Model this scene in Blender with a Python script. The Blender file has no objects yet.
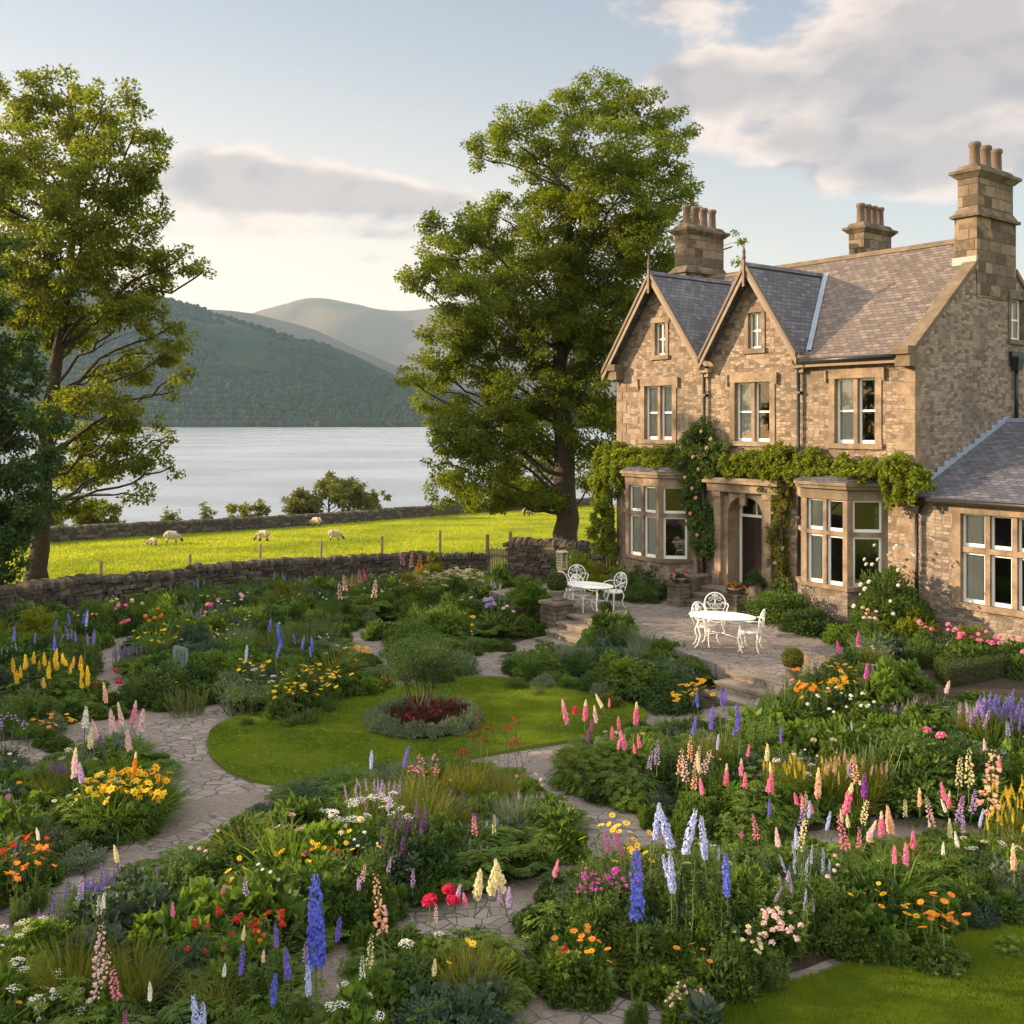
import bpy, bmesh, math, random
import numpy as np
from mathutils import Vector, Matrix
from mathutils.geometry import delaunay_2d_cdt

S = bpy.context.scene
COL = S.collection
R = math.radians
# ------------------------------------------------------------------ camera, light, exposure
CAMZ, F, HY = 5.5, 1000.0, 421.0          # eye height, focal length in pixels, horizon row
cam = bpy.data.objects.new('camera', bpy.data.cameras.new('camera'))
COL.objects.link(cam)
cam.location = (0, 0, CAMZ); cam.rotation_euler = (R(90), 0, 0)
cam.data.sensor_width = 36; cam.data.lens = 36 * F / 1024
cam.data.shift_y = -(512 - HY) / 1024
cam.data.clip_start = .1; cam.data.clip_end = 30000
S.camera = cam
SUN_AZ = math.atan2(-1, .124)             # direction towards the sun, measured from +Y to +X
SUN_EL = R(15)
sun = bpy.data.objects.new('sun', bpy.data.lights.new('sun', 'SUN')); COL.objects.link(sun)
sun.data.energy = 4.4; sun.data.angle = R(.6); sun.data.color = (1, .73, .45)
sd = Vector((math.sin(SUN_AZ) * math.cos(SUN_EL), math.cos(SUN_AZ) * math.cos(SUN_EL), math.sin(SUN_EL)))
sun.rotation_euler = sd.to_track_quat('Z', 'Y').to_euler()
sun.location = sd * 60
S.view_settings.view_transform = 'Standard'; S.view_settings.look = 'None'
S.view_settings.exposure = 1.5; S.view_settings.gamma = 1; S.view_settings.use_curve_mapping = False
S.render.engine = 'CYCLES'
S.cycles.use_denoising = True
S.cycles.max_bounces = 8; S.cycles.diffuse_bounces = 3; S.cycles.glossy_bounces = 3
S.cycles.transmission_bounces = 4; S.cycles.transparent_max_bounces = 12; S.cycles.volume_bounces = 0
S.cycles.sample_clamp_indirect = 6

class NT:
    """tiny node helper"""
    def __init__(s, nt): s.nt = nt
    def n(s, typ, **kw):
        nd = s.nt.nodes.new(typ)
        for k, v in kw.items():
            if k.startswith('i_'):
                nd.inputs[k[2:].replace('_', ' ')].default_value = v
            else: setattr(nd, k, v)
        return nd
    def l(s, a, b): s.nt.links.new(a, b)
    def val(s, node, idx, v):
        if hasattr(v, 'links') or isinstance(v, bpy.types.NodeSocket): s.l(v, node.inputs[idx])
        else: node.inputs[idx].default_value = v
    def math(s, op, a, b=None, c=None, clamp=False):
        m = s.n('ShaderNodeMath', operation=op, use_clamp=clamp); s.val(m, 0, a)
        if b is not None: s.val(m, 1, b)
        if c is not None: s.val(m, 2, c)
        return m.outputs[0]
    def mix(s, f, a, b, blend='MIX'):
        m = s.n('ShaderNodeMix', data_type='RGBA', blend_type=blend)
        s.val(m, 0, f)
        for i, v in ((6, a), (7, b)):
            if isinstance(v, tuple): v = (*v[:3], 1)
            s.val(m, i, v)
        return m.outputs[2]
    def ramp(s, f, stops):
        r = s.n('ShaderNodeValToRGB'); s.val(r, 0, f)
        e = r.color_ramp.elements
        while len(e) < len(stops): e.new(.5)
        for el, (p, c) in zip(e, stops):
            el.position = p; el.color = (*c, 1) if isinstance(c, tuple) else (c, c, c, 1)
        return r.outputs[0]
    def smooth(s, v, lo, hi):
        m = s.n('ShaderNodeMapRange', interpolation_type='SMOOTHSTEP'); s.val(m, 0, v)
        m.inputs[1].default_value = lo; m.inputs[2].default_value = hi
        return m.outputs[0]
    def noise(s, vec, scale, detail=4, rough=.55, dist=0.):
        t = s.n('ShaderNodeTexNoise'); t.inputs['Scale'].default_value = scale
        t.inputs['Detail'].default_value = detail; t.inputs['Roughness'].default_value = rough
        t.inputs['Distortion'].default_value = dist
        if vec is not None: s.l(vec, t.inputs['Vector'])
        return t.outputs[0]

# ------------------------------------------------------------------ world: Nishita sky with evening clouds
w = bpy.data.worlds.new('World'); S.world = w; w.use_nodes = True
w.node_tree.nodes.clear(); T = NT(w.node_tree)
sky = T.n('ShaderNodeTexSky', sky_type='NISHITA', sun_disc=False, sun_elevation=SUN_EL, sun_rotation=SUN_AZ,
          air_density=1.0, dust_density=1.2, ozone_density=2.2)
geo = T.n('ShaderNodeTexCoord'); dirv = geo.outputs['Generated']
sep = T.n('ShaderNodeSeparateXYZ'); T.l(dirv, sep.inputs[0])
az = T.math('ARCTAN2', sep.outputs[0], sep.outputs[1]); el = T.math('ARCSINE', sep.outputs[2])
comb = T.n('ShaderNodeCombineXYZ'); T.l(az, comb.inputs[0]); T.l(T.math('MULTIPLY', el, 2.0), comb.inputs[2])
cv = comb.outputs[0]
def blob(a0, e0, sa, se, amp):
    x = T.math('DIVIDE', T.math('SUBTRACT', az, a0), sa); y = T.math('DIVIDE', T.math('SUBTRACT', el, e0), se)
    q = T.math('ADD', T.math('MULTIPLY', x, x), T.math('MULTIPLY', y, y))
    return T.math('MULTIPLY', T.math('EXPONENT', T.math('MULTIPLY', q, -1)), amp)
def pxdir(px, py):
    return math.atan2(px - 512, F), math.atan2(HY - py, math.hypot(F, px - 512))
mask = None
for px, py, sx, sy, amp in [(290, 190, .15, .030, .70), (225, 165, .06, .022, .30), (430, 205, .10, .018, .42), (840, 70, .22, .06, .46),
                            (640, 5, .08, .03, .34), (1010, 20, .14, .08, .40), (680, 90, .10, .03, .34),
                            (940, 165, .12, .024, .46), (790, 150, .08, .026, .36), (930, 90, .05, .025, .18),
                            (330, 258, .12, .012, .30), (390, 235, .10, .010, .26), (200, 232, .12, .010, .26), (250, 280, .16, .009, .24), (400, 300, .12, .010, .2), (60, 190, .3, .02, .1), (1250, 120, .25, .12, .35), (-300, 130, .3, .05, .2)]:
    a_, e_ = pxdir(px, py); b_ = blob(a_, e_, sx, sy, amp)
    mask = b_ if mask is None else T.math('ADD', mask, b_)
def dens(off, det=11):
    m = T.n('ShaderNodeMapping'); m.inputs['Location'].default_value = off; T.l(cv, m.inputs[0])
    n1 = T.noise(m.outputs[0], 6.8, det, .56, .1); n2 = T.noise(m.outputs[0], 2.6, 4, .5, .1)
    n1 = T.math('ADD', T.math('MULTIPLY', n1, 1.05), T.math('MULTIPLY', n2, .45))
    return T.math('ADD', T.math('SUBTRACT', n1, 1.04), mask)
d0, dl, d1 = dens((0, 0, 0)), dens((0, 0, 0), 4.5), dens((.03, 0, -.022), 4.5)
cov = T.smooth(d0, .0, .15)
lit = T.smooth(T.math('SUBTRACT', dl, d1), -.15, .05)
thick = T.smooth(d0, .10, .34)
ccol = T.mix(lit, (1.25, 1.13, 1.14), (2.6, 2.12, 1.84))
ccol = T.mix(T.math('MULTIPLY', thick, .72), ccol, (1.05, .96, 1.0))
# thin bright veil low over the lake towards the sun
veil = T.math('ADD', blob(-.45, .03, .80, .26, .96), blob(0., .0, 3., .13, .42), clamp=True)
skyc = T.mix(.55, T.mix(1.0, sky.outputs[0], (1.06, .90, .74), 'MULTIPLY'), (.70, .74, .86))
skyv = T.mix(veil, skyc, (3.0, 2.40, 1.88))
high = T.smooth(T.math('ADD', el, T.math('MULTIPLY', sep.outputs[1], -.35)), .12, .75)       # unseen glow added overhead and behind the viewer to lift the ambient light
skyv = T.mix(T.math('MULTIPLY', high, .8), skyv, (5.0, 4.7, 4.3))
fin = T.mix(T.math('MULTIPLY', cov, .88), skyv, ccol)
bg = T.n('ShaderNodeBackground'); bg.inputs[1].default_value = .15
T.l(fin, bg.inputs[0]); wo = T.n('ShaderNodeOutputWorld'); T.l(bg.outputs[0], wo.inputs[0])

# ------------------------------------------------------------------ mesh helpers
class MB:
    """collects vertices and faces (with material slots) and links them as ONE mesh object"""
    def __init__(s): s.v = []; s.f = []; s.m = []; s.nv = 0; s.sm = []
    def add(s, verts, faces, mat=0, smooth=False):
        verts = np.asarray(verts, float).reshape(-1, 3)
        s.v.append(verts); faces = [tuple(int(i) + s.nv for i in f) for f in faces]
        s.f += faces; s.m += [mat] * len(faces); s.sm += [smooth] * len(faces); s.nv += len(verts)
    def addq(s, verts, faces, mat=0, smooth=False):      # faces: int array (n,k), local indices
        verts = np.asarray(verts, float).reshape(-1, 3)
        s.v.append(verts); fa = (np.asarray(faces) + s.nv).tolist()
        s.f += fa; s.m += [mat] * len(fa); s.sm += [smooth] * len(fa); s.nv += len(verts)
    def box(s, x0, x1, y0, y1, z0, z1, mat=0, M_=None):
        v = np.array([(x, y, z) for z in (z0, z1) for y in (y0, y1) for x in (x0, x1)], float)
        if M_ is not None: v = np.array([tuple(M_ @ Vector(p)) for p in v])
        s.add(v, [(0, 2, 3, 1), (4, 5, 7, 6), (0, 1, 5, 4), (2, 6, 7, 3), (0, 4, 6, 2), (1, 3, 7, 5)], mat)
    def frustum(s, cx, cy, z0, z1, a0, b0, a1, b1, mat=0):
        v = [(cx + sx * a, cy + sy * b, z) for z, a, b in ((z0, a0, b0), (z1, a1, b1)) for sx, sy in ((-1, -1), (1, -1), (1, 1), (-1, 1))]
        s.add(v, [(3, 2, 1, 0), (4, 5, 6, 7), (0, 1, 5, 4), (1, 2, 6, 5), (2, 3, 7, 6), (3, 0, 4, 7)], mat)
    def prism(s, poly, z0, z1, mat=0, plane='xy'):
        n = len(poly)
        f = {'xy': lambda a, b, c: (a, b, c), 'xz': lambda a, b, c: (a, c, b), 'yz': lambda a, b, c: (c, a, b)}[plane]
        v = [f(a, b, z0) for a, b in poly] + [f(a, b, z1) for a, b in poly]
        fc = [tuple(range(n))[::-1], tuple(range(n, 2 * n))] + [(i, (i + 1) % n, (i + 1) % n + n, i + n) for i in range(n)]
        s.add(v, fc, mat)
    def lathe(s, cx, cy, prof, n=12, mat=0, smooth=True, cap=True):
        v = []; k = len(prof)
        for i in range(n):
            a = 2 * math.pi * i / n
            for r, z in prof: v.append((cx + r * math.cos(a), cy + r * math.sin(a), z))
        fc = [(i * k + j, ((i + 1) % n) * k + j, ((i + 1) % n) * k + j + 1, i * k + j + 1) for i in range(n) for j in range(k - 1)]
        s.add(v, fc, mat, smooth)
        if cap:
            s.add([v[i * k + k - 1] for i in range(n)], [tuple(range(n))], mat)
    def tube(s, pts, r, n=6, mat=0, smooth=True):
        pts = [Vector(p) for p in pts]; m = len(pts)
        rs = r if hasattr(r, '__len__') else [r] * m
        v = []; up = Vector((0, 0, 1))
        prev = None
        for i, p in enumerate(pts):
            d = (pts[min(i + 1, m - 1)] - pts[max(i - 1, 0)])
            if d.length < 1e-9: d = up.copy()
            d.normalize()
            if prev is None:
                a = d.cross(up if abs(d.z) < .9 else Vector((1, 0, 0)))
            else: a = prev - d * prev.dot(d)
            if a.length < 1e-6: a = d.cross(Vector((1, 0, 0)))
            a.normalize(); prev = a; b = d.cross(a)
            for k in range(n):
                t = 2 * math.pi * k / n
                v.append(tuple(p + (a * math.cos(t) + b * math.sin(t)) * rs[i]))
        fc = [(i * n + k, i * n + (k + 1) % n, (i + 1) * n + (k + 1) % n, (i + 1) * n + k) for i in range(m - 1) for k in range(n)]
        fc += [tuple(range(n))[::-1], tuple(range((m - 1) * n, m * n))]
        s.add(v, fc, mat, smooth)
    def mesh(s, name, mats, uv=False):
        me = bpy.data.meshes.new(name)
        V = np.concatenate(s.v) if s.v else np.zeros((0, 3))
        me.vertices.add(len(V)); me.vertices.foreach_set('co', V.ravel())
        ln = np.fromiter((len(f) for f in s.f), int, len(s.f))
        me.loops.add(int(ln.sum())); me.loops.foreach_set('vertex_index', np.fromiter((i for f in s.f for i in f), int, int(ln.sum())))
        me.polygons.add(len(ln)); me.polygons.foreach_set('loop_start', np.concatenate([[0], np.cumsum(ln)[:-1]]) if len(ln) else [])
        for m in (mats if isinstance(mats, (list, tuple)) else [mats]): me.materials.append(m)
        me.polygons.foreach_set('material_index', s.m); me.polygons.foreach_set('use_smooth', s.sm)
        me.update(calc_edges=True)
        if uv:
            ul = me.uv_layers.new(name='uv'); co = np.zeros(len(me.loops) * 2)
            for p in me.polygons:
                n = p.normal; t = Vector((0, 0, 1)).cross(n)
                if t.length < .05: t = Vector((1, 0, 0))
                t.normalize(); b = n.cross(t)
                for li in p.loop_indices:
                    c = me.vertices[me.loops[li].vertex_index].co
                    co[2 * li] = c.dot(t); co[2 * li + 1] = c.dot(b)
            ul.data.foreach_set('uv', co)
        return me
    def build(s, name, mats, parent=None, uv=False):
        o = bpy.data.objects.new(name, s.mesh(name, mats, uv)); COL.objects.link(o)
        if parent is not None: o.parent = parent
        return o
def tag(o, label=None, cat=None, group=None, kind=None):
    if label: o['label'] = label
    if cat: o['category'] = cat
    if group: o['group'] = group
    if kind: o['kind'] = kind
    return o
def empty(name, loc=(0, 0, 0), rz=0, label=None, cat=None, group=None):
    o = bpy.data.objects.new(name, None); COL.objects.link(o); o.location = loc; o.rotation_euler.z = rz
    o.empty_display_size = .2
    return tag(o, label, cat, group)
def copy_tree(o, parent=None):
    c = o.copy(); COL.objects.link(c); c.parent = parent
    for ch in o.children: copy_tree(ch, c)
    return c

# ------------------------------------------------------------------ terrain
WA, WB = np.array([-28.3, 60.]), np.array([4.6, 120.])        # line of the far field wall
wd = (WB - WA) / np.linalg.norm(WB - WA); wn = np.array([-wd[1], wd[0]])
UA = Vector((-.6086, .7935)); NI = Vector((.7935, .6086)); HC = Vector((9.365, 23.24))  # facade direction, inward normal, right corner
def H(a, t, z=0.): p = HC + UA * a + NI * t; return Vector((p.x, p.y, z))
def to_h(x, y): d = Vector((x, y)) - HC; return d.dot(UA), d.dot(NI)
def sstep(x, lo, hi):
    t = np.clip((x - lo) / (hi - lo), 0, 1); return t * t * (3 - 2 * t)
def tz(x, y):
    x = np.asarray(x, float); y = np.asarray(y, float)
    z = -.06 * np.clip(y - 24, 0, 10) - .05 * np.clip(y - 34, 0, None)
    z = z + .10 * np.sin(x * .11 + 1) * np.sin(y * .09) * sstep(y, 40, 60)
    s = (x - WA[0]) * wn[0] + (y - WA[1]) * wn[1]
    z = z - .17 * np.clip(s - .8, 0, None)
    a = (x - HC.x) * UA.x + (y - HC.y) * UA.y; t = (x - HC.x) * NI.x + (y - HC.y) * NI.y
    lift = sstep(t, -7.5, -5.2) * sstep(a, .3, -.6)
    inside = sstep(t, -5.6, -4.0) * sstep(a, 13.5, 9.5) * sstep(t, 30, 22)
    k = np.maximum(lift * sstep(t, 30, 22), inside * sstep(t, -2.5, 0))
    z = z * (1 - k) + .48 * k
    return np.maximum(z, -9.)
def tzf(x, y): return float(tz(x, y))
def hit(px, py, z=None):
    """world point seen at a pixel, on the terrain or on the level z"""
    dx, dz = (px - 512) / F, -(py - HY) / F
    if z is not None:
        Y = (z - CAMZ) / dz; return Vector((dx * Y, Y, z))
    Y = 6.
    while Y < 400:
        if CAMZ + dz * Y <= tzf(dx * Y, Y): break
        Y += .05
    return Vector((dx * Y, Y, tzf(dx * Y, Y)))
def place(px, pytop, h):
    """ground point of a plant of height h whose top is seen at a pixel"""
    dx, dz = (px - 512) / F, -(pytop - HY) / F
    Y = 5.
    while Y < 200:
        if CAMZ + dz * Y - h <= gz(dx * Y, Y): break
        Y += .04
    return Vector((dx * Y, Y, gz(dx * Y, Y)))
def inpoly(x, y, P):
    c = False; j = len(P) - 1
    for i in range(len(P)):
        xi, yi = P[i]; xj, yj = P[j]
        if (yi > y) != (yj > y) and x < (xj - xi) * (y - yi) / (yj - yi) + xi: c = not c
        j = i
    return c
TERR = [(11.1, -3.0), (11.0, -4.2), (6.95, -4.65), (5.6, -4.75), (3.2, -5.2), (.45, -5.85), (-1.05, -6.2), (-1.4, -5.2), (-.6, -3.0), (-.2, -1.1),
        (-.2, -.02), (10.6, -.02), (10.6, .8), (11.1, .8)]     # terrace outline in house coordinates (a, t)
TERW = [(H(a, t).x, H(a, t).y) for a, t in TERR]
def gz(x, y):
    return .5 if inpoly(x, y, TERW) else tzf(x, y) + .03
# ------------------------------------------------------------------ materials
def newmat(name):
    m = bpy.data.materials.new(name); m.use_nodes = True
    nt = m.node_tree; b = nt.nodes['Principled BSDF']; t = NT(nt); t.b = b
    t.out = nt.nodes['Material Output']
    return m, t
def plain(name, col, rough=.6, metal=0., var=.12, scale=3., bump=0., spec=.4):
    m, t = newmat(name)
    tc = t.n('ShaderNodeTexCoord').outputs['Object']
    n = t.noise(tc, scale, 5)
    c = t.mix(n, tuple(x * (1 - var * 2) for x in col), tuple(min(1, x * (1 + var * 2)) for x in col))
    t.l(c, t.b.inputs['Base Color']); t.b.inputs['Roughness'].default_value = rough
    t.b.inputs['Metallic'].default_value = metal; t.b.inputs['Specular IOR Level'].default_value = spec
    if bump:
        bn = t.n('ShaderNodeBump', i_Strength=bump, i_Distance=.02); t.l(t.noise(tc, scale * 8, 6), bn.inputs['Height']); t.l(bn.outputs[0], t.b.inputs['Normal'])
    return m
def stone_mat(name, c1, c2, mortar, bw=.34, bh=.13, ms=.012, dirt=.5, warp=.02, bump=.6, rubble=False):
    """coursed masonry laid out on the wall's own UV (metres)"""
    m, t = newmat(name)
    uv = t.n('ShaderNodeTexCoord').outputs['UV']
    wn_ = t.n('ShaderNodeTexNoise'); wn_.inputs['Scale'].default_value = 2.2; wn_.inputs['Detail'].default_value = 3; t.l(uv, wn_.inputs['Vector'])
    off = t.n('ShaderNodeVectorMath', operation='MULTIPLY_ADD'); t.l(wn_.outputs['Color'], off.inputs[0])
    off.inputs[1].default_value = (warp * 3, warp * 1.6, 0); t.l(uv, off.inputs[2])
    def brick(bw, bh, ms, offs):
        b = t.n('ShaderNodeTexBrick', offset=.43, squash=.72, squash_frequency=3, offset_frequency=2)
        b.inputs['Scale'].default_value = 1; b.inputs['Brick Width'].default_value = bw; b.inputs['Row Height'].default_value = bh
        b.inputs['Mortar Size'].default_value = ms; b.inputs['Mortar Smooth'].default_value = .35; b.inputs['Bias'].default_value = 0
        b.inputs['Color1'].default_value = (0, 0, 0, 1); b.inputs['Color2'].default_value = (1, 1, 1, 1); b.inputs['Mortar'].default_value = (.5, .5, .5, 1)
        mp = t.n('ShaderNodeMapping'); mp.inputs['Location'].default_value = offs; t.l(off.outputs[0], mp.inputs[0]); t.l(mp.outputs[0], b.inputs['Vector'])
        return b
    b1 = brick(bw, bh, ms, (0, 0, 0)); b2 = brick(bw * 1.7, bh * 2, ms, (.13, 0, 0))
    pick = t.smooth(t.noise(uv, .9, 2), .58, .62)       # patches of larger blocks among the small courses
    r1, f1 = b1.outputs[0], b1.outputs[1]
    if rubble:
        mp = t.n('ShaderNodeMapping'); mp.inputs['Scale'].default_value = (1 / bw, 1 / bh, 0); t.l(off.outputs[0], mp.inputs[0])
        va = t.n('ShaderNodeTexVoronoi', voronoi_dimensions='2D', feature='F1', distance='MINKOWSKI'); vb = t.n('ShaderNodeTexVoronoi', voronoi_dimensions='2D', feature='F2', distance='MINKOWSKI')
        for v_ in (va, vb): v_.inputs['Scale'].default_value = 1; v_.inputs['Exponent'].default_value = 4.5; v_.inputs['Randomness'].default_value = .62; t.l(mp.outputs[0], v_.inputs['Vector'])
        r1 = t.n('ShaderNodeSeparateColor'); t.l(va.outputs['Color'], r1.inputs[0]); r1 = r1.outputs[0]
        f1 = t.math('SUBTRACT', 1, t.smooth(t.math('SUBTRACT', vb.outputs['Distance'], va.outputs['Distance']), .03, .16))
    rnd = t.mix(pick, r1, b2.outputs[0]); fac = t.mix(pick, f1, b2.outputs[1])
    n1 = t.noise(off.outputs[0], 7, 6, .65); n2 = t.noise(uv, .55, 4)
    rr = t.math('ADD', t.math('MULTIPLY', rnd, .50), t.math('MULTIPLY', n1, .55))
    c = t.ramp(rr, [(.12, tuple(x * .55 for x in c1)), (.35, c1), (.62, c2), (.92, tuple(min(1, x * 1.28) for x in c2))])
    c = t.mix(t.math('MULTIPLY', t.smooth(n2, .48, .68), dirt), c, (.085, .075, .062))
    lich = t.smooth(t.noise(uv, 3.1, 5, .7), .60, .70)
    c = t.mix(t.math('MULTIPLY', lich, .25), c, (.22, .2, .13))
    c = t.mix(t.math('MULTIPLY', fac, .8), c, mortar)
    t.l(c, t.b.inputs['Base Color']); t.b.inputs['Roughness'].default_value = .9; t.b.inputs['Specular IOR Level'].default_value = .2
    hgt = t.math('ADD', t.math('SUBTRACT', t.math('MULTIPLY', n1, .6), t.math('MULTIPLY', fac, 1.0)), t.math('MULTIPLY', rnd, .35))
    bn = t.n('ShaderNodeBump', i_Strength=bump, i_Distance=.03); t.l(hgt, bn.inputs['Height']); t.l(bn.outputs[0], t.b.inputs['Normal'])
    return m
def ashlar_mat(name, c1, c2):
    m, t = newmat(name)
    tc = t.n('ShaderNodeTexCoord'); uv = tc.outputs['Object']
    n1 = t.noise(uv, 2.3, 6, .6); n2 = t.noise(uv, 22, 5, .7); n3 = t.noise(uv, .8, 3)
    c = t.mix(t.smooth(n1, .32, .68), tuple(x * .8 for x in c1), c2); c = t.mix(t.math('MULTIPLY', t.smooth(n2, .45, .72), .5), c, tuple(x * .5 for x in c1))
    c = t.mix(t.math('MULTIPLY', t.smooth(n3, .50, .66), .6), c, (.10, .085, .06))
    t.l(c, t.b.inputs['Base Color']); t.b.inputs['Roughness'].default_value = .88; t.b.inputs['Specular IOR Level'].default_value = .2
    bn = t.n('ShaderNodeBump', i_Strength=.35, i_Distance=.02); t.l(n2, bn.inputs['Height']); t.l(bn.outputs[0], t.b.inputs['Normal'])
    return m
def slate_mat(name, c1, c2, rough=.55, row=.17, wid=.26):
    m, t = newmat(name)
    uv = t.n('ShaderNodeTexCoord').outputs['UV']
    wv = t.n('ShaderNodeTexNoise'); wv.inputs['Scale'].default_value = 6; t.l(uv, wv.inputs['Vector'])
    off = t.n('ShaderNodeVectorMath', operation='MULTIPLY_ADD'); t.l(wv.outputs['Color'], off.inputs[0]); off.inputs[1].default_value = (.03, .02, 0); t.l(uv, off.inputs[2])
    b = t.n('ShaderNodeTexBrick', offset=.5); b.inputs['Scale'].default_value = 1
    b.inputs['Brick Width'].default_value = wid; b.inputs['Row Height'].default_value = row; b.inputs['Mortar Size'].default_value = .010; b.inputs['Mortar Smooth'].default_value = .2
    b.inputs['Color1'].default_value = (0, 0, 0, 1); b.inputs['Color2'].default_value = (1, 1, 1, 1); b.inputs['Mortar'].default_value = (.3, .3, .3, 1)
    t.l(off.outputs[0], b.inputs['Vector'])
    sp = t.n('ShaderNodeSeparateXYZ'); t.l(off.outputs[0], sp.inputs[0])
    fr = t.math('FRACT', t.math('DIVIDE', sp.outputs[1], row))
    n1 = t.noise(uv, 9, 6, .65); n2 = t.noise(uv, .7, 4)
    rr = t.math('ADD', t.math('MULTIPLY', b.outputs[0], .55), t.math('MULTIPLY', n1, .5))
    c = t.ramp(rr, [(.1, tuple(x * .6 for x in c1)), (.45, c1), (.9, c2)])
    c = t.mix(t.math('MULTIPLY', t.smooth(n2, .5, .66), .5), c, tuple(x * .55 for x in c2))
    c = t.mix(t.math('MULTIPLY', t.smooth(t.noise(uv, 4.3, 6, .7), .60, .72), .35), c, (.17, .17, .09))
    c = t.mix(t.math('MULTIPLY', b.outputs[1], .75), c, (.012, .012, .014))
    t.l(c, t.b.inputs['Base Color']); t.b.inputs['Roughness'].default_value = rough; t.b.inputs['Specular IOR Level'].default_value = .3
    hh = t.math('ADD', t.math('ADD', t.math('MULTIPLY', fr, -1.0), t.math('MULTIPLY', b.outputs[0], .7)), t.math('MULTIPLY', n1, .4))
    bn = t.n('ShaderNodeBump', i_Strength=.9, i_Distance=.022); t.l(hh, bn.inputs['Height']); t.l(bn.outputs[0], t.b.inputs['Normal'])
    return m
def leaf_mat(name, c, c2=None, trans=.45, rough=.5, hv=.35, ns=2.2, nw=.35):
    """thin two-sided leaf: every leaf its own tone, part of the light passes through"""
    m, t = newmat(name); c2 = c2 or tuple(x * 1.7 for x in c)
    g = t.n('ShaderNodeNewGeometry'); oi = t.n('ShaderNodeObjectInfo')
    n = t.noise(t.n('ShaderNodeTexCoord').outputs['Object'], ns, 4)
    if nw > .4: n = t.smooth(n, .35, .65)
    f = t.math('ADD', t.math('MULTIPLY', g.outputs['Random Per Island'], 1 - nw), t.math('MULTIPLY', n, nw))
    base = t.mix(f, tuple(x * (1 - hv) for x in c), c2)
    base = t.mix(t.math('MULTIPLY', oi.outputs['Random'], .35), base, tuple(x * .62 for x in c))
    t.l(base, t.b.inputs['Base Color']); t.b.inputs['Roughness'].default_value = rough; t.b.inputs['Specular IOR Level'].default_value = .25
    tr = t.n('ShaderNodeBsdfTranslucent'); t.l(t.mix(1., base, (1.25, 1.35, .5), 'MULTIPLY'), tr.inputs[0])
    mx = t.n('ShaderNodeMixShader'); mx.inputs[0].default_value = trans
    t.l(t.b.outputs[0], mx.inputs[1]); t.l(tr.outputs[0], mx.inputs[2]); t.l(mx.outputs[0], t.out.inputs[0])
    return m
def petal_mat(name, c, c2, trans=.35):
    m, t = newmat(name); g = t.n('ShaderNodeNewGeometry')
    base = t.mix(g.outputs['Random Per Island'], c, c2)
    t.l(base, t.b.inputs['Base Color']); t.b.inputs['Roughness'].default_value = .6; t.b.inputs['Specular IOR Level'].default_value = .15
    tr = t.n('ShaderNodeBsdfTranslucent'); t.l(base, tr.inputs[0])
    mx = t.n('ShaderNodeMixShader'); mx.inputs[0].default_value = trans
    t.l(t.b.outputs[0], mx.inputs[1]); t.l(tr.outputs[0], mx.inputs[2]); t.l(mx.outputs[0], t.out.inputs[0])
    return m
MT = {}
MT['wall'] = stone_mat('rubble_stone', (.160, .120, .090), (.295, .225, .165), (.19, .152, .118), bw=.17, bh=.080, ms=.009, warp=.025, rubble=True)
MT['wallside'] = stone_mat('weathered_stone', (.160, .125, .100), (.290, .232, .185), (.19, .155, .13), dirt=.6, bw=.18, bh=.080, ms=.009, warp=.025, rubble=True)
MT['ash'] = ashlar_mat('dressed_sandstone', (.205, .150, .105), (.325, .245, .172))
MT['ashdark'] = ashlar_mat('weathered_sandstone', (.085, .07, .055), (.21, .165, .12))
MT['chim'] = stone_mat('chimney_stone', (.095, .073, .053), (.225, .168, .115), (.06, .05, .04), bw=.5, bh=.28, dirt=.75)
MT['slate'] = slate_mat('brown_slate', (.130, .100, .082), (.245, .188, .150), row=.135, wid=.21)
MT['slateblue'] = slate_mat('blue_slate', (.095, .095, .115), (.17, .175, .21), row=.135, wid=.21)
MT['lead'] = plain('lead', (.26, .32, .42), .45, .0, .15, 4, .2)
MT['leadlight'] = plain('pale_lead', (.30, .29, .28), .6, 0, .1, 4)
MT['coping'] = plain('coping_stone', (.14, .105, .07), .9, 0, .4, 3, .5)
MT['white'] = plain('white_paint', (.78, .78, .76), .35, 0, .03, 5)
MT['iron'] = plain('black_iron', (.018, .018, .02), .4, 0, .2, 6)
MT['barge'] = plain('painted_bargeboard', (.165, .12, .08), .6, 0, .2, 5, .1)
MT['wooddark'] = plain('dark_timber', (.10, .065, .045), .6, 0, .2, 8, .2)
MT['door'] = plain('door_paint', (.025, .014, .012), .3, 0, .2, 6)
MT['brass'] = plain('brass', (.6, .42, .16), .3, 1, .05, 6)
MT['curtain'] = plain('curtain_cloth', (.80, .78, .70), .9, 0, .1, 2)
MT['room'] = plain('room_plaster', (.16, .13, .10), .9, 0, .1, 2)
MT['pot'] = plain('chimney_pot_clay', (.13, .095, .072), .85, 0, .2, 4, .3)
MT['terra'] = plain('weathered_pot', (.20, .17, .15), .85, 0, .2, 6, .3)
MT['post'] = plain('grey_timber', (.17, .14, .10), .85, 0, .3, 9, .4)
MT['paleWood'] = plain('pale_timber', (.45, .38, .28), .8, 0, .2, 9, .2)
MT['bark'] = plain('bark', (.055, .040, .027), .95, 0, .35, 6, 1.0)
MT['stem'] = plain('green_stem', (.07, .11, .03), .6, 0, .2, 9)
MT['twig'] = plain('woody_stem', (.09, .065, .045), .9, 0, .25, 9)
MT['soil'] = plain('garden_soil', (.040, .027, .019), .95, 0, .4, 9, 1.0)
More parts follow.
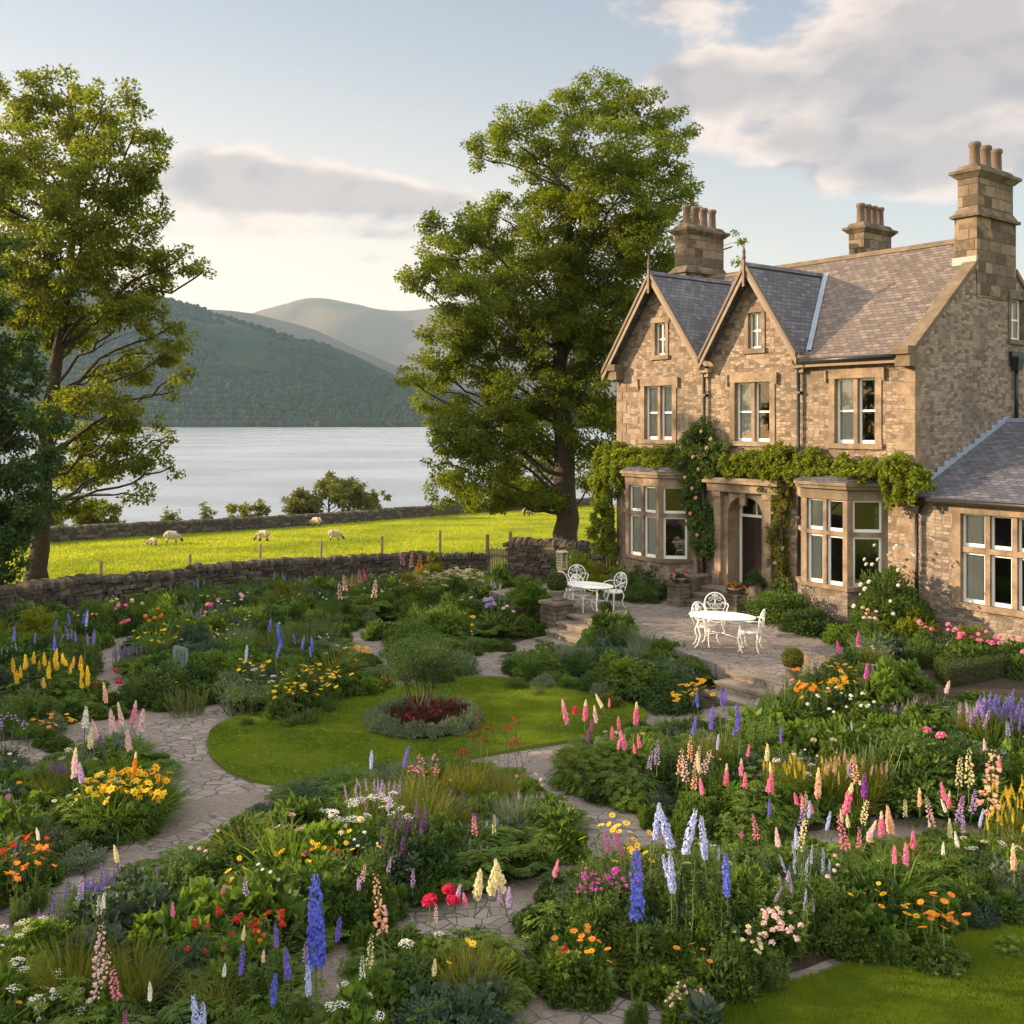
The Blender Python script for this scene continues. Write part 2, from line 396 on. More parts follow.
MT['dry'] = plain('field_stone', (.065, .052, .040), .95, 0, .42, 2.2, .8)
MT['dry2'] = plain('pale_field_stone', (.11, .092, .070), .95, 0, .35, 2.5, .8)
MT['fleece'] = plain('fleece', (.50, .40, .28), .95, 0, .15, 8, .8)
MT['sheepskin'] = plain('sheep_face', (.06, .045, .035), .8, 0, .1, 8)
MT['step'] = ashlar_mat('step_stone', (.15, .125, .10), (.27, .23, .18))
# glass
m, t = newmat('window_glass')
gl = t.n('ShaderNodeBsdfGlossy'); gl.inputs['Roughness'].default_value = .02; tr = t.n('ShaderNodeBsdfTransparent'); tr.inputs[0].default_value = (.93, .94, .93, 1)
fr = t.n('ShaderNodeFresnel'); fr.inputs[0].default_value = 1.85; mx = t.n('ShaderNodeMixShader'); t.l(fr.outputs[0], mx.inputs[0])
t.l(tr.outputs[0], mx.inputs[1]); t.l(gl.outputs[0], mx.inputs[2]); t.l(mx.outputs[0], t.out.inputs[0]); MT['glass'] = m
# foliage
G = {
 'oak': leaf_mat('oak_leaf', (.10, .16, .020), (.27, .28, .03), .6),
 'ash': leaf_mat('ash_leaf', (.10, .15, .020), (.25, .25, .035), .6),
 'dark': leaf_mat('dark_leaf', (.022, .045, .014), (.045, .075, .02), .35),
 'mid': leaf_mat('mid_leaf', (.07, .135, .026), (.15, .22, .045), .42),
 'fresh': leaf_mat('fresh_leaf', (.10, .18, .028), (.19, .28, .046), .45),
 'deep': leaf_mat('deep_leaf', (.042, .090, .024), (.085, .145, .038), .38),
 'lime': leaf_mat('lime_leaf', (.17, .20, .022), (.30, .30, .03), .5),
 'grey': leaf_mat('grey_leaf', (.14, .19, .12), (.25, .30, .20), .3),
 'blue': leaf_mat('blue_leaf', (.055, .095, .065), (.10, .15, .10), .35),
 'olive': leaf_mat('olive_leaf', (.13, .15, .026), (.25, .24, .04), .45),
 'bronze': leaf_mat('bronze_leaf', (.07, .03, .03), (.14, .05, .045), .35),
 'vine': leaf_mat('vine_leaf', (.13, .19, .02), (.30, .33, .035), .55),
 'willow': leaf_mat('willow_leaf', (.11, .13, .04), (.19, .19, .06), .45),
 'box': leaf_mat('box_leaf', (.05, .085, .02), (.095, .13, .03), .35),
}
P = {
 'blue': petal_mat('blue_petal', (.08, .11, .55), (.18, .22, .80)), 'violet': petal_mat('violet_petal', (.14, .09, .50), (.28, .20, .72)),
 'paleblue': petal_mat('pale_blue_petal', (.36, .42, .78), (.62, .66, .90)), 'pink': petal_mat('pink_petal', (.72, .18, .34), (.88, .38, .52)),
 'hot': petal_mat('hot_pink_petal', (.70, .10, .26), (.90, .34, .50)), 'magenta': petal_mat('magenta_petal', (.50, .07, .36), (.68, .18, .50)),
 'crimson': petal_mat('crimson_petal', (.50, .012, .05), (.72, .04, .11)), 'red': petal_mat('red_petal', (.42, .03, .018), (.62, .07, .03)),
 'darkred': petal_mat('dark_red_petal', (.20, .015, .025), (.36, .03, .05)),
 'white': petal_mat('white_petal', (.74, .74, .66), (.86, .85, .80)), 'cream': petal_mat('cream_petal', (.72, .64, .36), (.85, .78, .52)),
 'yellow': petal_mat('yellow_petal', (.80, .52, .02), (.90, .68, .06)), 'gold': petal_mat('golden_petal', (.75, .36, .01), (.88, .52, .03)),
 'orange': petal_mat('orange_petal', (.72, .20, .02), (.85, .34, .05)), 'peach': petal_mat('peach_petal', (.78, .42, .28), (.88, .60, .45)),
 'palepink': petal_mat('pale_pink_petal', (.74, .46, .48), (.86, .66, .64)), 'lilac': petal_mat('lilac_petal', (.46, .30, .60), (.62, .48, .74)),
 'lavender': petal_mat('lavender_petal', (.20, .13, .36), (.34, .24, .52)), 'purple': petal_mat('purple_petal', (.20, .03, .30), (.36, .08, .45)),
}
# ------------------------------------------------------------------ setting: ground, water, hills
def grid_mesh(xs, ys, zf):
    X, Y = np.meshgrid(xs, ys); Z = zf(X, Y)
    V = np.stack([X, Y, Z], -1).reshape(-1, 3); nx, ny = len(xs), len(ys)
    i = np.arange(ny - 1)[:, None] * nx + np.arange(nx - 1)[None, :]
    Fq = np.stack([i, i + 1, i + nx + 1, i + nx], -1).reshape(-1, 4)
    return V, Fq
m, t = newmat('meadow_ground')
tc = t.n('ShaderNodeTexCoord').outputs['Object']
n1 = t.noise(tc, .25, 5); n2 = t.noise(tc, 6, 6, .7)
c = t.mix(n1, (.20, .25, .022), (.30, .32, .03)); c = t.mix(t.math('MULTIPLY', n2, .4), c, (.12, .15, .018))
t.l(c, t.b.inputs['Base Color']); t.b.inputs['Roughness'].default_value = .9; t.b.inputs['Specular IOR Level'].default_value = .1
bn = t.n('ShaderNodeBump', i_Strength=1.0, i_Distance=.08); t.l(n2, bn.inputs['Height']); t.l(bn.outputs[0], t.b.inputs['Normal'])
MT['meadow'] = m
xs = np.concatenate([np.linspace(-500, -90, 12)[:-1], np.arange(-90, 60, 1.0), np.linspace(60, 600, 14)])
ys = np.concatenate([np.linspace(-200, -10, 6)[:-1], np.arange(-10, 175, 1.0), np.linspace(175, 420, 12)])
V_, F_ = grid_mesh(xs, ys, lambda x, y: np.where((y > 170) | (x > 90) & (y > 60), -9, tz(x, y)))
mb = MB(); mb.addq(V_, F_, 0, True); tag(mb.build('meadow', MT['meadow']), kind='structure')

# lake
m, t = newmat('lake_water')
t.b.inputs['Base Color'].default_value = (.03, .045, .05, 1); t.b.inputs['Roughness'].default_value = .30; t.b.inputs['IOR'].default_value = 1.33
t.b.inputs['Specular IOR Level'].default_value = .9
tc = t.n('ShaderNodeTexCoord').outputs['Object']
mp = t.n('ShaderNodeMapping'); mp.inputs['Scale'].default_value = (.5, 1.1, 1); t.l(tc, mp.inputs[0])
n1 = t.noise(mp.outputs[0], .9, 6, .62); n2 = t.noise(mp.outputs[0], .03, 3)
bn = t.n('ShaderNodeBump', i_Strength=.35, i_Distance=.35); t.l(t.math('ADD', n1, t.math('MULTIPLY', n2, .25)), bn.inputs['Height']); t.l(bn.outputs[0], t.b.inputs['Normal'])
gs = t.n('ShaderNodeBsdfGlossy'); gs.inputs['Color'].default_value = (.90, .92, .95, 1); t.l(bn.outputs[0], gs.inputs['Normal'])
t.l(t.math('ADD', t.math('MULTIPLY', t.smooth(n2, .35, .65), .06), .22), gs.inputs['Roughness'])
mx = t.n('ShaderNodeMixShader'); mx.inputs[0].default_value = .85; t.l(t.b.outputs[0], mx.inputs[1]); t.l(gs.outputs[0], mx.inputs[2]); t.l(mx.outputs[0], t.out.inputs[0])
mb = MB(); mb.add([(-4000, 60, -5.5), (4000, 60, -5.5), (4000, 3600, -5.5), (-4000, 3600, -5.5)], [(0, 1, 2, 3)])
tag(mb.build('lake', m), kind='structure')

# hills: each one a ridge of terrain with its own crest line (azimuth in pixels -> height at its distance)
from mathutils import noise as mn
def fbm(x, y, sc, oc=5):
    return mn.fractal(Vector((x * sc, y * sc, 3.3)), .9, 2.1, oc)
def hill_mat(name, lo, hi, patch, psc, treeline):
    m, t = newmat(name); g = t.n('ShaderNodeNewGeometry').outputs['Position']
    sp = t.n('ShaderNodeSeparateXYZ'); t.l(g, sp.inputs[0])
    n = t.noise(g, psc, 7, .62); n2 = t.noise(g, psc * 9, 5, .7)
    c = t.mix(t.smooth(n, .44, .56), lo, hi); c = t.mix(t.math('MULTIPLY', n2, .6), c, tuple(x * .5 for x in lo))
    c = t.mix(t.smooth(t.math('ADD', sp.outputs[2], t.math('MULTIPLY', n, 120)), treeline, treeline + 70), c, patch)
    t.l(c, t.b.inputs['Base Color']); t.b.inputs['Roughness'].default_value = .95; t.b.inputs['Specular IOR Level'].default_value = .05
    bn = t.n('ShaderNodeBump', i_Strength=.8, i_Distance=14); t.l(n2, bn.inputs['Height']); t.l(bn.outputs[0], t.b.inputs['Normal'])
    return m
def hill(name, crest, y0, yc, mat, amp=.10, foot=.9, seed=0., nx=260, ny=70):
    px = np.array([c[0] for c in crest], float); py = np.array([c[1] for c in crest], float)
    us = np.linspace(px[0], px[-1], nx); vs = np.linspace(0, 1.35, ny)
    V = np.zeros((ny, nx, 3))
    hc = np.interp(us, px, py); k = np.ones(9) / 9; hc = np.convolve(np.pad(hc, 4, 'edge'), k, 'valid')
    for j, v in enumerate(vs):
        d = y0 + (yc - y0) * v
        for i, u in enumerate(us):
            x = (u - 512) / F * d; hcz = (HY - hc[i]) / F * yc + CAMZ
            prof = math.sin(min(v, 1) * math.pi / 2) ** foot if v <= 1 else math.cos((v - 1) * 2.2)
            n = fbm(x + seed, d, 1 / 420.) * amp * hcz * math.sin(min(v, 1.) * math.pi) + fbm(x, d + seed, 1 / 150.) * amp * .12 * hcz * min(1, v * 3)
            V[j, i] = (x, d, -6 + (hcz + 6) * prof + n)
    V[0, :, 2] = -9
    i = np.arange(ny - 1)[:, None] * nx + np.arange(nx - 1)[None, :]
    Fq = np.stack([i, i + 1, i + nx + 1, i + nx], -1).reshape(-1, 4)
    mb = MB(); mb.addq(V.reshape(-1, 3), Fq, 0, True)
    return tag(mb.build(name, mat), kind='structure'), V
hA, VA = hill('wooded_hill', [(-700, 240), (-300, 190), (-100, 235), (0, 262), (70, 284), (120, 290), (160, 300), (200, 315), (230, 324), (262, 331), (300, 344), (340, 349), (375, 366), (410, 384), (450, 395),
                              (520, 399), (700, 396), (1000, 392), (1400, 380)], 1830, 2650,
              hill_mat('wooded_slope', (.013, .024, .009), (.026, .040, .013), (.050, .050, .026), .004, 260), .10)
hB, _ = hill('slate_hill', [(-700, 330), (0, 330), (130, 316), (215, 313), (250, 314), (290, 322), (330, 338), (380, 362), (440, 384), (600, 396), (1000, 400)], 2900, 4100,
             hill_mat('moor_slope', (.05, .045, .03), (.075, .06, .04), (.08, .065, .045), .002, 120), .07, nx=160, ny=40)
hC, _ = hill('far_hill', [(-700, 360), (150, 340), (240, 321), (268, 311), (292, 300), (306, 296), (322, 295), (338, 299), (362, 311), (385, 320), (402, 321), (425, 313), (455, 303), (500, 294), (600, 305), (800, 350), (1000, 370)], 4600, 6200,
             hill_mat('heather_slope', (.055, .05, .034), (.13, .088, .05), (.11, .085, .052), .0015, 90), .10, seed=77, nx=160, ny=50)
# woods on the near hill: rounded crowns, many, one mass
rng = np.random.default_rng(4)
ico = bmesh.new(); bmesh.ops.create_icosphere(ico, subdivisions=1, radius=1)
iv = np.array([v.co[:] for v in ico.verts]); ifc = np.array([[v.index for v in f.verts] for f in ico.faces]); ico.free()
def crowns(pos, rad, hgt, rng):
    n = len(pos); k = len(iv)
    J = 1 + rng.uniform(-.22, .22, (n, k, 1))
    V = iv[None] * J * np.stack([rad, rad, hgt], -1)[:, None, :] + pos[:, None, :]
    return V.reshape(-1, 3), (ifc[None] + (np.arange(n) * k)[:, None, None]).reshape(-1, 3)
pts = []
ny_, nx_ = VA.shape[:2]
while len(pts) < 24000:
    v = rng.uniform(0, 1) ** 1.5; u = rng.uniform(.28, .80)
    j = min(int(v * .74 * (ny_ - 1)), ny_ - 1); i = int(u * (nx_ - 1))
    p = VA[j, i] + rng.normal(0, 6, 3) * (1, 1, 0)
    if fbm(p[0], p[1], 1 / 180., 4) > .12 + .5 * (v < .25) - .30 * (v > .62) - .5 * (v > .85): continue
    p[2] = max(VA[j, i][2], -4) + 4; pts.append(p)
for k in range(1500):                                         # denser belt on the shore
    i = int(rng.uniform(.28, .85) * (nx_ - 1)); p = VA[1, i] + rng.normal(0, 8, 3) * (1, 1, 0); p[1] -= 6; p[2] = rng.uniform(-3, 2); pts.append(p)
pts = np.array(pts); rad = rng.uniform(3, 7, len(pts)); 
V_, F_ = crowns(pts, rad, rad * rng.uniform(.9, 1.5, len(pts)), rng)
m, t = newmat('woodland_canopy'); g = t.n('ShaderNodeNewGeometry')
nn = t.noise(g.outputs['Position'], .006, 4)
c = t.mix(t.math('ADD', t.math('MULTIPLY', g.outputs['Random Per Island'], .5), t.math('MULTIPLY', nn, .5)), (.006, .014, .007), (.034, .048, .016))
t.l(c, t.b.inputs['Base Color']); t.b.inputs['Roughness'].default_value = .95; t.b.inputs['Specular IOR Level'].default_value = .05
mb = MB(); mb.addq(V_, F_, 0, False); tag(mb.build('woods', m), kind='stuff')

# haze: one closed box of air round everything
m, t = newmat('haze_air'); t.nt.nodes.remove(t.b)
pv = t.n('ShaderNodeVolumePrincipled'); pv.inputs['Color'].default_value = (.50, .74, 1, 1); pv.inputs['Density'].default_value = .000065; pv.inputs['Anisotropy'].default_value = .2
t.l(pv.outputs[0], t.out.inputs[1]); m.volume_intersection_method if hasattr(m, 'volume_intersection_method') else None
mb = MB(); mb.box(-7500, 7500, -400, 8800, -10.5, 850)
tag(mb.build('haze', m), kind='stuff')

# ------------------------------------------------------------------ garden sheets
def sheet(name, poly, dz, mat, step=.5, mound=0., sink=.0, skirt=0., wob=0., kind='structure', zfun=None, smoothb=True):
    """a sheet over the terrain inside a world polygon; its edge may dip, its middle may rise"""
    if smoothb:                                              # rounded outline
        Pn = np.array(poly, float)
        for _ in range(3):
            Q = np.roll(Pn, -1, 0); Pn = np.stack([Pn * .75 + Q * .25, Pn * .25 + Q * .75], 1).reshape(-1, 2)
    else: Pn = np.array(poly, float)
    B = []
    for i in range(len(Pn)):
        a, b = Pn[i], Pn[(i + 1) % len(Pn)]; k = max(1, int(np.linalg.norm(b - a) / step))
        B += [a + (b - a) * j / k for j in range(k)]
    B = np.array(B)
    if wob: B = B + np.array([[mn.noise(Vector((p[0] * 2.1, p[1] * 2.1, 0))), mn.noise(Vector((p[0] * 2.1, p[1] * 2.1, 9)))] for p in B]) * wob
    xs = np.arange(B[:, 0].min(), B[:, 0].max(), step); ys = np.arange(B[:, 1].min(), B[:, 1].max(), step)
    Pl = [tuple(p) for p in B]; inner = []
    for x in xs:
        for y in ys:
            q = np.array((x + .13 * step * math.sin(y * 7), y))
            if inpoly(q[0], q[1], Pl) and np.min(np.hypot(B[:, 0] - q[0], B[:, 1] - q[1])) > step * .45: inner.append(q)
    allp = [Vector(p) for p in B] + [Vector(p) for p in inner]
    n = len(B); r = delaunay_2d_cdt(allp, [(i, (i + 1) % n) for i in range(n)], [], 1, 1e-4)
    vs, fs = r[0], r[2]; V = []
    for v in vs:
        d = float(np.min(np.hypot(B[:, 0] - v.x, B[:, 1] - v.y)))
        base = tzf(v.x, v.y) if zfun is None else zfun(v.x, v.y)
        V.append((v.x, v.y, base + dz + (mound * float(sstep(d, 0, .7)) + .03 * mn.noise(Vector((v.x * 2, v.y * 2, 0))) * (d > .1) if mound else 0) - (sink if d < 1e-3 else 0)))
    mb = MB(); mb.add(V, fs, 0, True)
    if skirt:
        zz = [(tzf(p[0], p[1]) if zfun is None else zfun(p[0], p[1])) for p in B]
        W = [(p[0], p[1], z + dz) for p, z in zip(B, zz)] + [(p[0], p[1], z + dz - skirt) for p, z in zip(B, zz)]
        mb.add(W, [(i, (i + 1) % n, (i + 1) % n + n, i + n) for i in range(n)], 0)
    o = tag(mb.build(name, mat), kind=kind)
    return o, Pl
def flag_mat(name, gravel_mix=.0, sc=1.9):
    m, t = newmat(name); tc = t.n('ShaderNodeTexCoord').outputs['Object']
    wv = t.n('ShaderNodeTexNoise'); wv.inputs['Scale'].default_value = 1.6; t.l(tc, wv.inputs['Vector'])
    off = t.n('ShaderNodeVectorMath', operation='MULTIPLY_ADD'); t.l(wv.outputs['Color'], off.inputs[0]); off.inputs[1].default_value = (.28, .28, 0); t.l(tc, off.inputs[2])
    mp = t.n('ShaderNodeMapping'); mp.inputs['Scale'].default_value = (1, 1.55, 0); mp.inputs['Rotation'].default_value = (0, 0, .5); t.l(off.outputs[0], mp.inputs[0])
    v1 = t.n('ShaderNodeTexVoronoi', feature='DISTANCE_TO_EDGE'); v1.inputs['Scale'].default_value = sc; t.l(mp.outputs[0], v1.inputs['Vector'])
    v2 = t.n('ShaderNodeTexVoronoi', feature='F1'); v2.inputs['Scale'].default_value = sc; t.l(mp.outputs[0], v2.inputs['Vector'])
    crack = t.smooth(v1.outputs[0], .004, .045)
    sx = t.n('ShaderNodeSeparateColor'); t.l(v2.outputs['Color'], sx.inputs[0])
    n1 = t.noise(tc, 9, 7, .7); n2 = t.noise(tc, .8, 4); n3 = t.noise(tc, 38, 5, .8)
    c = t.mix(t.math('ADD', t.math('MULTIPLY', sx.outputs[0], .55), t.math('MULTIPLY', n1, .45)), (.15, .127, .120), (.30, .258, .240))
    c = t.mix(t.math('MULTIPLY', t.smooth(n1, .5, .7), .5), c, (.09, .085, .06))
    c = t.mix(crack, (.095, .088, .07), c)
    grav = t.mix(t.smooth(n3, .35, .65), (.11, .09, .08), (.29, .245, .22)); grav = t.mix(t.math('MULTIPLY', n1, .6), grav, (.14, .12, .108))
    g = t.math('MULTIPLY', t.smooth(t.math('ADD', n2, gravel_mix), .50, .60), 1.)
    c = t.mix(g, c, grav)
    moss = t.smooth(t.noise(tc, 1.7, 6, .7), .60, .70); c = t.mix(t.math('MULTIPLY', moss, .55), c, (.05, .065, .022))
    t.l(c, t.b.inputs['Base Color']); t.b.inputs['Roughness'].default_value = .88; t.b.inputs['Specular IOR Level'].default_value = .2
    hh = t.math('ADD', t.math('MULTIPLY', t.math('MULTIPLY', crack, t.math('SUBTRACT', 1, g)), 1.), t.math('ADD', t.math('MULTIPLY', n1, .4), t.math('MULTIPLY', n3, .25)))
    bn = t.n('ShaderNodeBump', i_Strength=.8, i_Distance=.025); t.l(hh, bn.inputs['Height']); t.l(bn.outputs[0], t.b.inputs['Normal'])
    return m
MT['flags'] = flag_mat('crazy_paving', .02, 4.1); MT['terrace'] = flag_mat('terrace_flags', -.03, 3.6)
def grassmat(name, a, b):
    m, t = newmat(name); tc = t.n('ShaderNodeTexCoord').outputs['Object']
    n1 = t.noise(tc, 1.1, 5); n2 = t.noise(tc, 45, 4, .7)
    c = t.mix(n1, a, b); c = t.mix(t.math('MULTIPLY', n2, .6), c, tuple(x * .4 for x in a))
    t.l(c, t.b.inputs['Base Color']); t.b.inputs['Roughness'].default_value = .9; t.b.inputs['Specular IOR Level'].default_value = .1
    return m
MT['turf'] = grassmat('turf', (.12, .18, .020), (.16, .21, .026))
MT['blade'] = leaf_mat('grass_blade', (.13, .21, .022), (.27, .33, .034), .5, ns=.7, nw=.6)
MT['bladefield'] = leaf_mat('pasture_blade', (.20, .27, .022), (.44, .44, .035), .6, ns=.22, nw=.6)
def PX(pts, z=0.): return [tuple(hit(x, y, z)[:2]) for x, y in pts]

# path: everything in the garden that is not bed or lawn
o, _ = sheet('garden_path', PX([(-260, 606), (40, 599), (220, 587), (420, 567), (530, 560), (600, 580), (760, 640), (860, 670), (1150, 800), (1500, 1024), (1300, 1500), (-700, 1500)]), .018, MT['flags'], step=.6, smoothb=False)
# beds, given by their edge seen in the photograph, laid out on the ground
BEDS = {
 'far_left': [(-260, 632), (-60, 610), (60, 602), (112, 606), (116, 634), (98, 656), (92, 690), (88, 722), (62, 743), (-40, 748), (-260, 752)],
 'near_left': [(-280, 775), (-60, 768), (70, 764), (86, 745), (120, 740), (152, 760), (176, 790), (172, 815), (140, 842), (98, 868), (50, 893), (0, 912), (-200, 985), (-420, 1040)],
 'wall': [(130, 604), (150, 595), (210, 588), (330, 576), (430, 565), (505, 566), (500, 597), (420, 605), (352, 624), (300, 634), (220, 640), (150, 642)],
 'mid_left': [(124, 655), (160, 640), (250, 632), (330, 640), (352, 655), (385, 668), (400, 684), (345, 706), (300, 716), (262, 724), (232, 716), (222, 704), (182, 720), (150, 714), (124, 690)],
 'mid': [(384, 640), (400, 618), (450, 606), (535, 606), (552, 628), (520, 645), (470, 655), (455, 668), (462, 684), (430, 690), (400, 680), (384, 662)],
 'terrace_front': [(498, 666), (520, 652), (565, 645), (600, 643), (640, 650), (700, 668), (738, 690), (730, 712), (690, 716), (640, 710), (580, 698), (530, 688), (500, 682)],
 'right': [(542, 772), (562, 756), (600, 744), (650, 728), (740, 722), (790, 706), (830, 690), (900, 700), (960, 712), (1060, 730), (1200, 800), (1150, 830), (905, 815), (860, 830), (760, 845), (700, 838), (640, 818), (590, 802), (555, 790)],
 'near_right': [(512, 925), (548, 892), (590, 872), (660, 858), (740, 864), (860, 850), (1000, 850), (1200, 850), (1300, 880), (1100, 895), (1010, 918), (900, 956), (800, 985), (712, 1012), (640, 1020), (570, 1000), (525, 960)],
 'near': [(-300, 1100), (-100, 1010), (0, 955), (60, 920), (110, 885), (165, 868), (215, 850), (262, 812), (310, 786), (380, 776), (450, 770), (510, 776), (556, 806), (592, 848), (572, 872), (520, 888), (450, 905), (400, 925), (350, 945), (300, 975), (280, 1100)],
 'corner': [(330, 1120), (345, 985), (400, 962), (470, 940), (505, 950), (522, 1000), (545, 1120)],
}
BEDW = {}
for k, pp in BEDS.items():
    o, BEDW[k] = sheet('flower_bed', PX(pp), .02, MT['soil'], step=.4, mound=.09, sink=.06, wob=.10)
# raised bed along the house right of the terrace
hb = [H(a, tt) for a, tt in [(-1.3, -6.3), (-1.2, -5.2), (-.5, -3.0), (-.15, -1.2), (-.15, -.02), (-7.5, -.02), (-7.5, -5), (-4.6, -5.6), (-3.2, -6.0)]]
o, BEDW['house'] = sheet('flower_bed', [(p.x, p.y) for p in hb], .03, MT['soil'], step=.4, mound=.06, smoothb=False)
# lawns
LAWN = PX([(206, 746), (214, 728), (250, 717), (300, 712), (345, 704), (385, 693), (425, 684), (470, 679), (520, 682), (570, 692), (612, 702), (645, 712), (648, 724), (612, 737), (545, 748), (490, 757), (430, 770), (380, 785), (330, 789), (285, 790), (240, 781), (214, 765)])
o, LW = sheet('lawn', LAWN, .075, MT['turf'], step=.35, skirt=.09)
LAWN2 = PX([(690, 1028), (760, 1000), (860, 968), (960, 930), (1030, 905), (1150, 870), (1400, 900), (1300, 1300), (640, 1300), (620, 1060)])
o, LW2 = sheet('lawn', LAWN2, .06, MT['turf'], step=.35, skirt=.08)
CB = hit(424, 722, 0.08)
ring = [(CB.x + 1.02 * math.cos(a) * (1 + .03 * math.sin(3 * a)), CB.y + 1.02 * math.sin(a)) for a in np.linspace(0, 2 * math.pi, 16, endpoint=False)]
o, BEDW['round'] = sheet('flower_bed', ring, .085, MT['soil'], step=.25, mound=.08, sink=.02)
def grass(name, poly, n, h, mat, rng, dens=None, z=0., wdt=.010, bl=3, lean=.5):
    """real blades, bl to a tuft, joined into one mass"""
    Pn = np.array(poly); lo, hi = Pn.min(0), Pn.max(0); pts = []
    m2 = np.zeros(0)
    while len(pts) < n:
        c = rng.uniform(lo, hi, (4000, 2))
        pts += [q for q in c if inpoly(q[0], q[1], poly) and (dens is None or rng.uniform() < dens(q[0], q[1]))]
    q = np.repeat(np.array(pts[:n]), bl, 0); N = len(q)
    q = q + rng.normal(0, .012 + h * .12, q.shape)
    base = np.column_stack([q, tz(q[:, 0], q[:, 1]) + z])
    a = rng.uniform(0, 2 * np.pi, N); hh = h * rng.uniform(.55, 1.25, N)
    ln = rng.uniform(0, lean, N) * hh; b = rng.uniform(0, 2 * np.pi, N)
    side = np.column_stack([np.cos(a), np.sin(a), np.zeros(N)]) * (wdt * rng.uniform(.6, 1.3, N))[:, None]
    tip = base + np.column_stack([np.cos(b) * ln, np.sin(b) * ln, hh])
    V = np.stack([base - side, base + side, tip], 1).reshape(-1, 3)
    mb = MB(); mb.addq(V, np.arange(3 * N).reshape(-1, 3)); return tag(mb.build(name, mat), kind='stuff')
rng = np.random.default_rng(11)
def nocb(x, y): return 1. if math.hypot(x - CB.x, y - CB.y) > 1.0 else 0.
grass('grass', LW, 60000, .038, MT['blade'], rng, nocb, z=.07, wdt=.006)
grass('grass', [p for p in PX([(600, 1060), (690, 1024), (760, 998), (860, 966), (960, 928), (1040, 902), (1060, 1060)])], 60000, .038, MT['blade'], rng, z=.055, wdt=.004)
def fd(x, y):
    d = math.hypot(x, y); s = (x - WA[0]) * wn[0] + (y - WA[1]) * wn[1]
    return (min(1., (42. / d) ** 1.2)) * (s < -.5)
nearw = [(-24, 25.5), (-15.3, 30.6), (-9.6, 34.2), (-3.2, 38.3), (-.4, 39.2), (3.2, 35), (9, 36), (16, 48), (22, 90), (14, 140), (4.6, 121), (-28.3, 61), (-34, 48), (-34, 30)]
grass('pasture_grass', nearw, 95000, .13, MT['bladefield'], rng, fd, z=-.01, wdt=.022, bl=3, lean=.7)
# ------------------------------------------------------------------ the house
HR = math.atan2(-UA.y, -UA.x)            # local x runs along the front to the right (x = -a), y into the house, z up
house = empty('stone_house', (HC.x, HC.y, 0), HR, 'large honey coloured stone country house with two steep gables and bay windows', 'house')
EAVE, PITCH, RIDT = 7.15, .80, 3.75
RIDZ = EAVE + PITCH * RIDT
def wall_cells(mb, x0, x1, z0, z1, holes, y, flip=False, ax='x', mat=0):
    """wall face on the plane y (or x) with rectangular openings, built as cells"""
    xs = sorted({x0, x1, *[h[0] for h in holes], *[h[1] for h in holes]}); zs = sorted({z0, z1, *[h[2] for h in holes], *[h[3] for h in holes]})
    xs = [v for v in xs if x0 <= v <= x1]; zs = [v for v in zs if z0 <= v <= z1]
    for a, b in zip(xs, xs[1:]):
        for c, d in zip(zs, zs[1:]):
            cx, cz = (a + b) / 2, (c + d) / 2
            if any(h[0] < cx < h[1] and h[2] < cz < h[3] for h in holes): continue
            q = [(a, c), (b, c), (b, d), (a, d)]
            v = [(u, y, z) if ax == 'x' else (y, u, z) for u, z in q]
            mb.add(v, [(0, 1, 2, 3) if not flip else (3, 2, 1, 0)], mat)
# openings on the front in local x: (x0, x1, z0, z1)
W = [(-8.80, -7.66, 4.95, 6.55), (-5.32, -4.14, 4.95, 6.55), (-2.15, -1.02, 4.95, 6.55)]
DO = (-5.46, -4.30, .95, 3.45)
BAYS = [(-9.60, -6.90), (-3.30, -.69)]
GAB = [(-10.1, -6.28, 9.80), (-6.28, -3.03, 9.62)]
GW = [(-8.36, -7.93, 7.45, 8.42), (-4.86, -4.42, 7.45, 8.42)]
mb = MB()
holes = W + [DO] + [(b0 + .35, b1 - .35, 1.45, 3.65) for b0, b1 in BAYS]
wall_cells(mb, -10.0, 0, .3, EAVE + .08, holes, 0)
for (g0, g1, gz_), wdw in zip(GAB, GW):                         # gable triangles round their little window
    g0 = max(g0, -10.0); xc = (g0 + g1) / 2 if g0 > -10 else (-10.1 - 6.28) / 2; hw = (g1 - xc)
    sl = (gz_ - EAVE - .08) / hw
    top = lambda x: gz_ - .06 - sl * abs(x - xc)
    xa, xb, za, zb = wdw; Z0 = EAVE + .08
    mb.add([(g0, 0, Z0), (xa, 0, Z0), (xa, 0, top(xa)), (g0, 0, max(Z0, top(g0)))], [(0, 1, 2, 3)])
    mb.add([(xb, 0, Z0), (g1, 0, Z0), (g1, 0, max(Z0, top(g1))), (xb, 0, top(xb))], [(0, 1, 2, 3)])
    mb.add([(xa, 0, Z0), (xb, 0, Z0), (xb, 0, za), (xa, 0, za)], [(0, 1, 2, 3)])
    mb.add([(xa, 0, zb), (xb, 0, zb), (xb, 0, top(xb)), (xc, 0, gz_ - .06), (xa, 0, top(xa))], [(0, 1, 2, 3, 4)])
mb.build('front_wall', MT['wall'], house, uv=True)
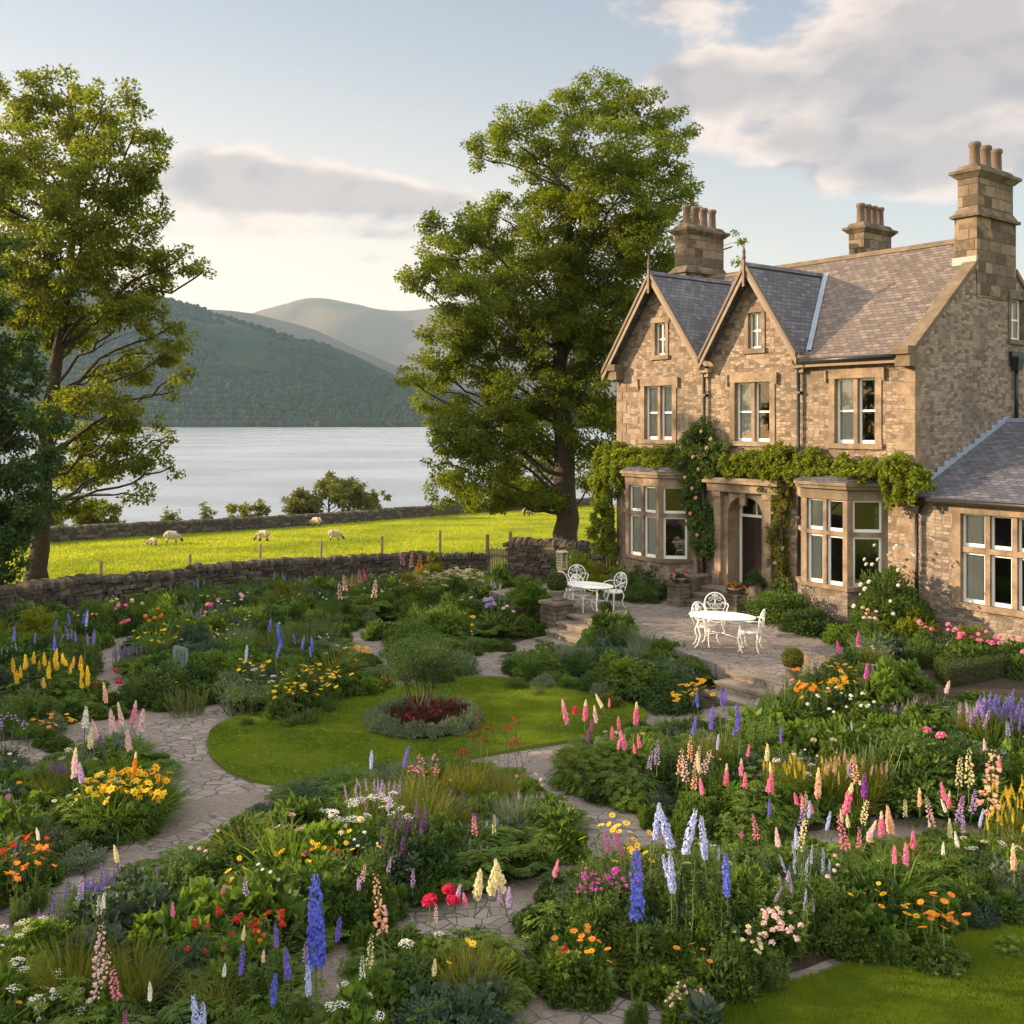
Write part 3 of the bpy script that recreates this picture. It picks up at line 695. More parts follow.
# side wall (right end): parapet gable
SW = (4.50, 5.20, 7.62, 8.68)
mb = MB(); D_ = 7.5
wall_cells(mb, 0, D_, .3, EAVE, [], 0, ax='y')
zt = lambda y: EAVE + PITCH * min(y, D_ - y)
def side_strip(ya, yb, zlo=EAVE):
    pts = [(0, ya, zlo), (0, yb, zlo), (0, yb, zt(yb))] + ([(0, RIDT, RIDZ)] if ya < RIDT < yb else []) + [(0, ya, zt(ya))]
    mb.add(pts, [tuple(range(len(pts)))])
side_strip(.001, SW[0]); side_strip(SW[1], D_ - .001)
mb.add([(0, SW[0], EAVE), (0, SW[1], EAVE), (0, SW[1], SW[2]), (0, SW[0], SW[2])], [(0, 1, 2, 3)]); side_strip(SW[0], SW[1], SW[3])
mb.build('side_wall', MT['wallside'], house, uv=True)
mb = MB()
mb.add([(-10, 0, .3), (-10, D_, .3), (-10, D_, EAVE), (-10, RIDT, RIDZ), (-10, 0, EAVE)], [(0, 4, 3, 2, 1)])
mb.add([(-10, D_, .3), (0, D_, .3), (0, D_, EAVE), (-10, D_, EAVE)], [(3, 2, 1, 0)])
mb.build('rear_wall', MT['wallside'], house, uv=True)
# quoins at the corner and at the gable end, alternately long and short
mb = MB()
z = .35; k = 0; qb = MB()
while z < EAVE - .1:
    h_ = .30 + .02 * ((k * 7) % 3); l1, l2 = ((.46, .24), (.26, .42))[k % 2]
    mb.box(-l1, .012, -.014, l2, z, z + h_ - .012); qb.box(-10.012, -10 + l2, -.013, .3, z, z + h_ - .012); z += h_; k += 1
mb.build('corner_quoins', MT['ash'], house); qb.build('corner_quoins', MT['ash'], house)
# plinth
mb = MB()
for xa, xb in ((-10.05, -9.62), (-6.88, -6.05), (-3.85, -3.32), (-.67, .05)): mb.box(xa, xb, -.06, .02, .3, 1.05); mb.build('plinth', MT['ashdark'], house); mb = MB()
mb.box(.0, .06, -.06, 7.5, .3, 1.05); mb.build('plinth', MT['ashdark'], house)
# interior: floors and back partition so that the windows look into rooms
mb = MB()
for z in (.9, 4.0, 7.1): mb.box(-9.95, -.05, .05, D_ - .05, z - .1, z)
for x in (-6.6, -3.7): mb.box(x - .05, x + .05, .3, 3.6, .9, 7.0)
mb.box(-9.9, -.1, 3.6, 3.7, .9, 7.0)
mb.build('interior', MT['room'], house)

def sash(par, x0, x1, z0, z1, y, bars=(1, 0), fw=.055, curtain=None, name='window', rot=None):
    """white frame (mesh root, in wall coordinates) > pane, curtain"""
    mb = MB(); d = .05
    def bx(a, b, c, e, y0=y, y1=y + d): mb.box(a, b, y0, y1, c, e)
    bx(x0, x0 + fw, z0, z1); bx(x1 - fw, x1, z0, z1); bx(x0 + fw, x1 - fw, z1 - fw, z1); bx(x0 + fw, x1 - fw, z0, z0 + fw * 1.5)
    nx, nz = bars
    for i in range(nx): zz = z0 + (z1 - z0) * (i + 1) / (nx + 1); bx(x0 + fw, x1 - fw, zz - .024, zz + .024, y + .003, y + d - .003)
    for i in range(nz): xx = x0 + (x1 - x0) * (i + 1) / (nz + 1); bx(xx - .012, xx + .012, z0 + fw, z1 - fw, y + .006, y + d - .006)
    s = mb.build(name, MT['white'], par)
    mb = MB(); mb.add([(x0 + fw, y + .025, z0 + fw), (x1 - fw, y + .025, z0 + fw), (x1 - fw, y + .025, z1 - fw), (x0 + fw, y + .025, z1 - fw)], [(0, 1, 2, 3)])
    mb.build('pane', MT['glass'], s)
    if curtain:
        mb = MB(); xa, xb = curtain; n = 28; V = []
        for k in range(n + 1):
            xx = xa + (xb - xa) * k / n; yy = y + .075 + .018 * math.sin(k * 1.9) + .01 * math.sin(k * .7)
            V += [(xx, yy, z0 + .01), (xx, yy, z1 - .01)]
        mb.add(V, [(2 * k, 2 * k + 2, 2 * k + 3, 2 * k + 1) for k in range(n)], 0, True); mb.build('curtain', MT['curtain'], s)
    return s
def surround(par, x0, x1, z0, z1, lights, y=0., jw=.17, hd=.24, rev=.20, label=True, drip=True, proud=.03):
    """dressed stone architrave with mullion(s); x0..x1, z0..z1 is the opening"""
    mb = MB()
    mb.box(x0 - jw, x0, y - proud, y + rev, z0, z1); mb.box(x1, x1 + jw, y - proud, y + rev, z0, z1)
    mb.box(x0 - jw - .05, x1 + jw + .05, y - proud - .012, y + rev, z1, z1 + hd)
    mb.box(x0 - jw - .04, x1 + jw + .04, y - proud - .05, y + rev, z0 - .13, z0)
    wl = (x1 - x0) / lights
    for i in range(1, lights): mb.box(x0 + wl * i - .055, x0 + wl * i + .055, y + .02, y + rev, z0, z1)
    if drip:                                                   # little drop ends of the hood
        for xx in (x0 - jw - .09, x1 + jw + .05): mb.box(xx, xx + .05, y - .09, y - .001, z1 - .08, z1 + hd - .02, 0)
    return mb.build('window_surround', MT['ash'], par)
for i, (a, b, c, d) in enumerate(W):
    s = surround(house, a, b, c, d, 2); m_ = (a + b) / 2
    sash(s, a, m_ - .055, c, d, .12, (1, 0), curtain=(a, a + .46)); sash(s, m_ + .055, b, c, d, .12, (1, 0), curtain=(m_ + .06, b) if i == 0 else (b - .16, b))
for a, b, c, d in GW:
    s = surround(house, a, b, c, d, 1, jw=.12, hd=.16, drip=False); sash(s, a, b, c, d, .10, (1, 1), fw=.045, curtain=(a, b))
# side window, built in the plane of the side wall
def on_side(o, x=0.): o.rotation_euler.z = R(90); o.location = (x, 0, 0)
sw = empty('side_window', (0, 0, 0)); sw.parent = house; on_side(sw)
mb = MB(); a, b, c, d = SW
mb.box(a - .12, a, -.03, .2, c, d); mb.box(b, b + .12, -.03, .2, c, d); mb.box(a - .12, b + .12, -.04, .2, d, d + .22); mb.box(a - .12, b + .12, -.07, .2, c - .12, c)
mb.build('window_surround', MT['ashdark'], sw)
sash(sw, a, b, c, d, .10, (1, 1), fw=.045, curtain=(a, b), name='sash')

# bay windows: canted, dressed stone, own lead roof
def bay(x0, x1, right):
    dp = .66; q0, q1 = x0 + dp, x1 - dp
    root = empty('bay_window', (0, 0, 0)); root.parent = house
    zb, zs, zt_, zh = .3, 1.52, 2.78, 3.60
    facets = [((x0, 0), (q0, -dp), 1), ((q0, -dp), (q1, -dp), 2), ((q1, -dp), (x1, 0), 1)]
    low = MB(); low.prism([(x0, .0), (q0, -dp), (q1, -dp), (x1, .0)], zb, zs - .1); low.build('bay_base', MT['wall'] if not right else MT['wallside'], root, uv=True)
    hd_ = MB(); hd_.prism([(x0 - .02, .0), (q0 - .01, -dp - .02), (q1 + .01, -dp - .02), (x1 + .02, 0)], zh, zh + .26)
    hd_.prism([(x0 - .12, .0), (q0 - .05, -dp - .12), (q1 + .05, -dp - .12), (x1 + .12, 0)], zh + .26, zh + .34)
    hd_.prism([(x0 - .17, .0), (q0 - .07, -dp - .17), (q1 + .07, -dp - .17), (x1 + .17, 0)], zh + .342, zh + .42)
    hd_.build('cornice', MT['ash'], root); hd_ = MB(); hd_.prism([(x0 - .06, .0), (q0 - .03, -dp - .06), (q1 + .03, -dp - .06), (x1 + .06, 0)], zs - .1, zs); hd_.build('sill', MT['ash'], root)
    rf = MB(); e = zh + .425
    v = [(x0 - .15, 0, e), (q0 - .06, -dp - .15, e), (q1 + .06, -dp - .15, e), (x1 + .15, 0, e), (x0 + .25, -.0, e + .20), (q0 + .12, -dp + .28, e + .20), (q1 - .12, -dp + .28, e + .20), (x1 - .25, -.0, e + .20)]
    rf.add(v, [(0, 1, 5, 4), (1, 2, 6, 5), (2, 3, 7, 6), (4, 5, 6, 7)]); rf.build('bay_roof', MT['slateblue'], root, uv=True)
    for (A, B, nl) in facets:
        A, B = Vector((*A, 0)), Vector((*B, 0)); L = (B - A).length; ang = math.atan2(B.y - A.y, B.x - A.x)
        fr = MB(); e_ = .13; re = .17
        fr.box(0.004, e_, 0.0, re, zs, zh); fr.box(L - e_, L - .004, 0.0, re, zs, zh)
        for i in range(1, nl): xx = L * i / nl; fr.box(xx - .05, xx + .05, .012, re, zs, zh)
        w_ = (L - 2 * e_ + .1) / nl
        cells = []
        edges = [e_] + [L * i / nl for i in range(1, nl)] + [L - e_]
        for i in range(nl):
            xa = edges[i] + (.05 if i else 0); xb = edges[i + 1] - (.05 if i < nl - 1 else 0); cells.append((xa, xb))
            fr.box(xa, xb, .008, re, zt_ - .05, zt_ + .05)
        f = fr.build('bay_facet', MT['ash'], root); f.location = A; f.rotation_euler.z = ang
        for i, (xa, xb) in enumerate(cells):
            cu = (xa, xa + (xb - xa) * .75) if (i == 0 and nl == 2) or not right and nl == 2 else None
            sash(f, xa, xb, zs, zt_ - .05, .09, (0, 0), fw=.06, curtain=cu); sash(f, xa, xb, zt_ + .05, zh, .09, (0, 0), fw=.05, curtain=cu)
    return root
bay(*BAYS[0], False); bay(*BAYS[1], True)

# doorway: pilasters, shallow arch, entablature; recessed door with fanlight
dr = empty('doorway', (0, 0, 0)); dr.parent = house
x0, x1, z0, z1 = DO; xm = (x0 + x1) / 2
mb = MB()
for sx in (-1, 1):
    e = x0 if sx < 0 else x1
    mb.box(min(e, e + sx * .16), max(e, e + sx * .16), -.14, .42, z0 - .02, z1)
    px_ = e + sx * .16
    mb.box(min(px_, px_ + sx * .22), max(px_, px_ + sx * .22), -.26, .02, 1.35, 3.42)
    mb.box(min(px_, px_ + sx * .27), max(px_, px_ + sx * .27), -.31, .02, .45, 1.35)
    mb.box(min(px_ - sx * .03, px_ + sx * .27), max(px_ - sx * .03, px_ + sx * .27), -.31, .02, 3.42, 3.56)
    mb.box(min(px_ + sx * .22, px_ + sx * .40), max(px_ + sx * .22, px_ + sx * .40), -.08, .02, .45, 3.42)
n = 14; arc = []                                              # arch stones: spandrel plate with a pointed-flat curve cut in it
for k in range(n + 1):
    u = -1 + 2 * k / n; arc.append((xm + u * (x1 - x0) / 2, z1 - .42 + .40 * (1 - abs(u) ** 2.6) ** .62))
for k in range(n):
    (a, c), (b, d) = arc[k], arc[k + 1]
    mb.add([(a, -.13, c), (b, -.13, d), (b, -.13, z1 + .12), (a, -.13, z1 + .12), (a, .42, c), (b, .42, d)], [(0, 1, 2, 3), (0, 4, 5, 1)])
mb.box(x0 - .62, x1 + .62, -.30, .02, 3.57, 3.80); mb.box(x0 - .70, x1 + .70, -.42, .02, 3.80, 3.88); mb.box(x0 - .66, x1 + .66, -.37, .02, 3.883, 3.95)
mb.box(xm - .09, xm + .09, -.24, -.14, 3.22, 3.56)
mb.build('door_surround', MT['ash'], dr)
mb = MB(); yy = .36
mb.box(x0, x0 + .07, yy, yy + .08, z0, z1 - .05); mb.box(x1 - .07, x1, yy, yy + .08, z0, z1 - .05); mb.box(x0 + .07, x1 - .07, yy, yy + .08, 2.86, 2.93); mb.box(xm - .02, xm + .02, yy + .01, yy + .06, 2.93, z1)
dfm = mb.build('door_frame', MT['white'], dr)
mb = MB(); mb.add([(x0 + .07, yy + .04, 2.93), (x1 - .07, yy + .04, 2.93), (x1 - .07, yy + .04, z1), (x0 + .07, yy + .04, z1)], [(0, 1, 2, 3)]); mb.build('fanlight', MT['glass'], dfm)
mb = MB(); mb.box(x0 + .07, x1 - .07, yy + .03, yy + .08, z0 + .02, 2.86)
for cx in (x0 + .3, x1 - .3):
    for c, d in ((z0 + .2, z0 + .75), (z0 + .9, z0 + 1.7)):
        mb.box(cx - .17, cx + .17, yy + .015, yy + .03, c, d)
dd = mb.build('door', MT['door'], dr); mb = MB(); mb.lathe(x1 - .16, yy + .0, [(.0, 1.9), (.03, 1.92), (.03, 1.96), (.0, 1.98)], 8); mb.build('door_knob', MT['brass'], dd)
# steps to the door
mb = MB()
for i in range(3): mb.box(xm - 1.0 - .12 * i, xm + .95 + .12 * i, -.75 - .34 * i, -.02 if i == 0 else -.75 - .34 * (i - 1), .3, .95 - .15 * i - .02)
for i in range(3): mb.box(xm - 1.03 - .12 * i, xm + .98 + .12 * i, -.78 - .34 * i, -.02 if i == 0 else -.75 - .34 * (i - 1) - .004, .95 - .15 * i - .018, .95 - .15 * i + .03)
mb.build('door_steps', MT['step'], house)
mb = MB(); mb.box(xm - 1.45, xm - 1.05, -1.1, -.06, .4, 1.15); mb.box(xm - 1.5, xm - 1.02, -1.15, -.06, 1.15, 1.22); mb.build('cheek_wall', MT['ashdark'], house)

# roofs ------------------------------------------------------------
def slab(mb, pts, th=.07, mat=0, up=True):
    """polygon given a thickness downwards"""
    n = len(pts); v = list(pts) + [(x, y, z - th) for x, y, z in pts]
    mb.add(v, [tuple(range(n)), tuple(range(n, 2 * n))[::-1]] + [(i, i + n, (i + 1) % n + n, (i + 1) % n) for i in range(n)], mat)
mb = MB(); oh = .28; ze = EAVE - oh * PITCH + .1; zr = RIDZ + .1
slab(mb, [(-3.2, -oh, ze), (-.30, -oh, ze), (-.30, RIDT, zr), (-3.2, RIDT, zr)])
slab(mb, [(-9.72, .03, EAVE + .12), (-3.2, .03, EAVE + .12), (-3.2, RIDT, zr), (-9.72, RIDT, zr)])
slab(mb, [(-.30, D_ + oh, ze), (-9.72, D_ + oh, ze), (-9.72, RIDT, zr), (-.30, RIDT, zr)])
mb.build('main_roof', MT['slate'], house, uv=True)
mb = MB()                                                     # ridge tiles
mb.prism([(RIDT - .14, zr - .09), (RIDT + .14, zr - .09), (RIDT, zr + .06)], -9.7, -.3, plane='yz'); mb.build('ridge', MT['coping'], house)
mb = MB()                                                     # raised coping on the end gables
for xa, xb in ((-.31, .05), (-10.05, -9.71)):
    mb = MB()
    for s in (0, 1):
        f = (lambda y: y) if s == 0 else (lambda y: D_ - y)
        A, B = -.22, (2.78 if s == 0 else 2.70)
        zA, zB = EAVE + PITCH * A + .16, EAVE + PITCH * B + .16
        q = [(xa, f(A), zA), (xb, f(A), zA), (xb, f(B), zB), (xa, f(B), zB)]
        slab(mb, q if s == 0 else q[::-1], .15)
        mb.build('gable_coping', MT['coping'], house); mb = MB()
    mb.box(xa, xb + .02, -.34, .04, EAVE - .38, EAVE - .05); mb.box(xa - .02, xb + .03, -.42, -.14, EAVE - .10, EAVE + .09)
    mb.build('kneeler', MT['coping'], house)
# front gables
for gi, (g0, g1, gtop) in enumerate(GAB):
    xc = (g0 + g1) / 2; hw = (g1 - g0) / 2; fo = -.38; zt0 = gtop + .08
    sl = (gtop - EAVE - .02) / hw; yr = (zt0 - EAVE - .1) / PITCH
    eo = .10 if gi == 0 else .0
    grt = empty('front_gable', (0, 0, 0)); grt.parent = house
    mb = MB()
    for s in (-1, 1):
        ex = xc + s * (hw + (.14 if s < 0 and gi == 0 else .0)); ez = zt0 - sl * abs(ex - xc)
        q = [(xc, fo, zt0), (ex, fo, ez), (ex, .05, ez), (xc, yr, zt0)]
        slab(mb, q if s < 0 else q[::-1], .06)
    mb.build('gable_roof', MT['slateblue'], grt, uv=True)
    mb = MB(); mb.prism([(xc - .10, zt0 - .07), (xc + .10, zt0 - .07), (xc, zt0 + .05)], fo, yr, plane='xz'); mb.build('gable_ridge', MT['slateblue'], grt, uv=True)
    mb = MB(); bb = MB()
    for s in (-1, 1):                                         # bargeboards, pale face with a dark drip moulding above
        ex = xc + s * (hw + (.16 if s < 0 and gi == 0 else .02)); ez = zt0 - .06 - sl * abs(ex - xc)
        for (m__, up, dn, ya, yb) in ((mb, -.03, .24, fo - .035, fo + .01), (bb, .075, -.005, fo - .07, fo + .03)):
            q = [(xc, zt0 - .06 + up), (ex, ez + up), (ex, ez - dn * (1 if dn > 0 else -0)), (xc, zt0 - .06 - (dn if dn > 0 else 0))]
            if dn < 0: q = [(xc, zt0 - .02 + .07), (ex, ez + .04 + .05), (ex, ez - .03), (xc, zt0 - .09)]
            m__.prism(q, ya, yb, plane='xz')
    mb.build('bargeboard', MT['barge'], grt); bb.build('barge_moulding', MT['wooddark'], grt)
    # soffit underside in boards
    fm = MB(); fm.box(xc - .035, xc + .035, fo - .10, fo - .03, zt0 - .62, zt0 + .10); fm.lathe(xc, fo - .06, [(.035, zt0 + .1), (.06, zt0 + .16), (.035, zt0 + .22), (.05, zt0 + .30), (.02, zt0 + .42), (.0, zt0 + .58)], 8)
    fm.build('finial', MT['wooddark'], grt)
    # lead valley to the right of the gable
    vm = MB(); ex = g1; A_ = Vector((ex, .03, EAVE + .14)); B_ = Vector((xc, yr, zt0)); d_ = (B_ - A_).normalized()
    up = Vector((0, 0, .025)); rt = Vector((.17, 0, 0))
    vm.add([tuple(A_ + up * 1.5), tuple(A_ + rt + up + Vector((0, -.02, 0))), tuple(B_ + rt + up), tuple(B_ + up * 1.5)], [(0, 1, 2, 3)])
    vm.add([tuple(A_ + up * 1.5 - Vector((0, 0, .05))), tuple(A_ + rt + up - Vector((0, 0, .05))), tuple(B_ + rt + up - Vector((0, 0, .05))), tuple(B_ + up * 1.5 - Vector((0, 0, .05)))], [(3, 2, 1, 0)])
    vm.build('lead_valley', MT['lead'], grt)
# gutter and downpipes
mb = MB(); mb.tube([(-3.15, -.34, ze - .01), (-.32, -.34, ze - .01)], .06, 8); mb.build('gutter', MT['iron'], house)
mb = MB(); mb.box(-3.1, -.3, -.26, -.0, ze - .16, ze - .05); mb.build('fascia', MT['barge'], house)
for xx, za in ((-6.34, 7.10), (-3.16, 7.10)):
    mb = MB(); mb.frustum(xx, -.13, za - .28, za - .06, .06, .05, .12, .09); mb.tube([(xx, -.30, za + .03), (xx, -.13, za - .1)], .04, 6)
    mb.tube([(xx, -.11, za - .26), (xx, -.11, .6)], .042, 8)
    for zz in (6.2, 4.6, 3.0): mb.box(xx - .07, xx + .07, -.16, .0, zz, zz + .06)
    mb.build('downpipe', MT['iron'], house)
mb = MB(); mb.frustum(.13, 4.62, 6.80, 7.10, .07, .10, .12, .17); mb.box(.02, .27, 4.42, 4.82, 7.10, 7.17); mb.tube([(.11, 4.62, 6.82), (.11, 4.62, 5.4)], .055, 8); mb.box(.02, .1, 4.42, 6.5, 7.18, 7.30)
mb.build('downpipe', MT['iron'], house)
for xx in (-9.98, -6.30, -3.12):                              # kneeler stones at the gable feet
    mb = MB(); mb.box(xx - .22, xx + .22, -.20, -.012, 6.86, 6.98); mb.box(xx - .12, xx + .12, -.14, -.012, 6.74, 6.86); mb.build('kneeler', MT['ash'], house)

# chimneys
def chimney(x, y, hx, hy, zb, zband, ztop, npots, label_, pots='y', top_scale=.9, par=house, zp=.62):
    r = empty('chimney', (0, 0, 0)); r.parent = par
    mb = MB(); mb.box(x - hx, x + hx, y - hy, y + hy, zb, zband)
    s = top_scale; mb.box(x - hx * s, x + hx * s, y - hy * s, y + hy * s, zband + .14, ztop)
    mb.build('stack', MT['chim'], r, uv=True)
    mb = MB(); mb.box(x - hx - .09, x + hx + .09, y - hy - .09, y + hy + .09, zband, zband + .07)
    mb.frustum(x, y, zband + .07, zband + .24, hx + .05, hy + .05, hx * s + .01, hy * s + .01)
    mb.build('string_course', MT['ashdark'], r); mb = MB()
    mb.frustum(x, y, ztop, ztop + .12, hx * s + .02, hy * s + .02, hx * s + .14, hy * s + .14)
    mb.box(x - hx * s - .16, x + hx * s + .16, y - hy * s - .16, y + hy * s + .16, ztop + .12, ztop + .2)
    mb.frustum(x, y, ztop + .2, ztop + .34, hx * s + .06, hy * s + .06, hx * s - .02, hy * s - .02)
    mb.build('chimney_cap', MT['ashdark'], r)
    for i in range(npots):
        u = ((i + .5) / npots - .5) * 2 * hy * s * .92
        mb = MB(); z0 = ztop + .34
        mb.lathe(x, y + u, [(.155, z0), (.135, z0 + .07), (.12, z0 + zp - .14), (.15, z0 + zp - .11), (.155, z0 + zp - .04), (.13, z0 + zp), (.10, z0 + zp), (.095, z0 + zp - .2)], 14, cap=True)
        mb.build('chimney_pot', MT['pot'], r)
chimney(-.27, 3.78, .29, 1.0, 8.6, 10.62, 11.62, 3, '', zp=.62)
chimney(-9.95, 3.72, .30, 1.0, 8.0, 10.35, 11.62, 4, '', zp=.66)
mb = MB(); mb.box(-.6, .035, 2.72, 2.82, 9.30, 9.62); mb.build('flashing', MT['leadlight'], house)
# rear range, mostly hidden: carries the middle chimney
mb = MB(); mb.box(-8.2, -3.4, D_, 12.5, .3, 7.0); mb.build('rear_range', MT['wallside'], house, uv=True)
mb = MB(); slab(mb, [(-8.4, D_ - 2, 7), (-5.8, D_ - 2, 9.3), (-5.8, 12.7, 9.3), (-8.4, 12.7, 7)][::-1]); slab(mb, [(-3.2, D_ - 2, 7), (-5.8, D_ - 2, 9.3), (-5.8, 12.7, 9.3), (-3.2, 12.7, 7)])
mb.build('rear_roof', MT['slate'], house, uv=True)
chimney(-6.45, 8.2, .28, .80, 8.4, 9.6, 11.68, 4, '', top_scale=1.0, zp=.66)

# ------------------------------------------------------------------ single-storey wing on the right
wing = empty('stone_wing', (HC.x, HC.y, 0), HR, 'single storey stone wing with a low slate roof at the right of the house', 'house')
WL = 7.5; WH = 3.78; WP = .385; WR = 4.35
wop = (1.10, 3.46, 1.45, 3.44)
mb = MB(); wall_cells(mb, .06, WL, .3, WH, [wop], .015)
mb.add([(WL, .015, .3), (WL, 8, .3), (WL, 8, WH), (WL, WR, WH + WP * WR), (WL, .015, WH)], [tuple(range(5))])
mb.build('wing_wall', MT['wallside'], wing, uv=True)
mb = MB(); mb.box(.1, WL - .05, .1, 7.9, .85, .9); mb.box(.1, WL - .05, 3.4, 3.5, .9, 4.5); mb.box(.1, WL - .05, .1, 7.9, 3.62, 3.66) ; mb.build('interior', MT['room'], wing)
s = surround(wing, *wop, 4, y=.015, drip=False, rev=.2, hd=.26, jw=.2)
mb = MB(); lw = (wop[1] - wop[0]) / 4
for i in range(4):
    xa = wop[0] + lw * i + (.055 if i else 0); xb = wop[0] + lw * (i + 1) - (.055 if i < 3 else 0)
    mb.box(xa, xb, .03, .19, 2.58, 2.70)
    cu = (xa + .05, xb - .1) if i == 0 else None
    sash(s, xa, xb, wop[2], 2.58, .12, (0, 0), curtain=cu); sash(s, xa, xb, 2.70, wop[3], .12, (0, 0), fw=.05, curtain=cu)
mb.build('transom', MT['ash'], s)
mb = MB()
slab(mb, [(.03, -.22, WH - .22 * WP + .06), (WL + .2, -.22, WH - .22 * WP + .06), (WL + .2, WR, WH + WP * WR + .06), (.03, WR, WH + WP * WR + .06)])
slab(mb, [(WL + .2, 8.2, WH - .1), (.03, 8.2, WH - .1), (.03, WR, WH + WP * WR + .06), (WL + .2, WR, WH + WP * WR + .06)])
mb.build('wing_roof', MT['slateblue'], wing, uv=True)
mb = MB(); mb.box(.03, WL + .2, WR - .12, WR + .12, WH + WP * WR + .02, WH + WP * WR + .12); mb.build('ridge', MT['lead'], wing)
mb = MB()                                                     # stepped lead flashing against the house
n = 16
for i in range(n):
    y = -.2 + (WR + .2) * i / n; z = WH + WP * y + .08; mb.box(.008 + .001 * (i % 2), .035, y, y + (WR + .2) / n, z, z + .17 + .02 * (i % 3))
mb.box(.03, .16, -.2, -.19, WH - .05, WH - .04)
mb.build('flashing', MT['lead'], wing)
mb = MB(); mb.tube([(.02, -.28, WH - .07), (WL + .2, -.28, WH - .07)], .055, 8); mb.build('gutter', MT['iron'], wing)
mb = MB(); mb.frustum(.10, -.12, 3.36, 3.56, .06, .05, .13, .10); mb.tube([(.1, -.27, 3.68), (.1, -.12, 3.5)], .04, 6); mb.tube([(.10, -.10, 3.4), (.10, -.10, .6)], .045, 8); mb.build('downpipe', MT['iron'], wing)

# ------------------------------------------------------------------ terrace, steps, pedestals
mb = MB(); mb.prism(TERW, -1.6, .495); tag(mb.build('terrace', MT['terrace']), kind='structure')
def steps(a0, a1, t0, n, tr, label):
    """garden steps descending from the terrace edge, away from the house"""
    r = empty('garden_steps', (HC.x, HC.y, 0), HR, label, 'steps')
    for i in range(n):
        z = .5 - (i + 1) * .5 / (n + 0) + .02; mb = MB()
        za = .5 - i * .5 / n
        if i < n: 
            mb.box(-a1, -a0, t0 - tr * (i + 1), t0 - tr * i + .02, -.2, za - .5 / n * 1 - .03 + .0)
            mb.box(-a1 - .02, -a0 + .02, t0 - tr * (i + 1) - .03, t0 - tr * i, za - .5 / n - .028, za - .5 / n + .03)
        mb.build('step', MT['step'], r)
    mb = MB(); mb.box(-a1 - .02, -a0 + .02, t0 - .05, t0 + .28, .46, .515); mb.build('step', MT['step'], r)
    return r
steps(5.62, 6.92, -4.68, 3, .36, 'shallow stone steps between two pedestals going down beside the far garden table')
steps(-.95, .5, -5.98, 3, .36, 'worn stone steps going down from the terrace beside the clipped ball in orange flowers')
# ------------------------------------------------------------------ foliage building blocks (numpy)
def unit(v): return v / np.maximum(np.linalg.norm(v, axis=-1, keepdims=True), 1e-9)
def rdir(rng, n): return unit(rng.normal(0, 1, (n, 3)))
def leaves(mb, P_, D, N, L, Wd, mat=0, fold=.18, wide=.42):
    """folded leaves: base point, direction, normal; two triangles each"""
    D = unit(D); Sd = unit(np.cross(D, N)); N2 = unit(np.cross(Sd, D))
    L = np.broadcast_to(np.asarray(L, float).reshape(-1, 1), (len(P_), 1)); Wd = np.broadcast_to(np.asarray(Wd, float).reshape(-1, 1), (len(P_), 1))
    mid = P_ + D * L * wide
    V = np.stack([P_, mid + Sd * Wd * .5 + N2 * Wd * fold, P_ + D * L - N2 * L * .08, mid - Sd * Wd * .5 + N2 * Wd * fold], 1)
    n = len(P_); b = np.arange(n) * 4
    mb.addq(V.reshape(-1, 3), np.concatenate([np.stack([b, b + 1, b + 2], 1), np.stack([b, b + 2, b + 3], 1)]), mat)
def blades(mb, P_, D, L, Wd, bend, rng, mat=0):
    """arching strap leaves in three segments"""
    n = len(P_); D = unit(D); out = unit(D * (1, 1, 0) + rng.normal(0, .15, (n, 3)) * (1, 1, 0)); Sd = unit(np.cross(D, np.array([0, 0, 1.]) + rng.normal(0, .3, (n, 3))))
    L = np.broadcast_to(np.asarray(L, float).reshape(-1, 1), (n, 1)); Wd = np.broadcast_to(np.asarray(Wd, float).reshape(-1, 1), (n, 1)); bend = np.asarray(bend, float).reshape(-1, 1)
    pts = []
    for t_, w_ in ((0, .7), (.4, 1.), (.75, .7)):
        c = P_ + D * L * t_ + (out * .5 - np.array([0, 0, .55])) * L * bend * t_ ** 2
        pts += [c - Sd * Wd * w_ * .5, c + Sd * Wd * w_ * .5]
    pts.append(P_ + D * L + (out * .5 - np.array([0, 0, .55])) * L * bend)
    V = np.stack(pts, 1); b = np.arange(n) * 7
    mb.addq(V.reshape(-1, 3), np.concatenate([np.stack([b, b + 1, b + 3, b + 2], 1), np.stack([b + 2, b + 3, b + 5, b + 4], 1)]), mat)
    mb.addq(np.zeros((0, 3)), np.zeros((0, 3), int)); 
    mb.f += (np.stack([b + 4, b + 5, b + 6], 1) + (mb.nv - n * 7)).tolist(); mb.m += [mat] * n; mb.sm += [False] * n
def dome(rng, n, r, h, shell=.55, zmin=.05):
    """points in a dome, towards its outside"""
    d = rdir(rng, n); d[:, 2] = np.abs(d[:, 2]) * rng.uniform(.2, 1, n) + zmin * 0
    d = unit(d); q = rng.uniform(shell ** 2, 1, n) ** .5
    return d * q[:, None] * (r, r, h), d
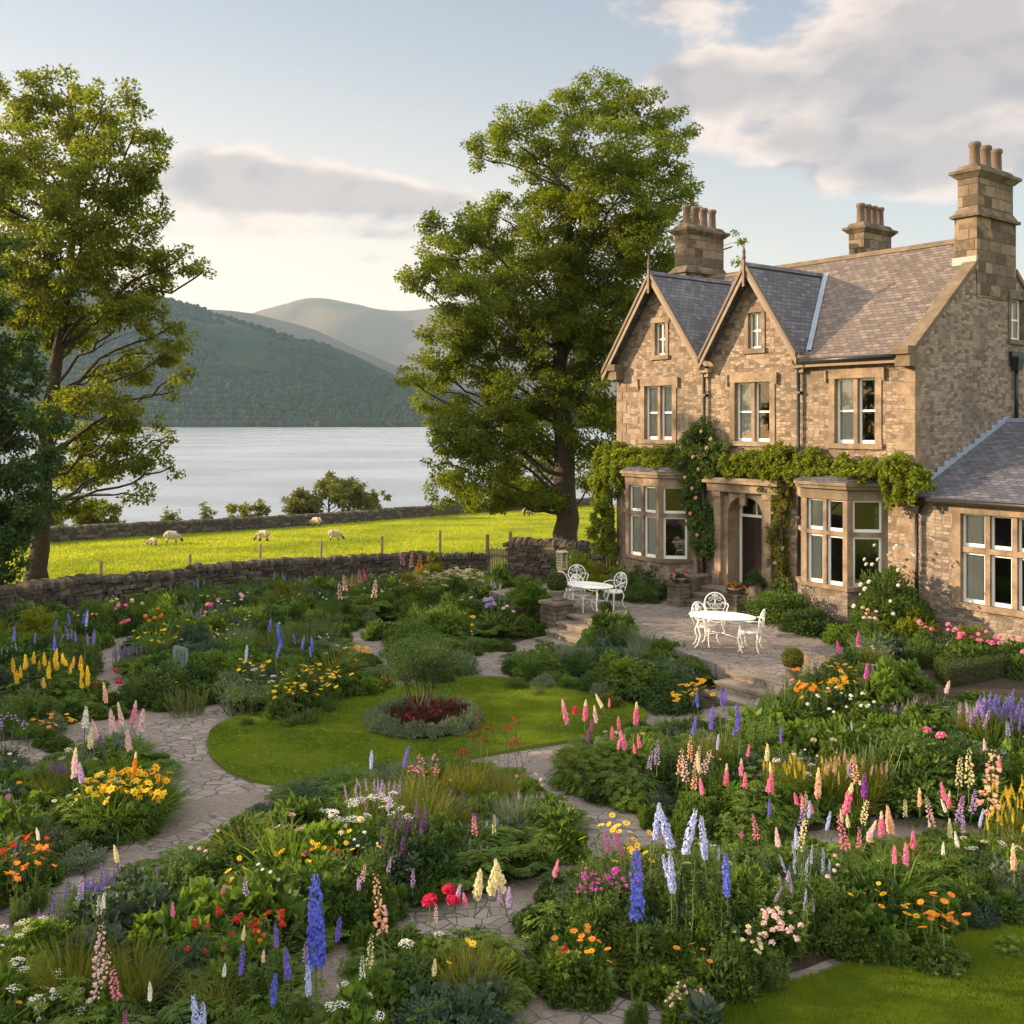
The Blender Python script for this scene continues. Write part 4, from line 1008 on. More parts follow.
def f_mound(mb, rng, r, h, n, L, Wd, mat=0, clumps=22, up=.35, tight=.28):
    """bushy mound: leaves in clumps that stand out of it"""
    cp, cd = dome(rng, clumps, r * .82, h * .84, .6)
    k = rng.integers(0, clumps, n); off = rdir(rng, n) * (rng.uniform(.1, 1, n) ** .6)[:, None] * r * tight * rng.uniform(.7, 1.3, clumps)[k][:, None]
    P_ = cp[k] + off * (1, 1, .8); P_[:, 2] = np.maximum(P_[:, 2], .01)
    D = unit(off) * .8 + cd[k] * .7 + np.array([0, 0, up]) + rng.normal(0, .35, (n, 3))
    N = cd[k] + np.array([0, 0, .8]) + rng.normal(0, .45, (n, 3))
    leaves(mb, P_, D, N, L * rng.uniform(.6, 1.3, n), Wd * rng.uniform(.7, 1.2, n), mat)
    # a loose inner fill so that nobody looks through to the soil
    m_ = n // 4; P2 = rdir(rng, m_) * (rng.uniform(0, .7, m_) ** .5)[:, None] * (r, r, h * .8); P2[:, 2] = np.abs(P2[:, 2])
    leaves(mb, P2, rdir(rng, m_) + (0, 0, .4), rdir(rng, m_), L * 1.3, Wd * 1.3, mat)
def f_grass(mb, rng, r, h, n, Wd=.012, mat=0, bend=.6, spread=.55):
    a = rng.uniform(0, 2 * np.pi, n); q = rng.uniform(0, 1, n) ** .5 * r * .35
    P_ = np.stack([np.cos(a) * q, np.sin(a) * q, np.zeros(n)], 1)
    b = a + rng.normal(0, .5, n); s_ = rng.uniform(.03, spread, n)
    D = np.stack([np.cos(b) * s_, np.sin(b) * s_, np.ones(n)], 1)
    blades(mb, P_, D, h * rng.uniform(.55, 1.1, n), Wd * rng.uniform(.6, 1.3, n), bend * rng.uniform(.2, 1.4, n), rng, mat)
def f_stems(mb, rng, r, h, ns, lpn, L, Wd, mat=0, smat=1, up=.35, sway=.12):
    """upright leafy stems"""
    for i in range(ns):
        a = rng.uniform(0, 2 * np.pi); q = r * .75 * rng.uniform(0, 1) ** .5; b = np.array([np.cos(a) * q, np.sin(a) * q, 0])
        hh = h * rng.uniform(.65, 1.05); tip = b * 1.25 + np.array([rng.normal(0, sway * hh), rng.normal(0, sway * hh), hh])
        mb.tube([b, (b + tip) / 2 + rng.normal(0, .02, 3), tip], [.007, .006, .004], 3, smat, False)
        t_ = rng.uniform(.08, 1, lpn); P_ = b + (tip - b) * t_[:, None]; an = rng.uniform(0, 2 * np.pi, lpn)
        D = np.stack([np.cos(an), np.sin(an), np.full(lpn, up) + rng.normal(0, .3, lpn)], 1)
        leaves(mb, P_, D, np.stack([-np.cos(an) * .3, -np.sin(an) * .3, np.ones(lpn)], 1) + rng.normal(0, .25, (lpn, 3)), L * rng.uniform(.6, 1.25, lpn) * (1.15 - .5 * t_), Wd * rng.uniform(.7, 1.2, lpn), mat)
# ---- flower heads (each built round the origin, standing up +z)
def spike(mb, rng, L, r, n, fs, mats, shape='col', stem=.25, petals=5, face=.0):
    """flower spike: florets round a rachis. shape: col (delphinium), cone (lupin), bell (foxglove)"""
    mb.tube([(0, 0, -stem), (0, 0, L)], [.008, .003], 4, 1, False)
    t_ = np.linspace(0, 1, n); a = np.arange(n) * 2.399 + rng.normal(0, .25, n)
    if shape == 'col': rad = r * (1 - .62 * t_ ** 4) * (.8 + .2 * np.minimum(1, t_ * 8)) * rng.uniform(.6, 1.2, n)
    elif shape == 'cone': rad = r * (1 - t_ ** 1.8 * .82) * (.7 + .3 * np.minimum(1, t_ * 5)) * rng.uniform(.6, 1.3, n)
    else: rad = r * (1 - .6 * t_)
    rad = rad * rng.uniform(.85, 1.12, n)
    C = np.stack([np.cos(a) * rad * .62, np.sin(a) * rad * .62, t_ * L], 1); O = np.stack([np.cos(a), np.sin(a), np.full(n, .15 if shape != 'bell' else -.55)], 1); O = unit(O + rng.normal(0, .12, (n, 3)))
    sz = fs * (1 - .55 * t_ ** 2.6) * rng.uniform(.6, 1.3, n)
    U = unit(np.cross(O, np.array([0, 0, 1.]) + rng.normal(0, .1, (n, 3)))); V2 = np.cross(O, U)
    tipm = mats > 1
    for k in range(petals):
        an = 2 * np.pi * k / petals + rng.uniform(0, .5)
        dd = U * np.cos(an) + V2 * np.sin(an); 
        D = dd * (.9 if shape != 'bell' else .35) + O * (.45 if shape != 'bell' else .95)
        for lo, hi, mt in (((0, .72, 0), (.72, 1.01, 2)) if tipm else ((0, 1.01, 0),)):
            mk = (t_ >= lo) & (t_ < hi)
            leaves(mb, C[mk], D[mk], O[mk] - dd[mk] * .3, sz[mk], sz[mk] * .72, mt, fold=.1, wide=.6)
def ball(mb, rng, r, n, mat=0, c=(0, 0, 0), flat=.8, ps=.8):
    d = rdir(rng, n); d[:, 2] = np.abs(d[:, 2]) * 1.2 - .25; d = unit(d)
    P_ = d * (rng.uniform(.35, .9, n) * r)[:, None] * (1, 1, flat) * .6 + np.array(c)
    T_ = unit(np.cross(d, rdir(rng, n))); D = T_ * .75 + d * .55
    leaves(mb, P_ - T_ * r * .25, D, d, r * ps, r * ps * .9, mat, fold=.12, wide=.6)
def daisy(mb, rng, r, np_, mat=0, cmat=2, c=(0, 0, 0), nrm=(0, 0, 1)):
    n_ = unit(np.array(nrm, float)); u = unit(np.cross(n_, (.3, 1, .1))); v = np.cross(n_, u); a = np.arange(np_) * 2 * np.pi / np_
    D = u * np.cos(a)[:, None] + v * np.sin(a)[:, None] + n_ * .15
    leaves(mb, np.tile(np.array(c, float), (np_, 1)) + D * r * .12, D, np.tile(n_, (np_, 1)), r, r * 2.6 / np_ * 1.5, mat, fold=.08, wide=.6)
    k = 6; a = np.arange(k) * 2 * np.pi / k; V = [tuple(np.array(c) + (u * math.cos(x) + v * math.sin(x)) * r * .28 + n_ * r * .07) for x in a] + [tuple(np.array(c) + n_ * r * .22)]
    mb.add(V, [(i, (i + 1) % k, k) for i in range(k)], cmat)
def umbel(mb, rng, r, n, mat=0, smat=1, stem=.2):
    a = rng.uniform(0, 2 * np.pi, n); q = r * rng.uniform(0, 1, n) ** .5; C = np.stack([np.cos(a) * q, np.sin(a) * q, -.25 * q ** 2 / r + rng.normal(0, .006, n)], 1)
    for k in range(3):
        an = 2 * np.pi * k / 3 + rng.uniform(0, 1, n); D = np.stack([np.cos(an), np.sin(an), np.full(n, .2)], 1)
        leaves(mb, C - D * r * .08, D, np.tile([0, 0, 1.], (n, 1)), r * .22, r * .22, mat, fold=.05, wide=.5)
    for k in range(5): mb.tube([(0, 0, -stem), (C[k][0] * .9, C[k][1] * .9, C[k][2])], [.004, .002], 3, smat, False)

# ------------------------------------------------------------------ plant prototypes
PR = {}
def mesh_cache(key, fn, mats):
    if key not in PR:
        mb = MB(); fn(mb, np.random.default_rng(abs(hash_(str(key))) % 99991)); PR[key] = mb.mesh(key[0], mats)
    return PR[key]
def hash_(s_):
    h = 7
    for ch in s_: h = (h * 131 + ord(ch)) % 1000003
    return h
FOL = {  # kind: (builder, default leaf material)
 'geranium': (lambda mb, g: f_mound(mb, g, .42, .48, 1900, .070, .065, clumps=26), 'mid'),
 'catmint': (lambda mb, g: f_mound(mb, g, .42, .42, 2600, .045, .022, clumps=30, up=.8), 'grey'),
 'ladys_mantle': (lambda mb, g: f_mound(mb, g, .40, .34, 1300, .085, .09, clumps=24, up=.1), 'fresh'),
 'fine_shrub': (lambda mb, g: f_mound(mb, g, .50, .72, 4200, .042, .024, clumps=40, tight=.24), 'deep'),
 'leafy_shrub': (lambda mb, g: f_mound(mb, g, .50, .78, 2600, .075, .045, clumps=34), 'mid'),
 'big_shrub': (lambda mb, g: f_mound(mb, g, .95, 2.0, 9000, .085, .052, clumps=110, tight=.20), 'deep'),
 'daylily': (lambda mb, g: f_grass(mb, g, .40, .72, 260, .020, bend=.9, spread=.6), 'fresh'),
 'tall_grass': (lambda mb, g: f_grass(mb, g, .34, .85, 520, .008, bend=.45, spread=.38), 'olive'),
 'rosemary': (lambda mb, g: (f_stems(mb, g, .38, .72, 60, 46, .040, .010, up=1.0)), 'grey'),
 'phlox': (lambda mb, g: f_stems(mb, g, .34, .80, 26, 46, .095, .028), 'mid'),
 'lupin_leaves': (lambda mb, g: palmate(mb, g, .42, .55, 120), 'fresh'),
 'fern': (lambda mb, g: fern(mb, g, .5, .55, 22), 'fresh'),
 'larkspur_leaves': (lambda mb, g: (f_mound(mb, g, .36, .62, 1500, .075, .030, clumps=22), f_stems(mb, g, .24, .95, 6, 26, .09, .03)), 'mid'),
 'ground_cover': (lambda mb, g: f_mound(mb, g, .46, .20, 1500, .045, .036, clumps=30, tight=.3), 'fresh'),
 'hosta': (lambda mb, g: blades_hosta(mb, g), 'blue'),
 'round_leaf': (lambda mb, g: f_mound(mb, g, .46, .50, 1300, .085, .085, clumps=26, up=.15), 'mid'),
 'box_ball': (lambda mb, g: boxball(mb, g, .22, 2600), 'box'),
}
def palmate(mb, rng, r, h, n):
    P0, d = dome(rng, n, r, h, .45); Nn = unit(d + np.array([0, 0, .9]) + rng.normal(0, .3, (n, 3)))
    U = unit(np.cross(Nn, rdir(rng, n))); V = np.cross(Nn, U)
    for k in range(8):
        a = 2 * np.pi * k / 8; D = U * np.cos(a) + V * np.sin(a) + Nn * .12
        leaves(mb, P0, D, Nn, .075 * rng.uniform(.8, 1.15, n), .024, 0, fold=.25, wide=.6)
    for k in range(14):
        p = P0[k]; mb.tube([(p[0] * .15, p[1] * .15, 0), tuple(p)], .004, 3, 1, False)
    leaves(mb, P0 * .6, rdir(rng, n), rdir(rng, n), .08, .05)
def fern(mb, rng, r, h, nf):
    for i in range(nf):
        a = rng.uniform(0, 2 * np.pi); L = r * rng.uniform(.8, 1.3); k = 22; t_ = np.linspace(.1, 1, k)
        c = np.stack([np.cos(a) * L * t_, np.sin(a) * L * t_, h * (1.5 * t_ - 1.05 * t_ ** 2) * rng.uniform(.8, 1.2)], 1)
        sd_ = np.array([-np.sin(a), np.cos(a), 0])
        for s in (-1, 1):
            D = sd_ * s + np.array([np.cos(a), np.sin(a), 0]) * .35; leaves(mb, c, np.tile(D, (k, 1)) + rng.normal(0, .1, (k, 3)), np.tile([0, 0, 1.], (k, 1)), .15 * np.sin(np.pi * (1 - t_ * .85)) + .02, .036)
        mb.tube(c[::7], .004, 3, 1, False)
def blades_hosta(mb, rng):
    n = 60; a = rng.uniform(0, 2 * np.pi, n); P_ = np.stack([np.cos(a) * .12, np.sin(a) * .12, rng.uniform(.05, .3, n)], 1)
    D = np.stack([np.cos(a), np.sin(a), rng.uniform(.1, 1.1, n)], 1); leaves(mb, P_, D, np.stack([-np.cos(a) * .5, -np.sin(a) * .5, np.ones(n)], 1), .30 * rng.uniform(.7, 1.2, n), .17, 0, fold=.14, wide=.45)
def boxball(mb, rng, r, n):
    d = rdir(rng, n); P_ = d * (r * rng.uniform(.86, 1.0, n))[:, None]; leaves(mb, P_, d + rng.normal(0, .6, (n, 3)), d + rng.normal(0, .4, (n, 3)), .026, .018)
    k = 500; leaves(mb, rdir(rng, k) * (r * .7), rdir(rng, k), rdir(rng, k), .06, .05)
HEAD = {  # flower heads
 'delphinium': lambda mb, g: spike(mb, g, .50, .054, 84, .030, 1, 'col'),
 'delphinium_big': lambda mb, g: spike(mb, g, .72, .066, 130, .034, 1, 'col'),
 'lupin': lambda mb, g: spike(mb, g, .32, .060, 90, .026, 1, 'cone'),
 'lupin_tip': lambda mb, g: spike(mb, g, .42, .062, 120, .026, 2, 'cone'),
 'foxglove': lambda mb, g: spike(mb, g, .46, .050, 40, .046, 1, 'bell'),
 'salvia': lambda mb, g: spike(mb, g, .22, .016, 34, .018, 1, 'col', petals=3),
 'valerian': lambda mb, g: [ball(mb, g, .026, 34, 0, (x, y, z), ps=.5) for x, y, z in ((0, 0, .05), (.04, .01, .01), (-.03, .03, .0), (0, -.04, -.02))] and mb.tube([(0, 0, -.4), (0, 0, .03)], .005, 4, 1, False),
 'peony': lambda mb, g: (ball(mb, g, .085, 90, 0, ps=.5), mb.tube([(0, 0, -.2), (0, 0, 0)], .005, 4, 1, False)),
 'rose': lambda mb, g: ball(mb, g, .046, 34, 0, ps=.62),
 'daisy': lambda mb, g: (daisy(mb, g, .042, 11, 0, 2, nrm=(g.normal(0, .3), g.normal(0, .3), 1)), mb.tube([(0, 0, -.2), (0, 0, 0)], .003, 3, 1, False)),
 'lily': lambda mb, g: (daisy(mb, g, .052, 6, 0, 2, nrm=(g.normal(0, .5), -.4, 1)), daisy(mb, g, .05, 6, 0, 2, (0, .01, .01), (.3, -.6, .8)), mb.tube([(0, 0, -.25), (0, 0, 0)], .004, 3, 1, False)),
 'umbel': lambda mb, g: umbel(mb, g, .075, 46),
 'allium': lambda mb, g: (ball(mb, g, .06, 60, 0), mb.tube([(0, 0, -.3), (0, 0, 0)], .004, 4, 1, False)),
}
def head_mesh(kind, col, var):
    tip = {'hot': 'cream', 'pink': 'palepink'}.get(col, 'cream')
    cc = 'gold' if col in ('white', 'palepink', 'cream', 'pink') else 'red' if col == 'gold' else 'orange'
    mats = [P[col], MT['stem'], P[tip] if 'lupin' in kind else P[cc]]
    nm = 'flower_spike' if kind in ('delphinium', 'delphinium_big', 'lupin', 'lupin_tip', 'foxglove', 'salvia') else 'flower_head'
    return mesh_cache((nm, kind, col, var), HEAD[kind], mats), nm
def open_height(x, y):
    """tallest foliage that still leaves the path, lawn or steps behind it open to view"""
    ok = lambda q: any(inpoly(q[0], q[1], P2) for P2 in BEDW.values()) or inpoly(q[0], q[1], TERW) or q[1] > 25
    lim = .2
    for hh_ in (.9, .62, .5, .4, .3):
        y2 = y * CAMZ / (CAMZ - hh_ * .9); ys_ = np.arange(y + .35, max(y2, y + .36), .15)
        if sum(not ok((x * v / y, v)) for v in ys_) <= 1: lim = hh_; break
    a, t_ = to_h(x, y)
    if -2. < a < 1.5 and -10.5 < t_ < -7.2 or 4.6 < a < 7.8 and -9 < t_ < -7: lim = min(lim, .3)
    if x > 7.0 and 15.8 < y < 18.4: lim = min(lim, .3)
    return lim
LIST = []                                 # every plant: (root, description, bed, category)
def fol_mesh(kind, mat, var):
    fn, dm = FOL[kind]; return mesh_cache(('foliage', kind, mat or dm, var), fn, [G[mat or dm], MT['stem']])
RG = random.Random(5)
def plant(name, kind, pos, h, heads=(), mat=None, cat='flower', desc='', group=None, wide=1.0, var=None, place_='', single=False):
    """thing: Empty > foliage, each flower. heads: (kind, colour, n, height, spread, scale)"""
    var = RG.randrange(3) if var is None else var
    base_h = {'geranium': .52, 'catmint': .45, 'ladys_mantle': .36, 'fine_shrub': .76, 'leafy_shrub': .82, 'big_shrub': 2.1, 'daylily': .55, 'tall_grass': .75, 'rosemary': .74, 'phlox': .82,
              'lupin_leaves': .6, 'fern': .6, 'larkspur_leaves': .85, 'ground_cover': .22, 'hosta': .42, 'round_leaf': .55, 'box_ball': .22}[kind]
    if place_ == '':
        if name not in ('shrub', 'rose_bush', 'hydrangea') or kind == 'tall_grass': h = min(h, max(.25, open_height(pos[0], pos[1]) * 1.15))
        if bed_of(pos[0], pos[1]) is None and not inpoly(pos[0], pos[1], TERW) and pos[1] < 24: wide *= .6; h = min(h, .35)
    s = h / base_h; me = fol_mesh(kind, mat, var); rz = RG.uniform(0, 6.28); ws = (s * .55 + .45) * wide if h > .3 else wide
    if single:
        o = bpy.data.objects.new(name, me); COL.objects.link(o); o.location = pos; o.rotation_euler.z = rz; o.scale = (ws, ws, s); root = o
    else:
        root = empty(name, pos, rz)
        o = bpy.data.objects.new('foliage', me); COL.objects.link(o); o.parent = root; o.scale = (ws, ws, s)
    for hk, hc, n, hh, sp, sc in heads:
        for i in range(n):
            m_, nm = head_mesh(hk, hc, RG.randrange(3)); f = bpy.data.objects.new(nm, m_); COL.objects.link(f); f.parent = root
            a = RG.uniform(0, 6.28); q = sp * (RG.random() ** .5) if n > 1 else 0; zz = hh * (1 - .22 * RG.random() * (n > 1)) - .12 * (q / max(sp, .01)) * (n > 1)
            f.location = (q * math.cos(a), q * math.sin(a), zz); f.rotation_euler = (RG.gauss(0, .15), RG.gauss(0, .15), RG.uniform(0, 6.28)); k = sc * RG.uniform(.8, 1.15); f.scale = (k * RG.uniform(.85, 1.15), k * RG.uniform(.85, 1.15), k)
            if single: f.scale = (k / ws, k / ws, k / s); f.location = (q * math.cos(a) / ws, q * math.sin(a) / ws, zz / s)
    root['category'] = cat
    if group: root['group'] = group
    LIST.append([root, desc, place_])
    return root
def bed_of(x, y):
    for k, pl in BEDW.items():
        if inpoly(x, y, pl): return k
    return None
BEDTXT = {'far_left': 'in the bed under the yellow shrub', 'near_left': 'in the bed at the path bend with golden lilies', 'wall': 'in the border against the drystone wall',
          'mid_left': 'in the bed behind the round lawn', 'mid': 'in the bed left of the pedestal steps', 'terrace_front': 'in the bed below the garden tables',
          'right': 'in the wide bed with pink lupins', 'near_right': 'in the bed along the front lawn', 'near': 'in the front bed inside the path curve', 'corner': 'in the small front bed', 'house': 'in the border below the bay window and wing', 'round': 'in the round bed', None: 'beside the path'}
# ------------------------------------------------------------------ trees
def bez(p0, p1, p2, n):
    t_ = np.linspace(0, 1, n)[:, None]; return (1 - t_) ** 2 * p0 + 2 * t_ * (1 - t_) * p1 + t_ ** 2 * p2
def limb(mb, p0, p1, r0, r1, rng, n=8, sag=.1, sides=7):
    p0, p1 = np.array(p0, float), np.array(p1, float); L = np.linalg.norm(p1 - p0)
    mid = (p0 + p1) / 2 + np.array([0, 0, sag * L]) + rng.normal(0, .06, 3) * L
    c = bez(p0, mid, p1, n) + np.concatenate([np.zeros((1, 3)), rng.normal(0, .018 * L, (n - 2, 3)), np.zeros((1, 3))]); rr = r0 + (r1 - r0) * np.linspace(0, 1, n) ** .8
    mb.tube([tuple(p) for p in c], list(rr), sides); return c
def tree(name, label, cat, base, lobes, trunk, r0, leafmat, nleaf, L, Wd, seed, group=None, clump=.75, gap=.0, twigs=3, droop=.0, bark='bark', per=None):
    """base: (x, y, z). trunk: points (dx, dy, z, radius) from the base. lobes: (dx, dy, dz, rx, rz): foliage masses relative to the base"""
    rng = np.random.default_rng(seed); root = empty(name, base, 0, label, cat, group)
    mb = MB(); tp = [np.array(p[:3], float) for p in trunk]
    pts, rad = [], []
    for i in range(len(trunk) - 1):
        for k in range(4):
            u = k / 4; pts.append(tuple(tp[i] * (1 - u) + tp[i + 1] * u + (rng.normal(0, .03, 3) if i or k else 0))); rad.append(trunk[i][3] * (1 - u) + trunk[i + 1][3] * u)
    pts.append(tuple(tp[-1])); rad.append(trunk[-1][3])
    rad[0] *= 1.35; mb.tube(pts, rad, 12)
    PT = np.array(pts); RD = np.array(rad)
    cl_p, cl_r, cl_d = [], [], []
    for lb in lobes:
        c = np.array(lb[:3], float); rx, rz = lb[3], lb[4]
        # limb from the trunk well below the lobe
        want = c[2] - .55 * np.linalg.norm(c[:2] - PT[:, :2].mean(0)) - rz * .4
        i = int(np.argmin(np.abs(PT[:, 2] - max(want, PT[0, 2] + (PT[-1, 2] - PT[0, 2]) * .16)))); r_ = min(RD[i] * .45, .015 + .011 * np.linalg.norm(c - PT[i]))
        lc = limb(mb, PT[i], c + rng.normal(0, .15, 3) * rx, r_, .03, rng, 9, .06 + droop)
        k = max(4, int(clump * 9 * rx * rx)); d = rdir(rng, k); q = rng.uniform(.25, 1, k) ** .45
        P_ = c + d * q[:, None] * (rx, rx, rz); cl_p.append(P_); cl_r.append(np.full(k, .19 + .10 * min(rx, 2.4)) * rng.uniform(.65, 1.35, k)); cl_d.append(d)
        for j in range(0, k, twigs):
            s_ = lc[rng.integers(4, 9)]; limb(mb, s_, P_[j], .014 + .004 * rx, .006, rng, 5, .05, 4)
    mb.build('trunk', MT[bark], root)
    CP = np.concatenate(cl_p); CR = np.concatenate(cl_r); CD = np.concatenate(cl_d)
    w_ = CR ** 2; k = rng.choice(len(CP), nleaf, p=w_ / w_.sum()); off = rdir(rng, nleaf) * (rng.uniform(0, 1, nleaf) ** .5)[:, None]
    Pl = CP[k] + off * CR[k][:, None] * (1.25, 1.25, .8); D = off * .7 + CD[k] * .4 + rng.normal(0, .5, (nleaf, 3)) + (0, 0, -.25); N = np.array([0, 0, 1.]) + CD[k] * .5 + rng.normal(0, .55, (nleaf, 3))
    mb = MB(); leaves(mb, Pl, D, N, L * rng.uniform(.6, 1.3, nleaf), Wd * rng.uniform(.7, 1.25, nleaf))
    mb.build('crown', G[leafmat], root); return root
def lobes_px(lst, base, Y, rng, dmul=.75):
    """lobes given where they show (px, py, radius px), with their own depth"""
    out = []
    for l in lst:
        px, py, r = l[:3]; rz = l[3] if len(l) > 3 else r * .8; s = Y / F
        dy = (l[4] if len(l) > 4 else rng.uniform(-1, 1) * dmul) * 3.6
        s2 = (Y + dy) / F; out.append(((px - 512) * s2 - base[0], Y + dy - base[1], CAMZ + (HY - py) * s2 - base[2], r * s, rz * s))
    return out
rg = np.random.default_rng(21)
# the great tree beside the house
Yo = 42.; ob = (.055 * Yo, Yo, tzf(2.3, Yo) - .1)
OL = [(600, 100, 34), (640, 112, 30), (560, 112, 30), (520, 135, 32), (490, 145, 22, 16), (672, 128, 26, 18), (655, 160, 32), (600, 155, 44), (545, 175, 40), (478, 158, 14, 10),
      (620, 205, 46), (560, 225, 48), (505, 225, 38), (455, 225, 30), (440, 250, 24), (670, 200, 30), (686, 190, 16, 12), (655, 240, 40), (480, 265, 42), (430, 275, 26, 20), (418, 283, 14, 12), (600, 265, 50), (540, 290, 52),
      (465, 300, 38), (650, 285, 38), (600, 320, 50), (500, 335, 44), (450, 335, 34), (560, 350, 46), (630, 340, 34), (430, 372, 28, 16), (410, 380, 14, 10), (470, 365, 34, 22), (440, 398, 26, 16), (520, 388, 42, 26), (595, 395, 42, 34),
      (450, 425, 28, 22), (490, 430, 42, 28), (540, 430, 40, 28), (600, 435, 34, 30), (445, 460, 24, 22), (480, 470, 40, 28), (530, 475, 38, 26), (450, 492, 26, 18), (490, 498, 32, 14), (540, 497, 26, 12), (600, 470, 28, 26), (735, 248, 12, 20, .8), (700, 300, 34, 30, .9)]
tree('broadleaf_tree', 'very tall spreading green tree with a thick trunk behind the drystone wall beside the house', 'tree', ob, lobes_px(OL, ob, Yo, rg),
     [(0, 0, 0, .62), (-.05, 0, 2.5, .48), (-.15, .1, 6, .42), (-.3, 0, 9.5, .30), (-.2, .1, 13, .18), (.5, 0, 17, .07)], .6, 'oak', 215000, .135, .10, 3, clump=2.0, twigs=6)
# tall airy tree at the left
Ya = 38.5; ab = ((36 - 512) / F * Ya, Ya, tzf(-18, Ya) - .1)
AL = [(85, 88, 16, 14), (60, 90, 26), (110, 105, 26), (20, 100, 34), (50, 120, 34), (95, 135, 34), (135, 130, 22), (155, 145, 20, 14), (10, 150, 36), (60, 165, 36), (110, 175, 36), (145, 170, 20), (90, 205, 40), (140, 205, 24, 18), (30, 205, 40),
      (125, 245, 38, 24), (160, 220, 10, 8), (60, 250, 42), (10, 260, 40), (175, 265, 26, 16), (200, 272, 14, 12), (150, 285, 26, 16), (90, 290, 40, 26), (30, 300, 40, 30), (130, 315, 34, 18), (165, 335, 20, 14), (180, 345, 14, 16), (75, 335, 36, 22), (150, 355, 26, 12), (120, 375, 30, 12), (178, 375, 14, 12),
      (175, 390, 10, 10), (95, 400, 30, 14), (60, 420, 28, 16), (100, 440, 36, 16), (140, 420, 24, 12), (160, 440, 18, 16), (172, 465, 13, 12), (120, 465, 32, 12), (140, 492, 14, 10), (80, 475, 34, 14), (65, 505, 26, 10), (-30, 180, 50), (-30, 270, 50), (-20, 360, 40)]
tree('broadleaf_tree', 'tall airy tree with a bare dark trunk at the left edge of the meadow', 'tree', ab, lobes_px(AL, ab, Ya, rg, .8),
     [(0, 0, 0, .40), (.25, 0, 3, .31), (.5, 0, 7, .26), (1.0, .1, 10, .19), (1.5, 0, 14, .12), (2.0, 0, 17.5, .04)], .45, 'ash', 84000, .16, .11, 5, clump=2.0, twigs=6)
# dark nearer tree on the left edge
Yd = 31.; db = ((-60 - 512) / F * Yd, Yd, tzf(-17, Yd))
DL = [(-20, 300, 30), (5, 330, 28), (-40, 360, 50), (20, 370, 32), (0, 420, 44), (40, 420, 20), (25, 460, 34), (-40, 440, 60), (5, 500, 40), (30, 510, 24), (-30, 540, 50), (12, 550, 26), (5, 578, 24, 12), (-80, 320, 50), (-90, 400, 60), (-90, 500, 60), (-20, 260, 30), (0, 240, 18)]
tree('broadleaf_tree', 'dense dark green tree at the left frame edge in front of the airy tree', 'tree', db, lobes_px(DL, db, Yd, rg, .5),
     [(0, 0, 0, .34), (.1, 0, 3, .26), (.2, 0, 7, .14), (.3, 0, 9.5, .05)], .3, 'deep', 60000, .15, .10, 8, clump=1.5)
# scrub and bushes beyond the far wall
def bush(name, label, x, y, zt_, r, mat, n, seed, cat='bush', group=None, L=.22, zb=None, flat=.6):
    zb = tzf(x, y) if zb is None else zb; h = zt_ - zb; rng = np.random.default_rng(seed)
    lob = [(rng.uniform(-1, 1) * r * .6, rng.uniform(-1, 1) * r * .5, h * rng.uniform(.35, .85), r * rng.uniform(.3, .5), h * rng.uniform(.15, .28)) for _ in range(9)] + [(0, 0, h * .78, r * .35, h * .2)]
    return tree(name, label, cat, (x, y, zb), lob, [(0, 0, 0, .16), (.1, 0, h * .3, .1), (.1, 0, h * .6, .04)], .15, mat, n, L, L * .6, seed, group, clump=.8, bark='twig')
def far_bush(px, pytop, Y, rpx, label, mat, n, seed, name='bush', L=.3):
    x = (px - 512) / F * Y; return bush(name, label, x, Y, CAMZ - (pytop - HY) / F * Y, rpx / F * Y, mat, n, seed, L=L, group='bushes beyond the far field wall')
far_bush(328, 473, 92, 44, 'large pale willowy bush on the lake shore beyond the far wall', 'willow', 9000, 31)
far_bush(368, 488, 98, 18, 'small pale bush just right of the large shore bush', 'willow', 2500, 32)
far_bush(298, 492, 90, 14, 'low pale bush at the left foot of the large shore bush', 'willow', 2000, 33)
far_bush(248, 503, 88, 22, 'low rounded bush beyond the far wall above the single grazing sheep', 'olive', 2500, 34)
far_bush(208, 507, 86, 8, 'tiny sprig of bush above the far wall right of the low tree leaves', 'willow', 500, 35)
far_bush(170, 508, 84, 10, 'tiny sprig of bush above the far wall behind the hanging tree leaves', 'willow', 500, 36)
far_bush(96, 499, 72, 34, 'bright rounded bush above the far wall beside the dark trunk', 'olive', 5000, 37)
far_bush(50, 505, 66, 16, 'small bush above the far wall between the trunk and the dark tree', 'olive', 1500, 38)
# trees standing left of the view that keep the front of the garden in shade
for i, (x, y, h, r) in enumerate([(-18, 17, 5.6, 3.4), (-23, 9.6, 11, 3.7), (-20, 23.5, 8.3, 3.6)]):
    lob = [(rg.uniform(-1, 1) * r * .7, rg.uniform(-1, 1) * r * .7, h * rg.uniform(.3, .85), r * rg.uniform(.35, .5), h * rg.uniform(.12, .2)) for _ in range(16)]
    tree('broadleaf_tree', ['rounded tree at the garden edge beyond the left of the view, nearest the meadow', 'broad tree at the garden edge beyond the left of the view', 'small rounded tree beside the viewpoint at the left'][i], 'tree', (x, y, 0), lob,
         [(0, 0, 0, .3), (.1, 0, h * .4, .2), (0, 0, h * .8, .05)], .3, 'mid', 15000, .24, .18, 50 + i, clump=.7, twigs=5)

